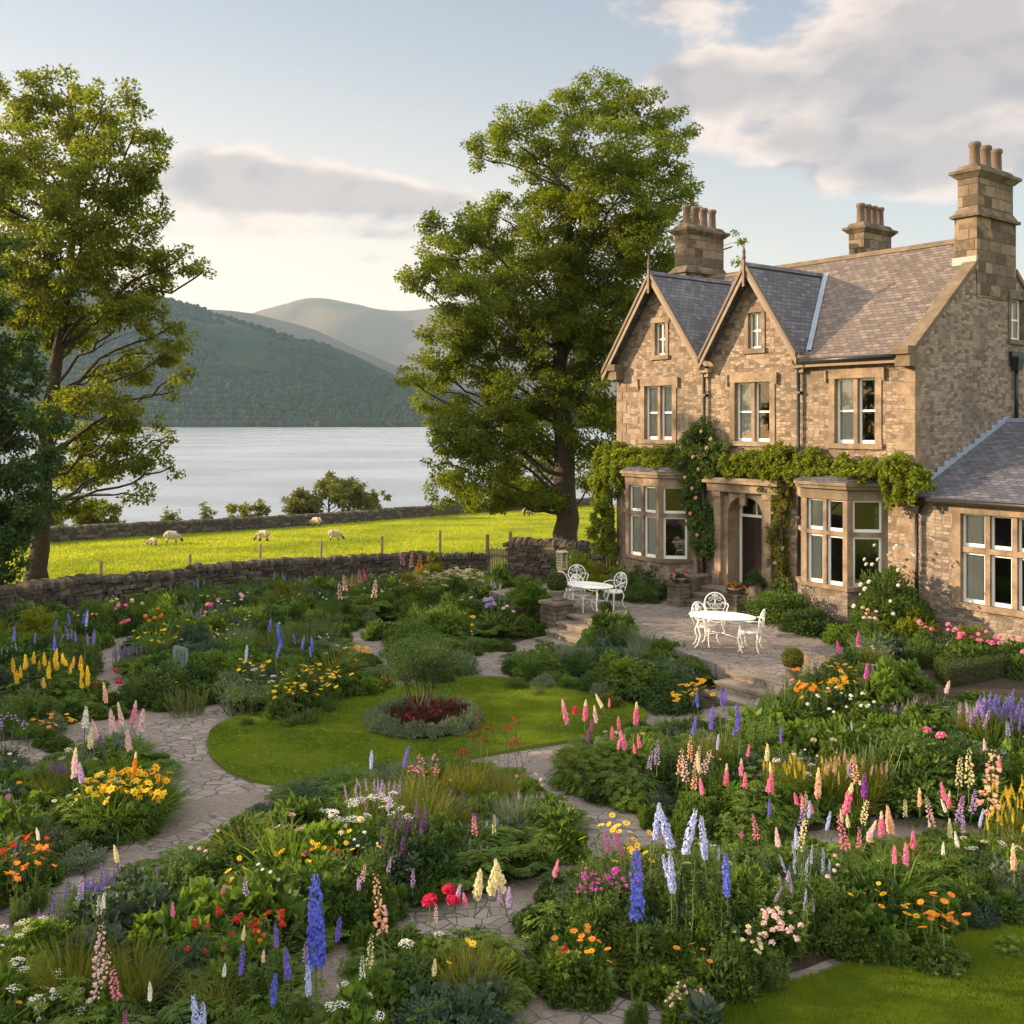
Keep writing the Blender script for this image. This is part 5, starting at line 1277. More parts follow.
# ------------------------------------------------------------------ drystone walls
def stones(mb, A, B, h, th, sl, sh, rng, cope=.2, step_=None, zbase=None):
    """dry stone courses with a cope of stones on edge, every stone a rough block"""
    A, B = np.array(A, float), np.array(B, float); L = np.linalg.norm(B - A); d = (B - A) / L; nrm = np.array([-d[1], d[0]])
    def blk(s0, s1, z0, z1, o0, o1, m, jit=.018):
        v = []
        for z in (z0, z1):
            for s_, o in ((s0, o0), (s1, o0), (s1, o1), (s0, o1)):
                q = A + d * s_ + nrm * o; g = tzf(*q) if zbase is None else zbase
                v.append((q[0] + rng.normal(0, jit), q[1] + rng.normal(0, jit), g + z + rng.normal(0, jit * .6)))
        mb.add(v, [(3, 2, 1, 0), (4, 5, 6, 7), (0, 1, 5, 4), (1, 2, 6, 5), (2, 3, 7, 6), (3, 0, 4, 7)], m)
    z = 0.
    while z < h - .05:
        hh = sh * rng.uniform(.75, 1.3); s = -rng.uniform(0, sl); w2 = th / 2 * (1.15 - .3 * z / h)
        while s < L:
            l = sl * rng.uniform(.6, 1.6); o = rng.uniform(-.03, .03); g = .012 + .01 * rng.random()
            blk(s + g, min(s + l, L) - g, z + .005, z + hh - .008, -w2 + o, w2 + rng.uniform(-.03, .03), int(rng.random() < .3)); s += l
        z += hh
    zt__ = z
    cb = MB(); s = 0.
    while s < L:
        l = .10 * rng.uniform(.8, 1.6) * (sl / .3); hh = cope * rng.uniform(.75, 1.25); w2 = th / 2 * 1.0
        v = []; tilt = rng.uniform(-.04, .09)
        for zz, k in ((zt__ - .01, 0), (zt__ + hh * .6, .5), (zt__ + hh, 1)):
            sh_ = [1, .97, .5][int(k * 2)]
            for s_, o in ((s + .01, -w2 * sh_), (s + l - .01, -w2 * sh_), (s + l - .01, w2 * sh_), (s + .01, w2 * sh_)):
                q = A + d * (s_ + tilt * k) + nrm * o; g = tzf(*q) if zbase is None else zbase
                v.append((q[0] + rng.normal(0, .01), q[1] + rng.normal(0, .01), g + zz + rng.normal(0, .01)))
        cb.add(v, [(8, 9, 10, 11), (0, 1, 5, 4), (1, 2, 6, 5), (2, 3, 7, 6), (3, 0, 4, 7), (4, 5, 9, 8), (5, 6, 10, 9), (6, 7, 11, 10), (7, 4, 8, 11)], int(rng.random() < .35)); s += l
    return cb
def wall_obj(label, pts, h, th, sl, sh, seed, cope=.2, zbase=None):
    r = empty('drystone_wall', (0, 0, 0), 0, label, 'wall'); a = MB(); rng = np.random.default_rng(seed); cbs = []
    for A, B in zip(pts, pts[1:]): cbs.append(stones(a, A, B, h, th, sl, sh, rng, cope, zbase=zbase))
    core = MB()
    for A, B in zip(pts, pts[1:]):
        A2, B2 = np.array(A), np.array(B); d = (B2 - A2) / np.linalg.norm(B2 - A2); n = np.array([-d[1], d[0]]) * th * .33; k = max(1, int(np.linalg.norm(B2 - A2) / 1.5))
        for i in range(k):
            p, q = A2 + (B2 - A2) * i / k, A2 + (B2 - A2) * (i + 1) / k; v = []
            for zz in (-.3, h * .98):
                for c in (p - n, q - n, q + n, p + n): v.append((c[0], c[1], (tzf(*c) if zbase is None else zbase) + zz))
            a.add(v, [(4, 5, 6, 7), (0, 1, 5, 4), (2, 3, 7, 6)], 0)
    a.build('stonework', [MT['dry'], MT['dry2']], r)
    allc = MB()
    for c in cbs:
        off = allc.nv; allc.v += c.v; allc.f += [tuple(i + off for i in f) for f in c.f]; allc.m += c.m; allc.sm += c.sm; allc.nv += c.nv
    allc.build('coping', [MT['dry'], MT['dry2']], r); return r
nwp = [tuple(hit(px, 0, z)[:2]) if False else (x, y) for px, z, x, y in ((0, 0, -15.5, 16.), (0, 0, -13.4, 25.8), (0, 0, -12.3, 29.6), (0, 0, -10.4, 32.2), (0, 0, -7.6, 35.3), (0, 0, -3.4, 38.2), (0, 0, -.9, 38.6))]
wall_obj('dark drystone wall between the flower garden and the meadow', nwp, 1.08, .5, .30, .13, 61)
wall_obj('taller dark drystone wall behind the far terrace below the great tree', [(-.05, 37.8), (2.2, 36.6), (5.2, 35.2)], 1.55, .5, .30, .13, 62, zbase=tzf(1, 37) + .0)
wall_obj('long distant drystone wall along the lake side of the meadow', [(-52, 17), (-28.3, 60.), (-12, 90), (4.6, 120.), (12, 133.5)], .78, .6, .5, .18, 63, cope=.22)
# fence posts along the near wall
def fpost(px, pt, pb, label):
    Y = 36 + (px - 100) * .006; x = (px - 512) / F; 
    # a pace behind the wall, on the meadow side
    best = None
    for A, B in zip(nwp, nwp[1:]):
        for k in range(60):
            q = np.array(A) + (np.array(B) - np.array(A)) * k / 60
            if best is None or abs(q[0] / q[1] - x) < best[0]: best = (abs(q[0] / q[1] - x), q)
    q = best[1] + np.array([-.25, .55]); q = q * 1.0; x_ = x * q[1]; zt_ = CAMZ - (pt - HY) / F * q[1]; g = tzf(x_, q[1])
    mb = MB(); mb.tube([(0, 0, -.1), (.01, 0, zt_ - g)], [.05, .045], 7); mb.lathe(.01, 0, [(.045, zt_ - g), (.03, zt_ - g + .03), (0, zt_ - g + .035)], 7)
    o = mb.build('fence_post', MT['post']); o.location = (x_, q[1], g); tag(o, label, 'post', 'fence posts behind the near wall')
for px, pt, lab in ((101, 562, 'thin timber post behind the near wall, first right of the dark trunk'), (190, 555, 'thin timber post behind the near wall below the ewe and lamb'), (260, 545, 'thin timber post behind the near wall below the lone central sheep'),
                    (321, 542, 'thin timber post behind the near wall below the sheep at centre'), (382, 537, 'thin timber post behind the near wall above the pale foxgloves'), (440, 531, 'thin timber post behind the near wall above the white flowering shrub')):
    fpost(px, pt, 0, lab)
# gate between the two walls
gr = empty('garden_gate', (-.5, 38.25, tzf(-.5, 38.2)), -.35, 'weathered brown picket gate between the low wall and the tall wall', 'gate')
mb = MB(); mb.box(-.52, -.42, -.05, .05, 0, 1.95); mb.build('gate_post', MT['post'], gr)
mb = MB(); mb.box(.42, .52, -.05, .05, 0, 1.95 + .15); mb.build('gate_post', MT['post'], gr)
mb = MB()
for i in range(9): x = -.36 + i * .09; mb.box(x - .03, x + .03, -.02, .0, .12, 1.42 + .04 * (i % 2))
mb.box(-.40, .40, .003, .035, .35, .44); mb.box(-.40, .40, .003, .035, 1.1, 1.19); mb.build('gate_leaf', MT['post'], gr)

# ------------------------------------------------------------------ sheep
def make_sheep():
    root = empty('sheep', (0, 0, 0))
    me = bpy.data.meshes.new('body'); bm = bmesh.new()
    J = {'rump': (-.42, 0, .62, .20), 'hip': (-.28, 0, .64, .27), 'belly': (0, 0, .62, .29), 'chest': (.28, 0, .62, .26), 'neck': (.48, 0, .52, .14), 'poll': (.60, 0, .34, .10), 'head': (.68, .0, .20, .075), 'nose': (.73, .0, .10, .045), 'tail': (-.55, 0, .50, .06)}
    E = [('belly', 'hip'), ('hip', 'rump'), ('rump', 'tail'), ('belly', 'chest'), ('chest', 'neck'), ('neck', 'poll'), ('poll', 'head'), ('head', 'nose')]
    for s, n in ((1, 'l'), (-1, 'r')):
        J['fk' + n] = (.27, s * .13, .34, .075); J['fc' + n] = (.26, s * .13, .17, .045); J['fh' + n] = (.28, s * .13, .02, .045); E += [('chest', 'fk' + n), ('fk' + n, 'fc' + n), ('fc' + n, 'fh' + n)]
        J['bk' + n] = (-.27, s * .13, .38, .10); J['bc' + n] = (-.36, s * .13, .22, .05); J['bh' + n] = (-.32, s * .13, .02, .045); E += [('hip', 'bk' + n), ('bk' + n, 'bc' + n), ('bc' + n, 'bh' + n)]
        J['ear' + n] = (.56, s * .17, .33, .025); E += [('poll', 'ear' + n)]
    vs = {k: bm.verts.new(v[:3]) for k, v in J.items()}
    for a, b in E: bm.edges.new((vs[a], vs[b]))
    bm.verts.index_update(); order = list(J)
    bm.to_mesh(me); bm.free(); o = bpy.data.objects.new('body', me); COL.objects.link(o)
    md = o.modifiers.new('skin', 'SKIN'); sk = me.skin_vertices[0].data if me.skin_vertices else None
    if sk is None:
        bm = bmesh.new(); bm.from_mesh(me); ly = bm.verts.layers.skin.verify(); bm.to_mesh(me); bm.free(); sk = me.skin_vertices[0].data
    for i, k in enumerate(order): sk[i].radius = (J[k][3], J[k][3]); sk[i].use_root = (k == 'belly')
    o.modifiers.new('sub', 'SUBSURF').levels = 2; o.modifiers['sub'].render_levels = 2
    dg = bpy.context.evaluated_depsgraph_get(); me2 = bpy.data.meshes.new_from_object(o.evaluated_get(dg)); bpy.data.objects.remove(o)
    me2.name = 'body'; me2.materials.clear(); me2.materials.append(MT['fleece']); me2.materials.append(MT['sheepskin'])
    for p in me2.polygons:
        c = p.center; p.use_smooth = True; p.material_index = int((c.x > .55 and c.z < .42) or c.z < .26)
    for v in me2.vertices:
        if v.co.z > .3 and v.co.x < .5: v.co += v.normal * .025 * mn.noise(v.co * 14)
    b = bpy.data.objects.new('body', me2); COL.objects.link(b); b.parent = root
    return root
sh0 = make_sheep()
SHP = [(153, 546, .62, 2.9, 'small lamb grazing beside the large ewe at the left of the meadow'), (172, 544, 1.0, .4, 'large pale ewe grazing beside a lamb at the left of the meadow'), (263, 542, .92, 3.0, 'pale sheep grazing alone in the middle of the meadow'),
       (335, 541, .92, .3, 'pale sheep grazing in the meadow near the post at centre'), (316, 527, 1.0, 2.8, 'sheep standing far off close to the distant wall'), (527, 516, .95, .2, 'pale sheep grazing in the meadow left of the great trunk'),
       (546, 510, .8, 2.9, 'distant sheep close against the left of the great trunk'), (538, 509, .7, .5, 'tiny distant sheep between the pale sheep and the great trunk')]
for i, (px, py, sc, rz, lab) in enumerate(SHP):
    o = sh0 if i == 0 else copy_tree(sh0); p = hit(px, py); o.location = p; o.scale = (sc * .86,) * 3; o.rotation_euler.z = rz; tag(o, lab, 'sheep', 'sheep grazing in the meadow')
# ------------------------------------------------------------------ climbers on the front of the house
def climber(name, label, masses, stems, mat, n, L, Wd, seed, blooms=None, cat='climbing plant'):
    """foliage masses in house coordinates (a, out, z, ra, rz) hugging the wall; stems: list of point lists"""
    rng = np.random.default_rng(seed); root = empty(name, (HC.x, HC.y, 0), HR, label, cat)
    mb = MB()
    for st in stems: mb.tube([(-a, -o, z) for a, o, z in st], [.045 * (1 - .6 * i / len(st)) for i in range(len(st))], 6)
    mb.build('stem', MT['twig'], root)
    masses = [(m[0], m[1], m[2], m[3] * 1.15, m[4] * 1.2) for m in masses]; n = int(n * 1.35); w_ = np.array([m[3] * m[4] for m in masses]); k = rng.choice(len(masses), n, p=w_ / w_.sum()); M_ = np.array(masses)[k]
    nc = len(masses) * 14; 
    off = rdir(rng, n) * (rng.uniform(0, 1, n) ** .45)[:, None]
    cl = rng.integers(0, 14, n); cd = rdir(rng, nc).reshape(len(masses), 14, 3)[k, cl] * rng.uniform(.35, 1.25, (len(masses), 14))[k, cl][:, None]
    q = cd + off * .42
    Pl = np.stack([-(M_[:, 0] + q[:, 0] * M_[:, 3]), -np.maximum(.02, M_[:, 1] + q[:, 1] * .26), M_[:, 2] + q[:, 2] * M_[:, 4]], 1)
    D = np.stack([off[:, 0], -np.abs(off[:, 1]) - .4, off[:, 2] * .5 - .35], 1) + rng.normal(0, .35, (n, 3)); N = np.stack([rng.normal(0, .4, n), -np.ones(n) * .9, np.ones(n) * .6 + rng.normal(0, .3, n)], 1)
    mb = MB(); leaves(mb, Pl, D, N, L * rng.uniform(.6, 1.3, n), Wd * rng.uniform(.7, 1.2, n)); mb.build('foliage', G[mat], root)
    if blooms:
        col, pts = blooms
        for (a, o, z) in pts:
            m_, nm = head_mesh('rose', col, int(rng.integers(3))); f = bpy.data.objects.new('rose_bloom', m_); COL.objects.link(f); f.parent = root; f.location = (-a, -o, z); f.rotation_euler = (1.2, 0, rng.uniform(-.5, .5)); f.scale = (1.6,) * 3
    return root
vm = [(a, .16, 4.32 + .09 * math.sin(a * 3.1) + .10 * math.sin(a * 7.3), .42, .24 + .06 * math.sin(a * 5)) for a in np.arange(-.15, 5.6, .34)]
vm += [(1.2, .45, 4.22, .5, .14), (2.3, .4, 4.25, .5, .13), (-.15, .25, 4.1, .3, .3), (.35, .25, 3.95, .32, .34), (.2, .25, 4.3, .3, .3), (3.5, .2, 4.7, .3, .2), (4.05, .16, 4.05, .28, .30), (4.0, .16, 4.6, .4, .2)]
climber('climbing_vine', 'bright green vine trained in a band below the upper windows and over the right bay', vm, [[(3.62, .1, .5), (3.66, .12, 2), (3.7, .14, 3.4), (3.3, .14, 4.3), (1.5, .14, 4.4), (.1, .14, 4.3)], [(3.7, .12, 3.2), (4.2, .14, 4.2), (5.4, .14, 4.3)]], 'vine', 15000, .10, .075, 71)
vm = [(3.72 + .1 * math.sin(z * 3), .14, z, .22, .34) for z in np.arange(1.2, 4.0, .3)]
climber('climbing_rose', 'thin climbing rose between the doorway and the right bay', vm, [[(3.8, .06, .5), (3.7, .1, 2), (3.85, .1, 4)], [(3.6, .06, .5), (3.72, .1, 2.3), (3.5, .1, 3.9)]], 'olive', 4200, .07, .045, 72, ('white', [(3.9, .2, 3.1), (3.6, .2, 2.2), (3.8, .22, 1.8)]))
vm = [(6.45 + .25 * math.sin(z * 2.3), .22, z, .36, .34) for z in np.arange(2.0, 4.3, .3)] + [(6.6, .25, 4.5, .6, .4), (6.2, .25, 4.75, .5, .42), (6.9, .25, 4.4, .5, .3), (6.5, .25, 5.1, .42, .3), (5.9, .22, 4.4, .45, .3), (6.0, .2, 4.0, .3, .3), (6.25, .2, 5.3, .25, .2), (5.7, .2, 4.7, .35, .25)]
climber('climbing_rose', 'large climbing rose with peach blooms between the left bay and the doorway', vm, [[(6.35, .08, .5), (6.4, .12, 1.6), (6.3, .16, 3), (6.5, .16, 4.6)], [(6.5, .08, .5), (6.6, .14, 2.1), (6.4, .16, 3.9)]], 'mid', 12500, .085, .06, 73,
        ('peach', [(6.3, .5, 3.35), (6.6, .5, 4.9), (6.1, .5, 5.2), (6.9, .5, 4.3), (6.5, .5, 2.9), (6.75, .45, 3.9), (5.9, .5, 4.75), (6.4, .5, 4.5), (6.2, .5, 4.15), (5.8, .45, 5.0), (6.3, .45, 2.3), (6.05, .45, 4.6), (6.85, .5, 4.75), (6.55, .48, 5.25), (6.45, .48, 3.6)]))
vm = [(a, .20, 4.42 + .08 * math.sin(a * 4), .42, .26) for a in np.arange(7.2, 10.2, .34)] + [(9.0, .4, 4.22, .6, .16), (8.0, .35, 4.25, .5, .14), (9.7, .35, 4.0, .4, .3), (10.1, .25, 4.1, .5, .4), (10.35, .2, 3.6, .42, .45), (10.4, .2, 3.0, .42, .45), (10.2, .2, 2.5, .4, .4), (10.5, .2, 2.0, .4, .4), (10.1, .25, 1.7, .36, .35), (10.5, .15, 4.3, .4, .3), (10.7, .1, 3.3, .3, .5)]
climber('climbing_vine', 'sunlit yellow green vine wrapping the far corner of the house and the left bay', vm, [[(9.95, .1, .4), (10.0, .14, 1.6), (10.1, .14, 3), (10, .14, 4.3), (8, .14, 4.4)], [(10.15, .1, .4), (10.25, .14, 2), (10.3, .14, 4)], [(10.3, .1, .4), (10.35, .14, 2)]], 'vine', 15000, .105, .075, 74)

# ------------------------------------------------------------------ garden furniture: white cast metal
def curve_leg(mb, x, y, top, sx, sy, r=.014):
    pts = [(x, y, top), (x + sx * .03, y + sy * .03, top * .75), (x - sx * .005, y - sy * .005, top * .4), (x + sx * .03, y + sy * .03, top * .12), (x + sx * .07, y + sy * .07, 0.005)]
    mb.tube(pts, [r * 1.2, r * 1.3, r, r * .9, r], 6)
def make_table():
    r = empty('garden_table'); mb = MB(); n = 28; A_, B_ = .74, .46; V = []
    for k in range(n):
        a = 2 * math.pi * k / n; V.append((A_ * math.cos(a), B_ * math.sin(a)))
    mb.prism(V, .70, .722); 
    for k in range(10): a = 2 * math.pi * k / 10; mb.tube([(A_ * .94 * math.cos(a + j * .15), B_ * .94 * math.sin(a + j * .15), .70 - .06 * math.sin(j * math.pi / 4)) for j in range(5)], .010, 5)
    for q in (.30, .62, .86): mb.tube([(A_ * q * math.cos(a), B_ * q * math.sin(a), .724) for a in np.linspace(0, 2 * math.pi, 25)], .007, 5)
    mb.build('table_top', MT['white'], r)
    for sx, sy in ((1, 1), (1, -1), (-1, 1), (-1, -1)): m2 = MB(); curve_leg(m2, sx * .42, sy * .24, .70, sx * 1.6, sy, .02); m2.build('leg', MT['white'], r)
    m2 = MB(); m2.tube([(-.42, -.24, .30), (0, 0, .34), (.42, .24, .30)], .012, 5); m2.tube([(-.42, .24, .30), (0, 0, .335), (.42, -.24, .30)], .012, 5); m2.build('stretcher', MT['white'], r)
    return r
def make_chair():
    r = empty('garden_chair'); mb = MB(); n = 20
    mb.prism([(.23 * math.cos(2 * math.pi * k / n), .22 * math.sin(2 * math.pi * k / n)) for k in range(n)], .425, .45)
    mb.tube([(.23 * math.cos(a), .22 * math.sin(a), .42) for a in np.linspace(0, 2 * math.pi, 21)], .014, 5); mb.build('seat', MT['white'], r)
    for sx, sy in ((1, 1), (1, -1), (-1, 1), (-1, -1)): m2 = MB(); curve_leg(m2, sx * .15, sy * .15, .43, sx, sy); m2.build('leg', MT['white'], r)
    b = MB(); f = lambda u, z: (u, .20 + .10 * (z - .44) + .05 * (1 - (u / .24) ** 2) * .6, z)
    out = [f(.17, .44)] + [f(.235 * math.cos(a), .66 + .23 * math.sin(a)) for a in np.linspace(-.6, math.pi + .6, 18)] + [f(-.17, .44)]; b.tube(out, .014, 6)
    for sgn in (-1, 1):                                         # scrollwork
        for cx, cz, rr in ((.09, .60, .055), (.10, .74, .05), (.04, .82, .035), (.16, .66, .03)):
            b.tube([f(sgn * (cx + rr * (1 - k / 26) * math.cos(k * .5)), cz + rr * (1 - k / 26) * math.sin(k * .5)) for k in range(17)], .007, 4)
        b.tube([f(0, .44), f(sgn * .07, .55), f(sgn * .0, .68), f(sgn * .06, .80), f(0, .885)], .008, 4)
    b.tube([f(0, .44), f(0, .88)], .009, 5); b.tube([f(-.2, .54), f(.2, .54)], .008, 5); b.build('backrest', MT['white'], r)
    for s in (-1, 1): m2 = MB(); m2.tube([(s * .20, .21, .66), (s * .27, .10, .67), (s * .27, -.08, .65), (s * .235, -.14, .60), (s * .21, -.12, .45)], .012, 6); m2.build('armrest', MT['white'], r)
    return r
t0 = make_table(); c0 = make_chair()
T1, T2 = hit(588, 612, .5), hit(722, 648, .5)
t0.location = T1; t0.rotation_euler.z = HR + .25; tag(t0, 'white ornate oval table on the far end of the terrace by the pedestal', 'table', 'white garden tables')
t1 = copy_tree(t0); t1.location = T2; t1.rotation_euler.z = HR + .45; tag(t1, 'white ornate oval table on the terrace in front of the door steps', 'table', 'white garden tables')
first = True
for px, py, face, lab in ((578, 599, T1, 'ornate white chair on the house side of the far table, tall back to the vine'), (583, 611, T1, 'ornate white chair nearest the pedestal at the far table, seen from behind'), (614, 608, T1, 'ornate white chair at the right end of the far table'), (566, 607, T1, 'ornate white chair at the left end of the far table'),
                      (707, 645, T2, 'ornate white chair at the left front of the near table among flowers'), (751, 651, T2, 'ornate white chair at the right end of the near table, clear of the plants'), (716, 634, T2, 'ornate white chair at the far side of the near table below the planter')):
    c = c0 if first else copy_tree(c0); first = False
    p = hit(px, py, .5); c.location = p; d = face - p; c.rotation_euler.z = math.atan2(d.y, d.x) + math.pi / 2; c.scale = (1.04,) * 3
    tag(c, lab, 'chair', 'white garden chairs on the terrace')
# pedestals with clipped box, planters with geraniums
def pedestal(p, w_, h, label, zb=None):
    r = empty('stone_pedestal', (p.x, p.y, p.z), HR, label, 'pedestal')
    mb = MB(); n = int(h / .11); rng = np.random.default_rng(int(p.x * 100) % 97)
    for i in range(n):
        z = h * i / n; j = rng.uniform(-.012, .012, 4); k = rng.uniform(-.08, .08)
        for xa, xb in ((-w_, k - .006), (k + .006, w_)): mb.box(xa + j[0], xb + j[1], -w_ + j[2], w_ + j[3], z, z + h / n - .012)
    mb.build('pier', MT['ashdark'], r); mb = MB(); mb.box(-w_ - .05, w_ + .05, -w_ - .05, w_ + .05, h, h + .07); mb.build('cap_stone', MT['step'], r); return h + .07
def boxball_pot(p, sc, label, pot=True, mat='box'):
    r = empty('clipped_box_plant', p, .3, label, 'topiary'); z = 0
    if pot: mb = MB(); mb.lathe(0, 0, [(.09, 0), (.13, .02), (.10, .05), (.17, .17), (.20, .22), (.20, .25), (.17, .25), (.16, .21)], 14); o = mb.build('urn', MT['terra'], r); o.scale = (sc, sc, sc); z = .22 * sc
    o = bpy.data.objects.new('foliage', fol_mesh('box_ball', mat, 0)); COL.objects.link(o); o.parent = r; o.location = (0, 0, z + .19 * sc); o.scale = (sc * 1.05,) * 3
p = hit(557, 632, .0); h1 = pedestal(Vector((p.x, p.y, 0)), .30, .75, 'stone pedestal with a tall clipped box at the left of the far steps'); boxball_pot(Vector((p.x, p.y, h1)), 1.15, 'clipped box ball in an urn on the left pedestal of the far steps')
q = hit(605, 641, .0); h1 = pedestal(Vector((q.x, q.y, 0)), .26, .42, 'low stone pedestal at the right of the far steps'); boxball_pot(Vector((q.x, q.y, h1)), .78, 'small clipped box ball on the low pedestal right of the far steps')
q = hit(793, 703, .0); h1 = pedestal(Vector((q.x, q.y, 0)), .22, .42, 'low stone pedestal under the yellowish clipped ball'); boxball_pot(Vector((q.x, q.y, h1)), .92, 'yellowish clipped box ball beside the near steps', mat='olive')
def planter(p, sz, label, lab2):
    r = empty('stone_planter', p, HR, label, 'planter')
    mb = MB(); rng = np.random.default_rng(5)
    for i in range(5):
        z = .11 * i; mb.box(-sz + rng.uniform(-.01, .01), rng.uniform(-.05, .05), -sz, sz, z, z + .10); mb.box(rng.uniform(-.04, .04), sz + rng.uniform(-.01, .01), -sz + .006, sz - .006, z, z + .10)
    mb.box(-sz - .04, sz + .04, -sz - .04, sz + .04, .55, .60); mb.build('pier', MT['ashdark'], r)
    mb = MB(); mb.lathe(0, 0, [(.14, .60), (.20, .70), (.24, .76), (.22, .76), (.2, .72)], 12); mb.build('bowl', MT['terra'], r)
    plant('geranium_plant', 'ladys_mantle', Vector(p) + Vector((0, 0, .66)), .24, [('rose', 'hot' if sz > .2 else 'crimson', 17, .27, .27, 1.0)], 'mid', 'potted flowers', lab2, wide=.62, place_=None)
planter(H(6.05, -1.45, .5), .22, 'rough stone planter pier at the left of the door steps', 'pink red geraniums in the planter left of the door steps')
planter(H(4.05, -1.5, .5), .20, 'rough stone planter pier at the right of the door steps', 'crimson geraniums in the planter right of the door steps')
# potted shrub beside the door
r = empty('door_pot', H(4.2, -.5, .95), 0, 'dark pot with a bushy green plant on the top step right of the door', 'pot plant')
mb = MB(); mb.lathe(0, 0, [(.12, 0), (.17, .05), (.19, .28), (.21, .30), (.19, .31), (.17, .27)], 12); mb.build('pot', MT['terra'], r)
o = bpy.data.objects.new('foliage', fol_mesh('leafy_shrub', 'deep', 1)); COL.objects.link(o); o.parent = r; o.location = (0, 0, .25); o.scale = (.58, .58, .6)
# lantern post at the far end of the terrace
p = hit(562, 590, .5); r = empty('lantern_post', p, HR, 'pale wooden post with a slatted lantern box at the far end of the terrace', 'garden post')
mb = MB(); mb.box(-.045, .045, -.045, .045, 0, .62); mb.box(-.10, .10, -.02, .02, .42, .46); mb.build('post', MT['paleWood'], r)
mb = MB(); mb.box(-.11, .11, -.11, .11, .60, .64)
for sx in (-1, 1):
    for sy in (-1, 1): mb.box(sx * .10 - .015, sx * .10 + .015, sy * .10 - .015, sy * .10 + .015, .64, 1.12)
for k in range(6): mb.box(-.085, .085, -.10, -.085, .66 + k * .08, .70 + k * .08); mb.box(-.085, .085, .085, .10, .66 + k * .08, .70 + k * .08); mb.box(-.10, -.086, -.084, .084, .66 + k * .08, .70 + k * .08)
mb.frustum(0, 0, 1.12, 1.17, .14, .14, .09, .09); mb.build('lantern_box', MT['paleWood'], r)
# little grey-green chair by the left path
p = hit(189, 690); r = empty('garden_chair', p, 2.5, 'weathered grey green wooden chair half hidden among shrubs by the left path', 'chair')
gm = plain('grey_green_paint', (.16, .21, .19), .7, 0, .15, 8); mb = MB(); mb.box(-.24, .24, -.22, .22, .42, .45); mb.build('seat', gm, r)
for sx in (-1, 1):
    for sy in (-1, 1): mb = MB(); mb.box(sx * .21 - .02, sx * .21 + .02, sy * .2 - .02, sy * .2 + .02, 0, .42 if sy < 0 else .90); mb.build('leg', gm, r)
mb = MB()
for k in range(5): mb.box(-.17 + k * .085 - .02, -.17 + k * .085 + .02, .19, .21, .52, .84)
mb.box(-.19, .19, .185, .215, .84, .92); mb.box(-.19, .19, .187, .213, .48, .53); mb.build('backrest', gm, r)
# clipped hedge at the right edge
hp = hit(948, 694, .3); hw_ = 1.0
root = empty('clipped_hedge', (0, 0, 0), 0, 'low clipped green hedge with a flat top at the right edge', 'hedge')
A_ = hit(948, 694, .45); B_ = hit(1180, 650, .45); rng = np.random.default_rng(3); n = 30000; u = rng.uniform(0, 1, n); f_ = rng.uniform(0, 1, n)
dv = (B_ - A_).normalized(); nv = Vector((.15, .98, 0)); LH = (B_ - A_).length; WDH, HH = .85, .52
s_ = u * LH; o_ = np.where(f_ < .5, rng.uniform(0, WDH, n), np.where(f_ < .85, 0, WDH)); z_ = np.where(f_ < .5, HH, rng.uniform(0, HH, n)); e_ = rng.random(n) < .10; s_ = np.where(e_, 0, s_); o_ = np.where(e_, rng.uniform(0, WDH, n), o_); z_ = np.where(e_, rng.uniform(0, HH, n), z_)
wob = np.array([.05 * mn.noise(Vector((a * 2, b * 2, c * 2))) for a, b, c in zip(s_, o_, z_)])
Pn = np.stack([A_.x + dv.x * s_ + nv.x * o_, A_.y + dv.y * s_ + nv.y * o_, .42 + z_ + wob], 1) + rng.normal(0, .02, (n, 3))
mb = MB(); D = rdir(rng, n) + (0, 0, .4); leaves(mb, Pn, D, rdir(rng, n), .034, .022)
c_ = [(A_ + dv * a + nv * b) for a, b in ((.06, .06), (LH, .06), (LH, WDH - .06), (.06, WDH - .06))]; mb.build('foliage', G['box'], root)
mb = MB(); v = [(c.x, c.y, z) for z in (.3, .42 + HH - .06) for c in c_]; mb.add(v, [(4, 5, 6, 7), (0, 1, 5, 4), (1, 2, 6, 5), (2, 3, 7, 6), (3, 0, 4, 7)]); mb.build('branches', MT['twig'], root)
# ------------------------------------------------------------------ the flowers one can point at
def D_(px, pt, h, heads, kind, mat=None, name='flower', desc='', wide=1., fh=None, cat='flower', gp=None):
    """px, pt: where its top shows; h: full height; foliage height fh"""
    p = place(px, pt, h); return plant(name, kind, p, fh or h * .6, heads, mat, cat, desc, gp, wide, place_='')
def spk(kind, col, n, h, sp, sc, L): return (kind, col, n, h - L * sc, sp, sc)
CN = {'blue': 'blue', 'violet': 'violet blue', 'paleblue': 'pale blue', 'pink': 'pink', 'hot': 'bright pink', 'magenta': 'magenta', 'crimson': 'crimson', 'red': 'red', 'darkred': 'dark red', 'white': 'white', 'cream': 'cream', 'yellow': 'yellow',
      'gold': 'golden', 'orange': 'orange', 'peach': 'peach', 'palepink': 'pale pink', 'lilac': 'lilac', 'lavender': 'lavender', 'purple': 'purple'}
def delph(px, pt, col, n=1, h=1.35, sc=1., sp=.12, kind='delphinium'):
    L = .74 if kind.endswith('big') else .52
    D_(px, pt, h, [spk(kind, col, n, h, sp, sc, L)], 'larkspur_leaves', None, 'delphinium', f'{CN[col]} delphinium with {"one spike" if n == 1 else "several spikes" if n > 2 else "two spikes"}', .8)
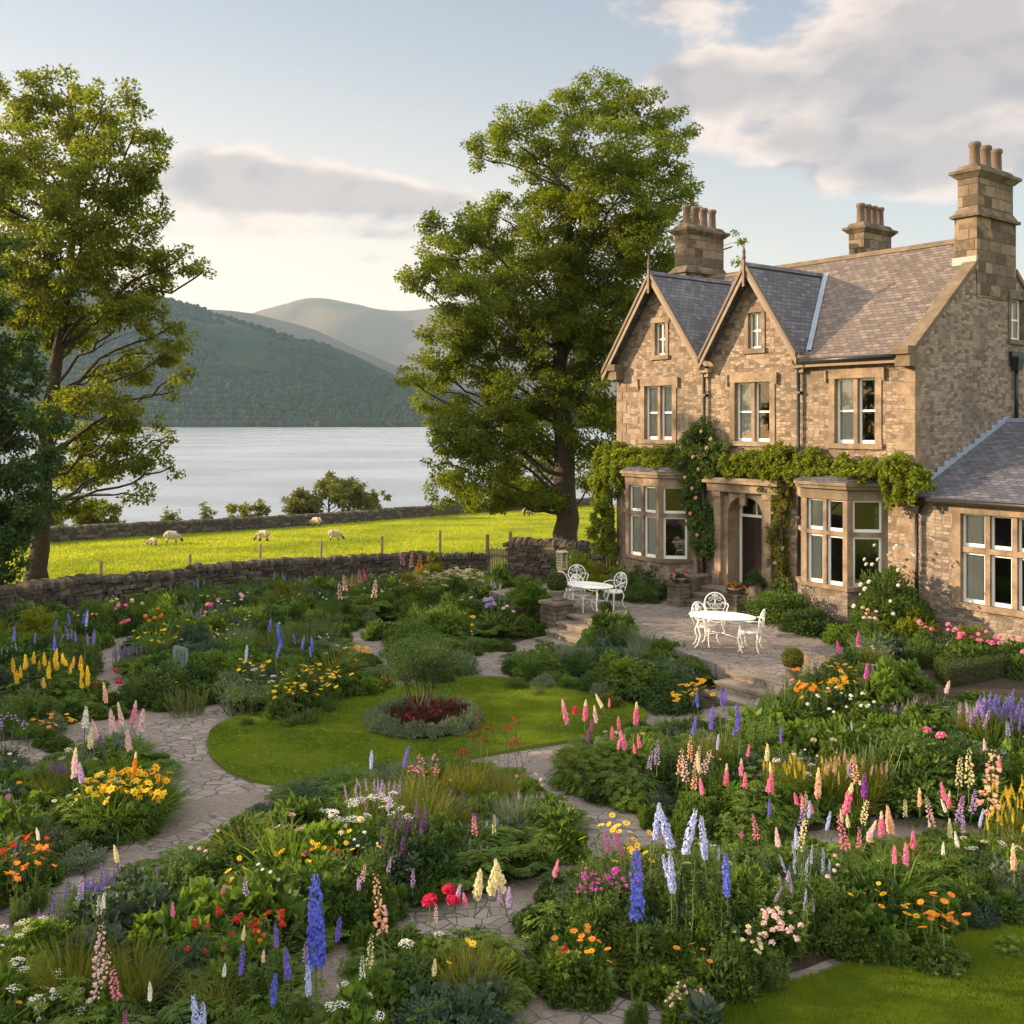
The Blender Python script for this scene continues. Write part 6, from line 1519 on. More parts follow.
def lupin(px, pt, col, n=1, h=1.0, sc=1., sp=.15, tip=False):
    D_(px, pt, h, [spk('lupin_tip' if tip else 'lupin', col, n, h, sp, sc, .42 if tip else .34)], 'lupin_leaves', None, 'lupin', f'{CN[col]} lupin {"with a pale tapering tip" if tip else "spike" if n == 1 else "clump"}', .85)
def foxg(px, pt, col, n=1, h=1.2, sc=1., sp=.12):
    D_(px, pt, h, [spk('foxglove', col, n, h, sp, sc, .46)], 'round_leaf', None, 'foxglove', f'{CN[col]} foxglove {"spire" if n == 1 else "clump"}', .7, fh=h * .4)
def clump(px, pt, hk, col, n, kind, h=.7, sp=.35, sc=1., mat=None, wide=1., desc=None, name=None, fh=None):
    L = {'salvia': .22, 'valerian': .05}.get(hk, 0)
    D_(px, pt, h, [(hk, col, n, h - L * sc, sp, sc)], kind, mat, name or {'peony': 'peony', 'rose': 'rose_bush', 'daisy': 'daisy_plant', 'lily': 'lily_plant', 'umbel': 'yarrow', 'salvia': 'lavender_plant', 'valerian': 'valerian', 'allium': 'allium'}[hk],
       desc or f'{CN[col]} {dict(peony="peony", rose="rose bush", daisy="daisies", lily="lilies", umbel="flat flowered yarrow", salvia="lavender", valerian="valerian", allium="allium")[hk]}', wide, fh=fh or h * .85)
# -- near bed, foreground
delph(316, 880, 'blue', 1, 1.5, 1.05, .03, 'delphinium_big'); delph(321, 896, 'blue', 1, 1.35, .8, .03, 'delphinium_big'); delph(277, 917, 'violet', 1, 1.15, .5); delph(241, 936, 'violet', 1, 1.1, .65); delph(288, 947, 'violet', 1, 1.05, .55); delph(273, 966, 'blue', 1, 1.0, .65)
delph(309, 964, 'paleblue', 1, 1.0, .5); delph(205, 985, 'paleblue', 2, 1.0, .6); delph(337, 913, 'violet', 1, 1.1, .5)
foxg(382, 882, 'peach', 1, 1.35, 1.0); foxg(100, 926, 'palepink', 2, 1.1, .8); foxg(116, 960, 'pink', 1, .9, .7); foxg(127, 1010, 'magenta', 1, .8, .6); foxg(388, 855, 'lilac', 1, 1.0, .4); foxg(362, 865, 'palepink', 1, .9, .4)
clump(440, 878, 'peony', 'crimson', 3, 'leafy_shrub', .95, .16, 1.25, desc='crimson double peony with three heads'); clump(268, 848, 'lily', 'yellow', 12, 'geranium', .62, .5, .7); clump(305, 842, 'lily', 'yellow', 10, 'geranium', .6, .45, .7); clump(318, 846, 'rose', 'hot', 5, 'geranium', .6, .2, 1.0); clump(335, 838, 'rose', 'red', 4, 'geranium', .62, .12, 1.)
clump(285, 872, 'umbel', 'white', 7, 'ladys_mantle', .55, .3, .9); clump(300, 888, 'umbel', 'white', 5, 'ladys_mantle', .5, .3, .8); clump(340, 798, 'umbel', 'white', 8, 'fern', .85, .35, 1.); clump(375, 790, 'umbel', 'white', 9, 'fern', .9, .4, 1.); clump(395, 800, 'umbel', 'white', 6, 'phlox', .85, .3, .9); clump(340, 818, 'peony', 'cream', 2, 'leafy_shrub', .7, .1, .7); clump(361, 820, 'peony', 'cream', 1, 'leafy_shrub', .7, .1, .7); clump(296, 810, 'umbel', 'palepink', 5, 'fern', .7, .25, .8)
clump(225, 912, 'rose', 'red', 12, 'phlox', .75, .4, .9, name='helenium', desc='dark red heleniums'); clump(262, 905, 'rose', 'red', 9, 'phlox', .75, .3, .9, name='helenium', desc='brick red heleniums'); clump(250, 935, 'rose', 'orange', 7, 'phlox', .7, .3, .75, name='helenium', desc='orange red heleniums')
clump(125, 868, 'salvia', 'lavender', 34, 'catmint', .55, .5, 1.0, wide=1.2); clump(90, 880, 'salvia', 'violet', 26, 'catmint', .5, .45, 1.0); clump(160, 905, 'salvia', 'lavender', 28, 'catmint', .5, .5, .9); clump(195, 890, 'salvia', 'lavender', 26, 'catmint', .5, .5, .9); clump(180, 920, 'salvia', 'paleblue', 24, 'catmint', .45, .4, .8); clump(60, 905, 'salvia', 'lavender', 20, 'catmint', .45, .4, .9)
clump(75, 972, 'umbel', 'white', 7, 'ladys_mantle', .55, .35, .8); clump(14, 962, 'umbel', 'white', 6, 'ladys_mantle', .6, .25, .9); clump(60, 990, 'rose', 'white', 6, 'geranium', .5, .3, .7); clump(20, 995, 'daisy', 'gold', 6, 'geranium', .5, .3, .8)
clump(350, 985, 'umbel', 'white', 5, 'ladys_mantle', .6, .3, .8); clump(470, 930, 'daisy', 'yellow', 5, 'tall_grass', .8, .2, .8); clump(40, 1010, 'umbel', 'cream', 6, 'geranium', .5, .3, .8)
clump(372, 772, 'salvia', 'lilac', 22, 'tall_grass', .95, .35, .8, name='verbena', desc='lilac verbena haze'); delph(371, 748, 'paleblue', 1, 1.3, .5); delph(404, 744, 'violet', 1, 1.35, .55); delph(388, 790, 'lilac', 1, 1.1, .5); clump(425, 752, 'valerian', 'pink', 10, 'tall_grass', 1., .3, .9); clump(395, 805, 'salvia', 'purple', 5, 'phlox', .95, .2, 1.8, name='salvia', desc='deep purple salvia spikes'); clump(414, 796, 'salvia', 'purple', 4, 'phlox', 1., .15, 1.8, name='salvia', desc='upright purple salvia')
clump(478, 712, 'valerian', 'darkred', 9, 'tall_grass', 1.25, .22, 1.1); clump(513, 716, 'valerian', 'crimson', 6, 'tall_grass', 1.2, .12, 1.1); clump(465, 735, 'valerian', 'darkred', 6, 'tall_grass', 1.1, .15, .9)
clump(450, 790, 'salvia', 'lavender', 30, 'catmint', .55, .55, .9); clump(500, 800, 'salvia', 'lavender', 26, 'catmint', .5, .5, .9); clump(475, 815, 'salvia', 'paleblue', 20, 'catmint', .5, .5, .8); clump(530, 790, 'salvia', 'lilac', 18, 'catmint', .5, .4, .8)
for x, y, c in ((477, 865, 'cream'), (491, 862, 'cream'), (502, 860, 'cream')): lupin(x, y, c, 1, 1.05, .95)
lupin(456, 882, 'lilac', 1, .9, .6); lupin(466, 890, 'pink', 1, .85, .5); lupin(497, 878, 'lilac', 2, .9, .5); lupin(554, 858, 'pink', 1, .9, .6); clump(110, 940, 'daisy', 'white', 4, 'geranium', .5, .3, .8)
# -- near right bed
delph(637, 851, 'blue', 1, 1.55, 1.2, kind='delphinium'); delph(727, 844, 'blue', 1, 1.45, .95); delph(655, 800, 'paleblue', 1, 1.5, .80); delph(672, 803, 'paleblue', 1, 1.5, .9); delph(685, 810, 'paleblue', 1, 1.48, .85); delph(705, 813, 'paleblue', 1, 1.48, .9); delph(677, 842, 'paleblue', 2, 1.3, .7, .08)
clump(620, 820, 'daisy', 'yellow', 14, 'phlox', 1.0, .45, 1.0); clump(645, 832, 'daisy', 'gold', 10, 'phlox', 1.0, .35, .9); clump(605, 838, 'foxglove', 'magenta', 3, 'phlox', .9, .25, .45, name='foxglove', desc='small magenta foxgloves'); clump(625, 860, 'allium', 'magenta', 5, 'phlox', .85, .3, .9); clump(600, 862, 'valerian', 'magenta', 8, 'phlox', .85, .25, 1.2)
clump(582, 925, 'daisy', 'orange', 9, 'geranium', .62, .28, .9); clump(592, 938, 'daisy', 'gold', 6, 'geranium', .6, .25, .9); clump(562, 936, 'rose', 'red', 2, 'geranium', .6, .05, 1.); clump(690, 938, 'daisy', 'orange', 5, 'geranium', .7, .2, .8); clump(690, 980, 'valerian', 'palepink', 6, 'ladys_mantle', .4, .2, 1.)
clump(775, 905, 'rose', 'palepink', 26, 'phlox', .85, .26, .85, name='phlox', desc='pale pink phlox with many small heads'); clump(745, 925, 'rose', 'cream', 10, 'phlox', .7, .2, .7, name='phlox', desc='cream flowered phlox')
clump(892, 888, 'daisy', 'gold', 6, 'round_leaf', .75, .25, .9); clump(945, 893, 'daisy', 'orange', 11, 'round_leaf', .72, .28, 1.); clump(935, 905, 'daisy', 'orange', 6, 'round_leaf', .65, .2, 1.); clump(870, 878, 'daisy', 'yellow', 4, 'round_leaf', .7, .2, .7)
clump(705, 985, 'rose', 'white', 0, 'hosta', .5, .1, 1., name='hosta', desc='large blue green hosta leaves', fh=.48)
# -- right bed, lupins
for x, y, c, h, s, tp in ((567, 701, 'pink', 1.25, .8, 1), (585, 700, 'hot', 1.2, .75, 1), (596, 703, 'palepink', 1.2, .7, 1), (602, 692, 'cream', 1.3, .7, 0), (609, 696, 'pink', 1.25, .5, 0), (591, 718, 'magenta', 1.05, .6, 0), (619, 716, 'hot', 1.1, .6, 0), (636, 701, 'hot', 1.25, .85, 1), (612, 726, 'hot', 1.0, .6, 0), (618, 732, 'pink', 1.0, .75, 0), (625, 732, 'pink', 1.0, .75, 0),
                        (640, 734, 'hot', 1.0, .6, 0), (587, 728, 'magenta', .95, .6, 0), (635, 744, 'hot', .9, .4, 0)): lupin(x, y, c, 1, h, s, tip=bool(tp))
clump(578, 703, 'rose', 'crimson', 2, 'tall_grass', 1.2, .06, 1.1); foxg(649, 748, 'lilac', 1, 1.05, .6); foxg(657, 744, 'lilac', 1, 1.1, .6)
for x, y, c in ((690, 735, 'peach'), (696, 742, 'palepink'), (703, 748, 'palepink'), (679, 748, 'peach'), (686, 755, 'palepink'), (694, 762, 'peach')): foxg(x, y, c, 1, 1.15, .75)
delph(711, 703, 'violet', 1, 1.5, .7); delph(693, 716, 'violet', 1, 1.3, .5); delph(698, 690, 'blue', 1, 1.5, .5); delph(737, 684, 'violet', 2, 1.6, .75, .05); delph(726, 680, 'violet', 2, 1.5, .5, .08); delph(717, 735, 'paleblue', 1, 1.1, .4); delph(781, 728, 'violet', 1, 1.2, .4); delph(852, 722, 'paleblue', 1, 1.0, .25)
for x, y, c, h, s, tp in ((748, 744, 'hot', 1.15, .5, 0), (726, 761, 'hot', 1.1, .75, 1), (745, 774, 'hot', 1.05, .55, 0), (770, 772, 'hot', 1.15, .75, 0), (797, 790, 'hot', 1.0, .5, 0), (803, 793, 'pink', 1.0, .55, 0), (813, 803, 'hot', .9, .4, 0), (818, 764, 'peach', 1.25, 1.0, 1), (845, 769, 'hot', 1.35, 1.25, 1), (864, 776, 'purple', 1.2, .75, 0), (881, 812, 'hot', 1.0, .65, 1), (891, 802, 'peach', 1.1, 1.0, 0),
                        (913, 828, 'hot', .9, .65, 0), (945, 783, 'hot', 1.2, .6, 0), (946, 798, 'white', 1.0, .5, 0), (767, 738, 'cream', 1.2, .9, 0), (742, 830, 'magenta', .8, .3, 0), (958, 830, 'white', .9, .6, 0), (943, 838, 'white', .85, .55, 0)): lupin(x, y, c, 1, h, s, tip=bool(tp))
for x, y, c, s in ((972, 785, 'lilac', .7), (958, 798, 'lilac', .6), (988, 752, 'peach', 1.5), (969, 752, 'cream', .9), (905, 800, 'cream', .4), (963, 812, 'lilac', .5)): foxg(x, y, c, 1, 1.35 if s > .8 else 1.15, s)
for x, y in ((785, 752), (805, 748), (830, 750), (848, 744), (866, 752), (1000, 775), (1015, 770), (1010, 800), (1022, 790)): clump(x, y, 'salvia', 'yellow' if x > 900 or x < 810 else 'peach', 11, 'tall_grass', .85, .34, .75, mat='lime', name='goldenrod', desc='glowing yellow green feathery goldenrod')
clump(700, 678, 'daisy', 'gold', 20, 'phlox', .95, .38, 1.15, desc='golden black eyed daisies'); clump(685, 684, 'daisy', 'gold', 12, 'phlox', .85, .3, 1.1)
for x, y in ((800, 668), (822, 655), (838, 660), (812, 680), (850, 668), (830, 676)): clump(x, y, 'daisy' if y < 670 else 'lily', 'orange' if x < 815 else 'gold', 10, 'phlox', .95, .35, 1.1)
for x, y in ((832, 686), (850, 690), (822, 694), (862, 694)): clump(x, y, 'rose', 'white', 5, 'leafy_shrub', .8, .35, .9, desc='green shrub dotted with white roses')
for x, y, c in ((840, 640, 'magenta'), (859, 632, 'magenta'), (866, 664, 'magenta'), (806, 650, 'peach')): lupin(x, y, c, 1, 1.2, .75)
for a_, t_, c, h_ in ((-.3, -2.3, 'palepink', .95), (.1, -2.0, 'peach', .9), (-1.3, -1.9, 'pink', .8), (-1.75, -1.6, 'pink', .75), (-2.1, -2.0, 'hot', .7), (-2.5, -1.7, 'pink', .8), (-2.8, -2.1, 'hot', .75), (-3.15, -1.8, 'pink', .85), (-3.5, -2.0, 'pink', .75)):
    plant('rose_bush', 'leafy_shrub', H(a_, t_, .5), h_, [('peony', c, 4, h_ * 1.02, .32, .85)], 'mid', 'shrub', f'{CN[c]} roses on a low bush', None, .8, place_='')
for x, y in ((992, 688), (1004, 686), (1015, 692), (975, 695)): clump(x, y, 'salvia', 'violet' if x > 980 else 'lilac', 14, 'tall_grass', .9, .3, 1.4, name='salvia', desc='violet salvia spires')
clump(927, 731, 'peony', 'hot', 1, 'leafy_shrub', 1.05, .02, .9); clump(941, 736, 'peony', 'hot', 1, 'leafy_shrub', 1.0, .02, 1.); lupin(985, 735, 'palepink', 1, 1.1, .6); lupin(946, 676, 'palepink', 1, 1.1, .8); foxg(1008, 720, 'paleblue', 1, 1.2, .5)
clump(905, 690, 'salvia', 'palepink', 26, 'catmint', .5, .4, .9, name='astilbe', desc='dusty pink feathery astilbe'); clump(918, 683, 'salvia', 'magenta', 20, 'catmint', .45, .35, .9, name='astilbe', desc='magenta feathery astilbe'); clump(893, 700, 'salvia', 'lilac', 20, 'catmint', .5, .4, .9, name='catmint', desc='lilac catmint')
rr_ = random.Random(12)
for i in range(34):
    x_, y_ = rr_.uniform(690, 1018), rr_.uniform(752, 850); k_ = rr_.random()
    if k_ < .5: lupin(x_, y_, rr_.choice(['pink', 'palepink', 'hot', 'peach', 'cream']), 1, rr_.uniform(.8, 1.15), rr_.uniform(.45, .8), tip=k_ < .25)
    elif k_ < .8: foxg(x_, y_, rr_.choice(['palepink', 'pink', 'cream', 'lilac', 'peach']), 1, rr_.uniform(.85, 1.2), rr_.uniform(.45, .8))
    else: delph(x_, y_, rr_.choice(['paleblue', 'violet']), 1, 1.1, rr_.uniform(.35, .55))
for i in range(22):
    x_, y_ = rr_.uniform(10, 560), rr_.uniform(810, 985)
    (foxg if i % 2 else lupin)(x_, y_, rr_.choice(['palepink', 'pink', 'cream', 'lilac', 'white']), 1, rr_.uniform(.7, .95), rr_.uniform(.35, .55))
# -- middle beds
for x, y, c, s in ((281, 622, 'blue', 1.0), (270, 618, 'violet', .55), (295, 630, 'blue', .5), (302, 634, 'violet', .55), (313, 632, 'blue', .7), (277, 640, 'blue', .6), (246, 646, 'paleblue', .5), (311, 645, 'violet', .4)): delph(x, y, c, 1, 1.45, s)
for x, y in ((255, 655), (300, 662), (318, 660), (308, 675), (330, 668), (290, 680)): clump(x, y, 'daisy', 'yellow', 13, 'phlox', .85, .4, 1.1)
clump(357, 645, 'daisy', 'gold', 26, 'geranium', .5, .38, 1.2, desc='dense golden orange daisies'); clump(345, 648, 'daisy', 'gold', 16, 'geranium', .45, .3, 1.2); clump(385, 672, 'rose', 'crimson', 8, 'ground_cover', .35, .3, 1.); clump(362, 676, 'rose', 'darkred', 8, 'ground_cover', .3, .3, 1.)
clump(258, 665, 'umbel', 'white', 4, 'fern', .75, .2, .9); clump(275, 672, 'umbel', 'white', 3, 'fern', .7, .2, .8)
for x, y in ((180, 618), (208, 622), (235, 616), (165, 630), (150, 625)): clump(x, y, 'daisy', 'yellow', 10, 'phlox', .8, .4, 1.)
for x, y, c in ((185, 628, 'lilac'), (172, 633, 'lilac'), (205, 632, 'magenta'), (130, 640, 'lavender')): clump(x, y, 'salvia', c, 20, 'catmint', .6, .4, 1.)
for x, y, c in ((116, 672, 'crimson'), (96, 684, 'red'), (119, 683, 'crimson')): clump(x, y, 'peony', c, 1, 'geranium', .62, .02, .95, name='poppy', desc='scarlet poppy')
for x, y, c in ((345, 575, 'palepink'), (352, 571, 'pink'), (360, 568, 'pink'), (366, 566, 'hot'), (374, 580, 'palepink'), (340, 582, 'palepink')): foxg(x, y, c, 1, 1.5, .9)
for x, y, c in ((403, 550, 'pink'), (411, 552, 'peach'), (418, 556, 'orange')): foxg(x, y, c, 1, 2.0, .9)
clump(490, 595, 'allium', 'lilac', 4, 'leafy_shrub', 1.3, .15, 1.5); clump(508, 604, 'peony', 'palepink', 3, 'leafy_shrub', 1.1, .25, .8); clump(475, 612, 'daisy', 'gold', 4, 'leafy_shrub', 1.0, .2, 1.3)
for x, y, c in ((122, 598, 'pink'), (137, 594, 'palepink'), (112, 597, 'cream'), (128, 612, 'hot'), (148, 610, 'orange'), (158, 607, 'orange'), (215, 598, 'magenta'), (205, 600, 'pink'), (240, 590, 'palepink')): clump(x, y, 'peony', c, 3, 'leafy_shrub', .95, .22, .9, desc=f'{CN[c]} roses on a dark bush', name='rose_bush', mat='deep')
# -- left beds
for x, y, c, s in ((55, 617, 'blue', .55), (68, 622, 'violet', .5), (83, 606, 'blue', .75), (86, 612, 'paleblue', .6), (35, 630, 'violet', .5), (76, 628, 'violet', .5), (94, 630, 'violet', .5), (70, 610, 'blue', .6), (55, 634, 'blue', .6), (14, 628, 'violet', .5), (88, 632, 'violet', .5)): delph(x, y, c, 1, 1.4, s)
for x, y in ((12, 655), (20, 652), (28, 650), (36, 645), (44, 650), (52, 648), (58, 642), (66, 650), (74, 648), (82, 656), (88, 660), (48, 660)): lupin(x, y, 'yellow', 2, 1.1, .75, .12)
for x, y, c, tp in ((85, 706, 'white', 0), (97, 716, 'palepink', 0), (113, 710, 'palepink', 0), (122, 705, 'palepink', 1), (132, 703, 'pink', 1), (141, 709, 'palepink', 0), (129, 727, 'palepink', 0), (106, 683, 'peach', 1), (90, 726, 'cream', 0), (74, 752, 'palepink', 1), (82, 758, 'lilac', 0), (134, 748, 'orange', 1)): lupin(x, y, c, 1, 1.15, .95 if not tp else .8, tip=bool(tp))
for x, y in ((102, 768), (115, 765), (130, 766), (142, 764), (155, 768), (140, 776), (122, 778), (108, 780), (96, 778), (152, 780)): clump(x, y, 'lily', 'gold' if x % 2 else 'yellow', 10, 'daylily', .72, .24, 1., desc='golden yellow lilies')
for x, y in ((12, 836), (28, 832), (36, 845), (18, 856)): clump(x, y, 'lily', 'orange' if y > 840 else 'red', 9, 'phlox', .75, .25, .7, desc='orange red lilies')
clump(60, 713, 'daisy', 'gold', 14, 'geranium', .6, .4, 1.); clump(45, 712, 'daisy', 'orange', 8, 'geranium', .55, .3, 1.); clump(8, 795, 'rose', 'magenta', 5, 'geranium', .6, .15, 1.3); clump(18, 795, 'rose', 'white', 3, 'geranium', .6, .2, 1.); clump(58, 755, 'valerian', 'purple', 5, 'tall_grass', .8, .15, 1.)
clump(8, 712, 'valerian', 'lilac', 9, 'phlox', .8, .3, 1.)

# ------------------------------------------------------------------ shrubs one can point at
def shrub(px, pt, h, r, kind, mat, desc, heads=(), name='shrub', z=None):
    p = place(px, pt, h) if z is None else z
    return plant(name, kind, p, h, heads, mat, 'shrub', desc, None, r / .5 / ((h / {'fine_shrub': .76, 'leafy_shrub': .82, 'big_shrub': .82, 'geranium': .52, 'catmint': .45, 'rosemary': .74, 'ladys_mantle': .36, 'tall_grass': .75, 'round_leaf': .55}[kind]) * .55 + .45), place_='')
shrub(40, 590, 1.6, .62, 'big_shrub', 'lime', 'yellow green bushy shrub at the left end of the field wall')
shrub(410, 562, 1.5, .58, 'big_shrub', 'olive', 'rounded golden green shrub below the orange pink spires')
shrub(455, 565, 1.4, .62, 'big_shrub', 'mid', 'rounded shrub covered in creamy white blossom', [('umbel', 'cream', 60, 1.32, .95, 1.5)], 'hydrangea')
shrub(430, 545, 1.7, .7, 'leafy_shrub', 'olive', 'small upright yellowish shrub against the wall')
shrub(20, 596, 1.2, .9, 'leafy_shrub', 'deep', 'dark bush against the wall left of the yellow green shrub'); shrub(100, 588, 1.25, .8, 'fine_shrub', 'mid', 'tall rounded bush against the wall right of the yellow green shrub'); shrub(175, 590, 1.2, .8, 'leafy_shrub', 'fresh', 'fresh green bush against the middle of the field wall'); shrub(235, 580, 1.2, .9, 'fine_shrub', 'deep', 'dark rounded bush against the middle of the field wall'); shrub(290, 574, 1.25, .8, 'leafy_shrub', 'olive', 'olive green bush against the wall left of the pale foxgloves')
shrub(380, 572, 1.2, .8, 'fine_shrub', 'mid', 'mid green bush against the wall right of the pale foxgloves'); shrub(215, 640, .9, .8, 'leafy_shrub', 'fresh', 'fresh rounded bush behind the grey green chair'); shrub(335, 640, .8, .7, 'fine_shrub', 'fresh', 'rounded fresh bush left of the upper path'); shrub(610, 668, .75, .7, 'leafy_shrub', 'olive', 'olive bush in front of the terrace edge')
shrub(160, 650, 1.0, .85, 'fine_shrub', 'deep', 'dark rounded shrub beside the left path'); shrub(188, 688, .48, .55, 'rosemary', 'olive', 'yellowish spiky shrub at the path edge'); shrub(248, 678, .66, .7, 'rosemary', 'grey', 'silver grey lavender bush at the lawn edge')
shrub(290, 618, 1.0, .9, 'rosemary', 'fresh', 'feathery pale green bush'); shrub(320, 612, .95, .7, 'rosemary', 'grey', 'pale plumed bush'); shrub(415, 615, .9, .9, 'fine_shrub', 'mid', 'rounded mid green bush right of the upper path'); shrub(455, 640, .7, .7, 'catmint', 'grey', 'silvery grey green mound')
shrub(395, 640, .8, .7, 'fine_shrub', 'grey', 'grey green bush behind the little tree'); shrub(495, 590, 1.2, .9, 'leafy_shrub', 'deep', 'dark glossy bush left of the pedestal'); shrub(450, 598, 1.1, .7, 'leafy_shrub', 'fresh', 'fresh green bush left of the glossy bush'); shrub(530, 575, .9, .7, 'leafy_shrub', 'fresh', 'bright green bush at the end of the terrace')
shrub(540, 640, .8, .75, 'fine_shrub', 'mid', 'mid green bush at the foot of the far steps'); shrub(515, 655, .7, .6, 'leafy_shrub', 'mid', 'leafy bush at the curve of the gravel path'); shrub(585, 640, .8, .7, 'fine_shrub', 'deep', 'dark feathery bush below the low pedestal'); shrub(538, 672, .5, .45, 'rosemary', 'olive', 'small bronze green bush at the lawn edge'); shrub(640, 655, .8, .8, 'leafy_shrub', 'mid', 'leafy bush below the near table'); shrub(670, 665, .8, .7, 'fine_shrub', 'deep', 'dark bush left of the golden daisies'); shrub(620, 645, .9, .6, 'leafy_shrub', 'fresh', 'light green bush below the terrace edge')
shrub(745, 590, .1, .1, 'ladys_mantle', 'mid', 'tiny green tuft on the terrace') if False else None
for a, t_, h, r, k, m_, d in ((2.95, -1.15, 1.25, .95, 'fine_shrub', 'mid', 'large rounded green bush right of the door steps'), (9.1, -1.5, .95, .9, 'leafy_shrub', 'lime', 'sunlit pale bush under the left bay'), (8.3, -1.5, 1.0, .8, 'fine_shrub', 'fresh', 'green bush below the left bay window'), (7.5, -1.3, 1.1, .8, 'fine_shrub', 'deep', 'dark green bush right of the left bay'),
                          (7.9, -2.1, .7, .6, 'catmint', 'grey', 'greyish bush in front of the left bay bushes'), (7.1, -1.8, .8, .6, 'fine_shrub', 'mid', 'round bush left of the geranium planter'), (10.3, -1.4, 1.0, .8, 'leafy_shrub', 'lime', 'yellow green bush below the corner vine'), (1.7, -1.5, .8, .7, 'leafy_shrub', 'deep', 'dark bush with a few white roses under the right bay'),
                          (-.55, -1.2, 1.0, .7, 'leafy_shrub', 'lime', 'bright lime bush below the white rose'), (.6, -1.9, .55, .6, 'geranium', 'fresh', 'low green bush at the terrace corner'), (-1.9, -1.2, .8, .6, 'leafy_shrub', 'lime', 'second lime bush, right of the white rose'), (11.2, -.6, 1.0, .7, 'leafy_shrub', 'mid', 'green bush at the foot of the tall wall'), (12.3, .1, 1.1, .8, 'fine_shrub', 'deep', 'dark bush against the tall drystone wall')):
    shrub(0, 0, h, r, k, m_, d, z=H(a, t_, .5))
WR_ = [(.15, -.75), (-4.35, -.7)]
for (a, t_), d, hh in zip(WR_, ('large white rose bush between the right bay and the wing', 'white rose bush below the wing window at the right edge'), (2.35, 2.1)):
    r = plant('rose_bush', 'big_shrub', H(a, t_, .5), hh, [('peony', 'white', 30, hh * .93, 1.0, .8)], 'mid', 'shrub', d, None, .98, place_='')
    for f in r.children:
        if f.name.startswith('flower'):
            an = RG.uniform(0, 6.28); zz = RG.uniform(.3, .95); q = .90 * math.sqrt(max(.05, 1 - zz ** 2)); f.location = (q * math.cos(an), q * math.sin(an), zz * hh); f.rotation_euler = (0, .9, an)
shrub(920, 712, 1.3, 1.2, 'fine_shrub', 'mid', 'large rounded feathery bush in the middle of the right beds'); shrub(880, 740, .9, .8, 'rosemary', 'fresh', 'upright soft green grass like bush'); shrub(960, 725, 1.1, .9, 'fine_shrub', 'deep', 'dark bush right of the feathery bush'); shrub(800, 690, .9, .8, 'leafy_shrub', 'mid', 'green bush beside the near steps')
# round bed in the lawn: little multi-stemmed tree, red foliage, grey rim
rngt = np.random.default_rng(9); root = empty('small_tree', (CB.x - .08, CB.y, .12), 0, 'small multi-stemmed tree in the round bed on the lawn', 'tree'); mb = MB(); tips = []
for i in range(9):
    a = i * .7; b = np.array([.07 * math.cos(a), .07 * math.sin(a), 0]); tp_ = np.array([.5 * math.cos(a), .5 * math.sin(a), rngt.uniform(.9, 1.35)]) * (1, 1, 1)
    c = limb(mb, b, tp_, .022, .006, rngt, 7, .12, 5); tips += [c[4], c[5], c[6]]
    for j in range(3): e = c[4] + rngt.normal(0, .22, 3) + (0, 0, .12); limb(mb, c[3], e, .009, .003, rngt, 4, .05, 4); tips.append(e)
mb.build('trunk', MT['twig'], root); tips = np.array(tips); NL = 9000; k = rngt.integers(0, len(tips), NL); off = rdir(rngt, NL) * (rngt.uniform(0, 1, NL) ** .5)[:, None] * .24
mb = MB(); leaves(mb, tips[k] + off, off + rngt.normal(0, .1, (NL, 3)), rdir(rngt, NL) + (0, 0, .8), .042, .023); mb.build('crown', G['deep'], root)
for i in range(15):
    a = i * 2 * math.pi / 15; plant('rim_plant', 'ground_cover', Vector((CB.x + .86 * math.cos(a), CB.y + .86 * math.sin(a), .12)), .22, (), 'grey', 'edging plant', 'low silvery edging plant round the bed', 'silvery edging plants round the bed in the lawn', .55, place_=None, single=True)
for i in range(9):
    a = i * 2.4; q = .16 + .07 * i * .8; plant('heuchera', 'ground_cover', Vector((CB.x + q * math.cos(a), CB.y + q * math.sin(a), .14)), .26, [('rose', 'crimson' if i % 2 else 'darkred', 5, .24, .25, .9)], 'bronze', 'bedding plant', 'dark red leaved bedding plant with crimson blooms under the small tree', 'dark red plants under the small tree', .6, place_=None)

# ------------------------------------------------------------------ filling: leafy perennials between them
KINDS_ = [('geranium', 'hardy_geranium', 'leafy green geranium mound'), ('fine_shrub', 'low_shrub', 'fine leaved green shrub'), ('phlox', 'phlox', 'upright leafy phlox'), ('daylily', 'daylily', 'arching strap leaved daylily'),
          ('fern', 'fern', 'fresh green fern'), ('ladys_mantle', 'ladys_mantle', "round leaved lady's mantle"), ('tall_grass', 'ornamental_grass', 'fine upright grass tuft'), ('leafy_shrub', 'leafy_shrub', 'leafy green bush'), ('lupin_leaves', 'lupin', 'lupin not yet in flower'), ('catmint', 'catmint', 'grey green catmint mound'), ('round_leaf', 'mallow', 'broad leaved mallow')]
MATS_ = {'geranium': ['mid', 'fresh', 'deep'], 'fine_shrub': ['deep', 'mid', 'blue'], 'phlox': ['mid', 'fresh'], 'daylily': ['fresh', 'mid', 'olive'], 'fern': ['fresh', 'mid'], 'ladys_mantle': ['fresh', 'mid'], 'tall_grass': ['olive', 'mid', 'grey'], 'leafy_shrub': ['mid', 'deep', 'fresh'], 'lupin_leaves': ['fresh', 'mid'], 'catmint': ['grey', 'blue'], 'round_leaf': ['mid', 'blue']}
RF = random.Random(77); occupied = [(r.location.x, r.location.y, .26) for r, _, _ in LIST]
nfill = 0
def vis(x, y, z=.3):
    if y < 6: return False
    px = 512 + F * x / y; py = HY + F * (CAMZ - z) / y; return -60 < px < 1090 and py < 1075
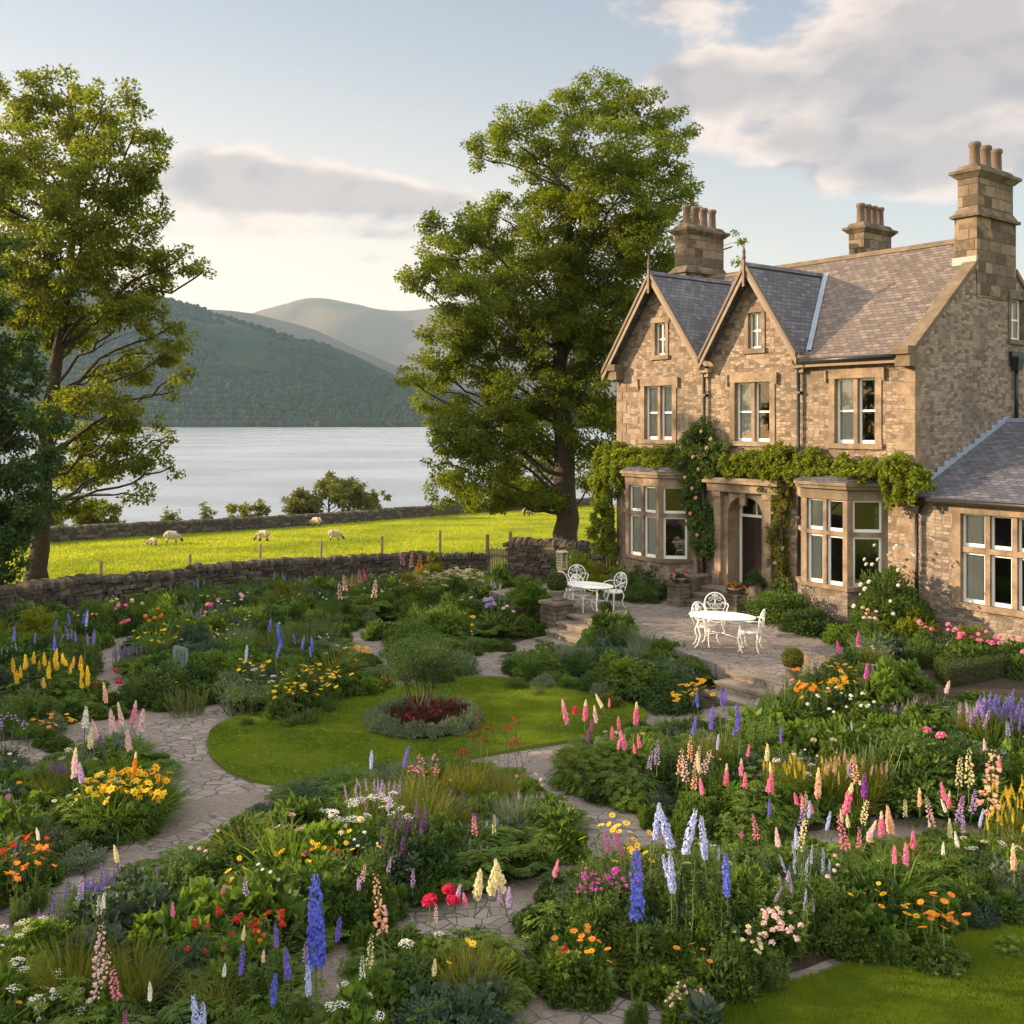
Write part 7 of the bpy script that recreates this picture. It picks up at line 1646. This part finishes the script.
for k, poly in BEDW.items():
    if k == 'round': continue
    lo = (min(p[0] for p in poly), min(p[1] for p in poly)); hi = (max(p[0] for p in poly), max(p[1] for p in poly)); done = []
    kinds = RF.sample(KINDS_, 11)
    for _ in range(9000):
        x, y = RF.uniform(lo[0], hi[0]), RF.uniform(lo[1], hi[1])
        if not inpoly(x, y, poly) or not vis(x, y): continue
        if inpoly(x, y, TERW) or to_h(x, y)[1] > -.35 and to_h(x, y)[0] < 10: continue
        de = min(math.hypot(x - p[0], y - p[1]) for p in poly[::2])
        if de < .16: continue
        sp = .36 + .010 * max(0, y - 10)
        if any((x - a) ** 2 + (y - b) ** 2 < sp * sp for a, b in done) or any((x - a) ** 2 + (y - b) ** 2 < (r_ * .8) ** 2 for a, b, r_ in occupied): continue
        done.append((x, y))
        v = mn.noise(Vector((x * .55, y * .55, 4.))) * 1.6 + RF.uniform(-.25, .25); kd = kinds[int((v + 1) * 5.5) % 11]
        edge = de < .42
        if edge: kd = RF.choice([KINDS_[0], KINDS_[5], KINDS_[9], KINDS_[3], KINDS_[4], KINDS_[0]])
        h = RF.uniform(.26, .42) if edge else RF.uniform(.42, .80) * (1.15 if y > 22 else 1.) * (1.35 if k == 'wall' else 1.)
        ha, ht = to_h(x, y)
        if -1.3 < ha < .9 and -8. < ht < -5.8 or 5.2 < ha < 7.3 and -7.2 < ht < -4.5: continue
        if x > 7.2 and 17.2 < y < 19.6 and k != 'near_right': continue
        h = min(h, max(open_height(x, y), .2))
        if edge: kw = .72
        else: kw = 1.0
        heads = ()
        if RF.random() < .22 and not edge and kd[0] not in ('fern', 'lupin_leaves', 'tall_grass'):
            hk, hc, n_, sc = RF.choice([('daisy', 'white', 5, .8), ('daisy', 'yellow', 6, .8), ('salvia', 'lavender', 9, .9), ('umbel', 'white', 4, .7), ('rose', 'palepink', 4, .7), ('salvia', 'paleblue', 9, .9), ('salvia', 'lilac', 9, .9), ('rose', 'white', 4, .6), ('daisy', 'orange', 4, .8), ('umbel', 'cream', 4, .7)])
            heads = [(hk, hc, n_, h * 1.02 - (.2 if hk == 'salvia' else 0) + .08, .3, sc)]
        d = kd[2] + (f' dotted with {CN[heads[0][1]]} flowers' if heads else '')
        plant(kd[1], kd[0], Vector((x, y, gz(x, y) + .03)), h, heads, RF.choice(MATS_[kd[0]]), 'perennial', d, None, kw, place_='fill:' + k, single=True); nfill += 1
print('FILL', nfill, 'ALL', len(LIST), 'OBJ', len(bpy.data.objects))

# ------------------------------------------------------------------ labels that single each plant out
from collections import defaultdict
ORD = ['leftmost', 'second from the left', 'third from the left', 'fourth from the left', 'fifth from the left', 'sixth from the left', 'seventh from the left', 'eighth from the left', 'ninth from the left', 'tenth from the left', 'eleventh from the left', 'twelfth from the left']
BT = {'far_left': 'in the far left bed', 'near_left': 'in the near left bed', 'wall': 'by the field wall', 'mid_left': 'behind the lawn', 'mid': 'left of the far steps', 'terrace_front': 'below the garden tables', 'right': 'in the right bed',
      'near_right': 'along the front lawn', 'near': 'in the front bed', 'corner': 'in the small front bed', 'house': 'under the house', 'round': 'in the round bed', None: 'beside the path'}
g1 = defaultdict(list); used_ = set()
for it in LIST:
    r, d, pl = it
    if pl is None: r['label'] = d; continue
    g1[(d, bed_of(r.location.x, r.location.y))].append(r)
for (d, b), rs in g1.items():
    same = sum(1 for k in g1 if k[0] == d)
    base = d if (len(rs) == 1 and same == 1) else f'{d} {BT[b]}'
    if len(rs) == 1: rs[0]['label'] = base if len(base.split()) > 3 else f'{d} {BT[b]}'; continue
    rs.sort(key=lambda r: r.location.x / max(r.location.y, 1)); n = len(rs)
    for i, r in enumerate(rs):
        if n == 2: q = ('left one', 'right one')[i]
        elif i < 6 and i < n - 1: q = ORD[i]
        elif n - 1 - i < 6: q = ORD[n - 1 - i].replace('left', 'right') if i < n - 1 else 'rightmost'
        else:                                              # a plant in the middle of its drift: named by what stands nearest
            q = None
            for o2 in sorted((o2 for o2 in LIST if o2[2] == '' and o2[1] != d), key=lambda o2: (o2[0].location - r.location).length)[:14]:
                q2 = 'beside the ' + o2[1].split(' with ')[0].split(' covered')[0].split(' below')[0].split(' against')[0].split(' in the')[0].split(' at the')[0].replace(' on a dark bush', '')
                if (base, q2) not in used_ and len(f'{base} {q2}'.split()) <= 16: q = q2; used_.add((base, q2)); break
        L_ = base if q is None else f'{base}, {q}'
        if len(L_.replace('-', ' ').split()) > 14: L_ = L_.replace(' from the', ' from').replace(' with a pale tapering tip', '').replace(' with many small heads', '')
        if len(L_.split()) > 16: print('LONG', L_)
        r['label'] = L_; r['group'] = f'{d} {BT[b]}'
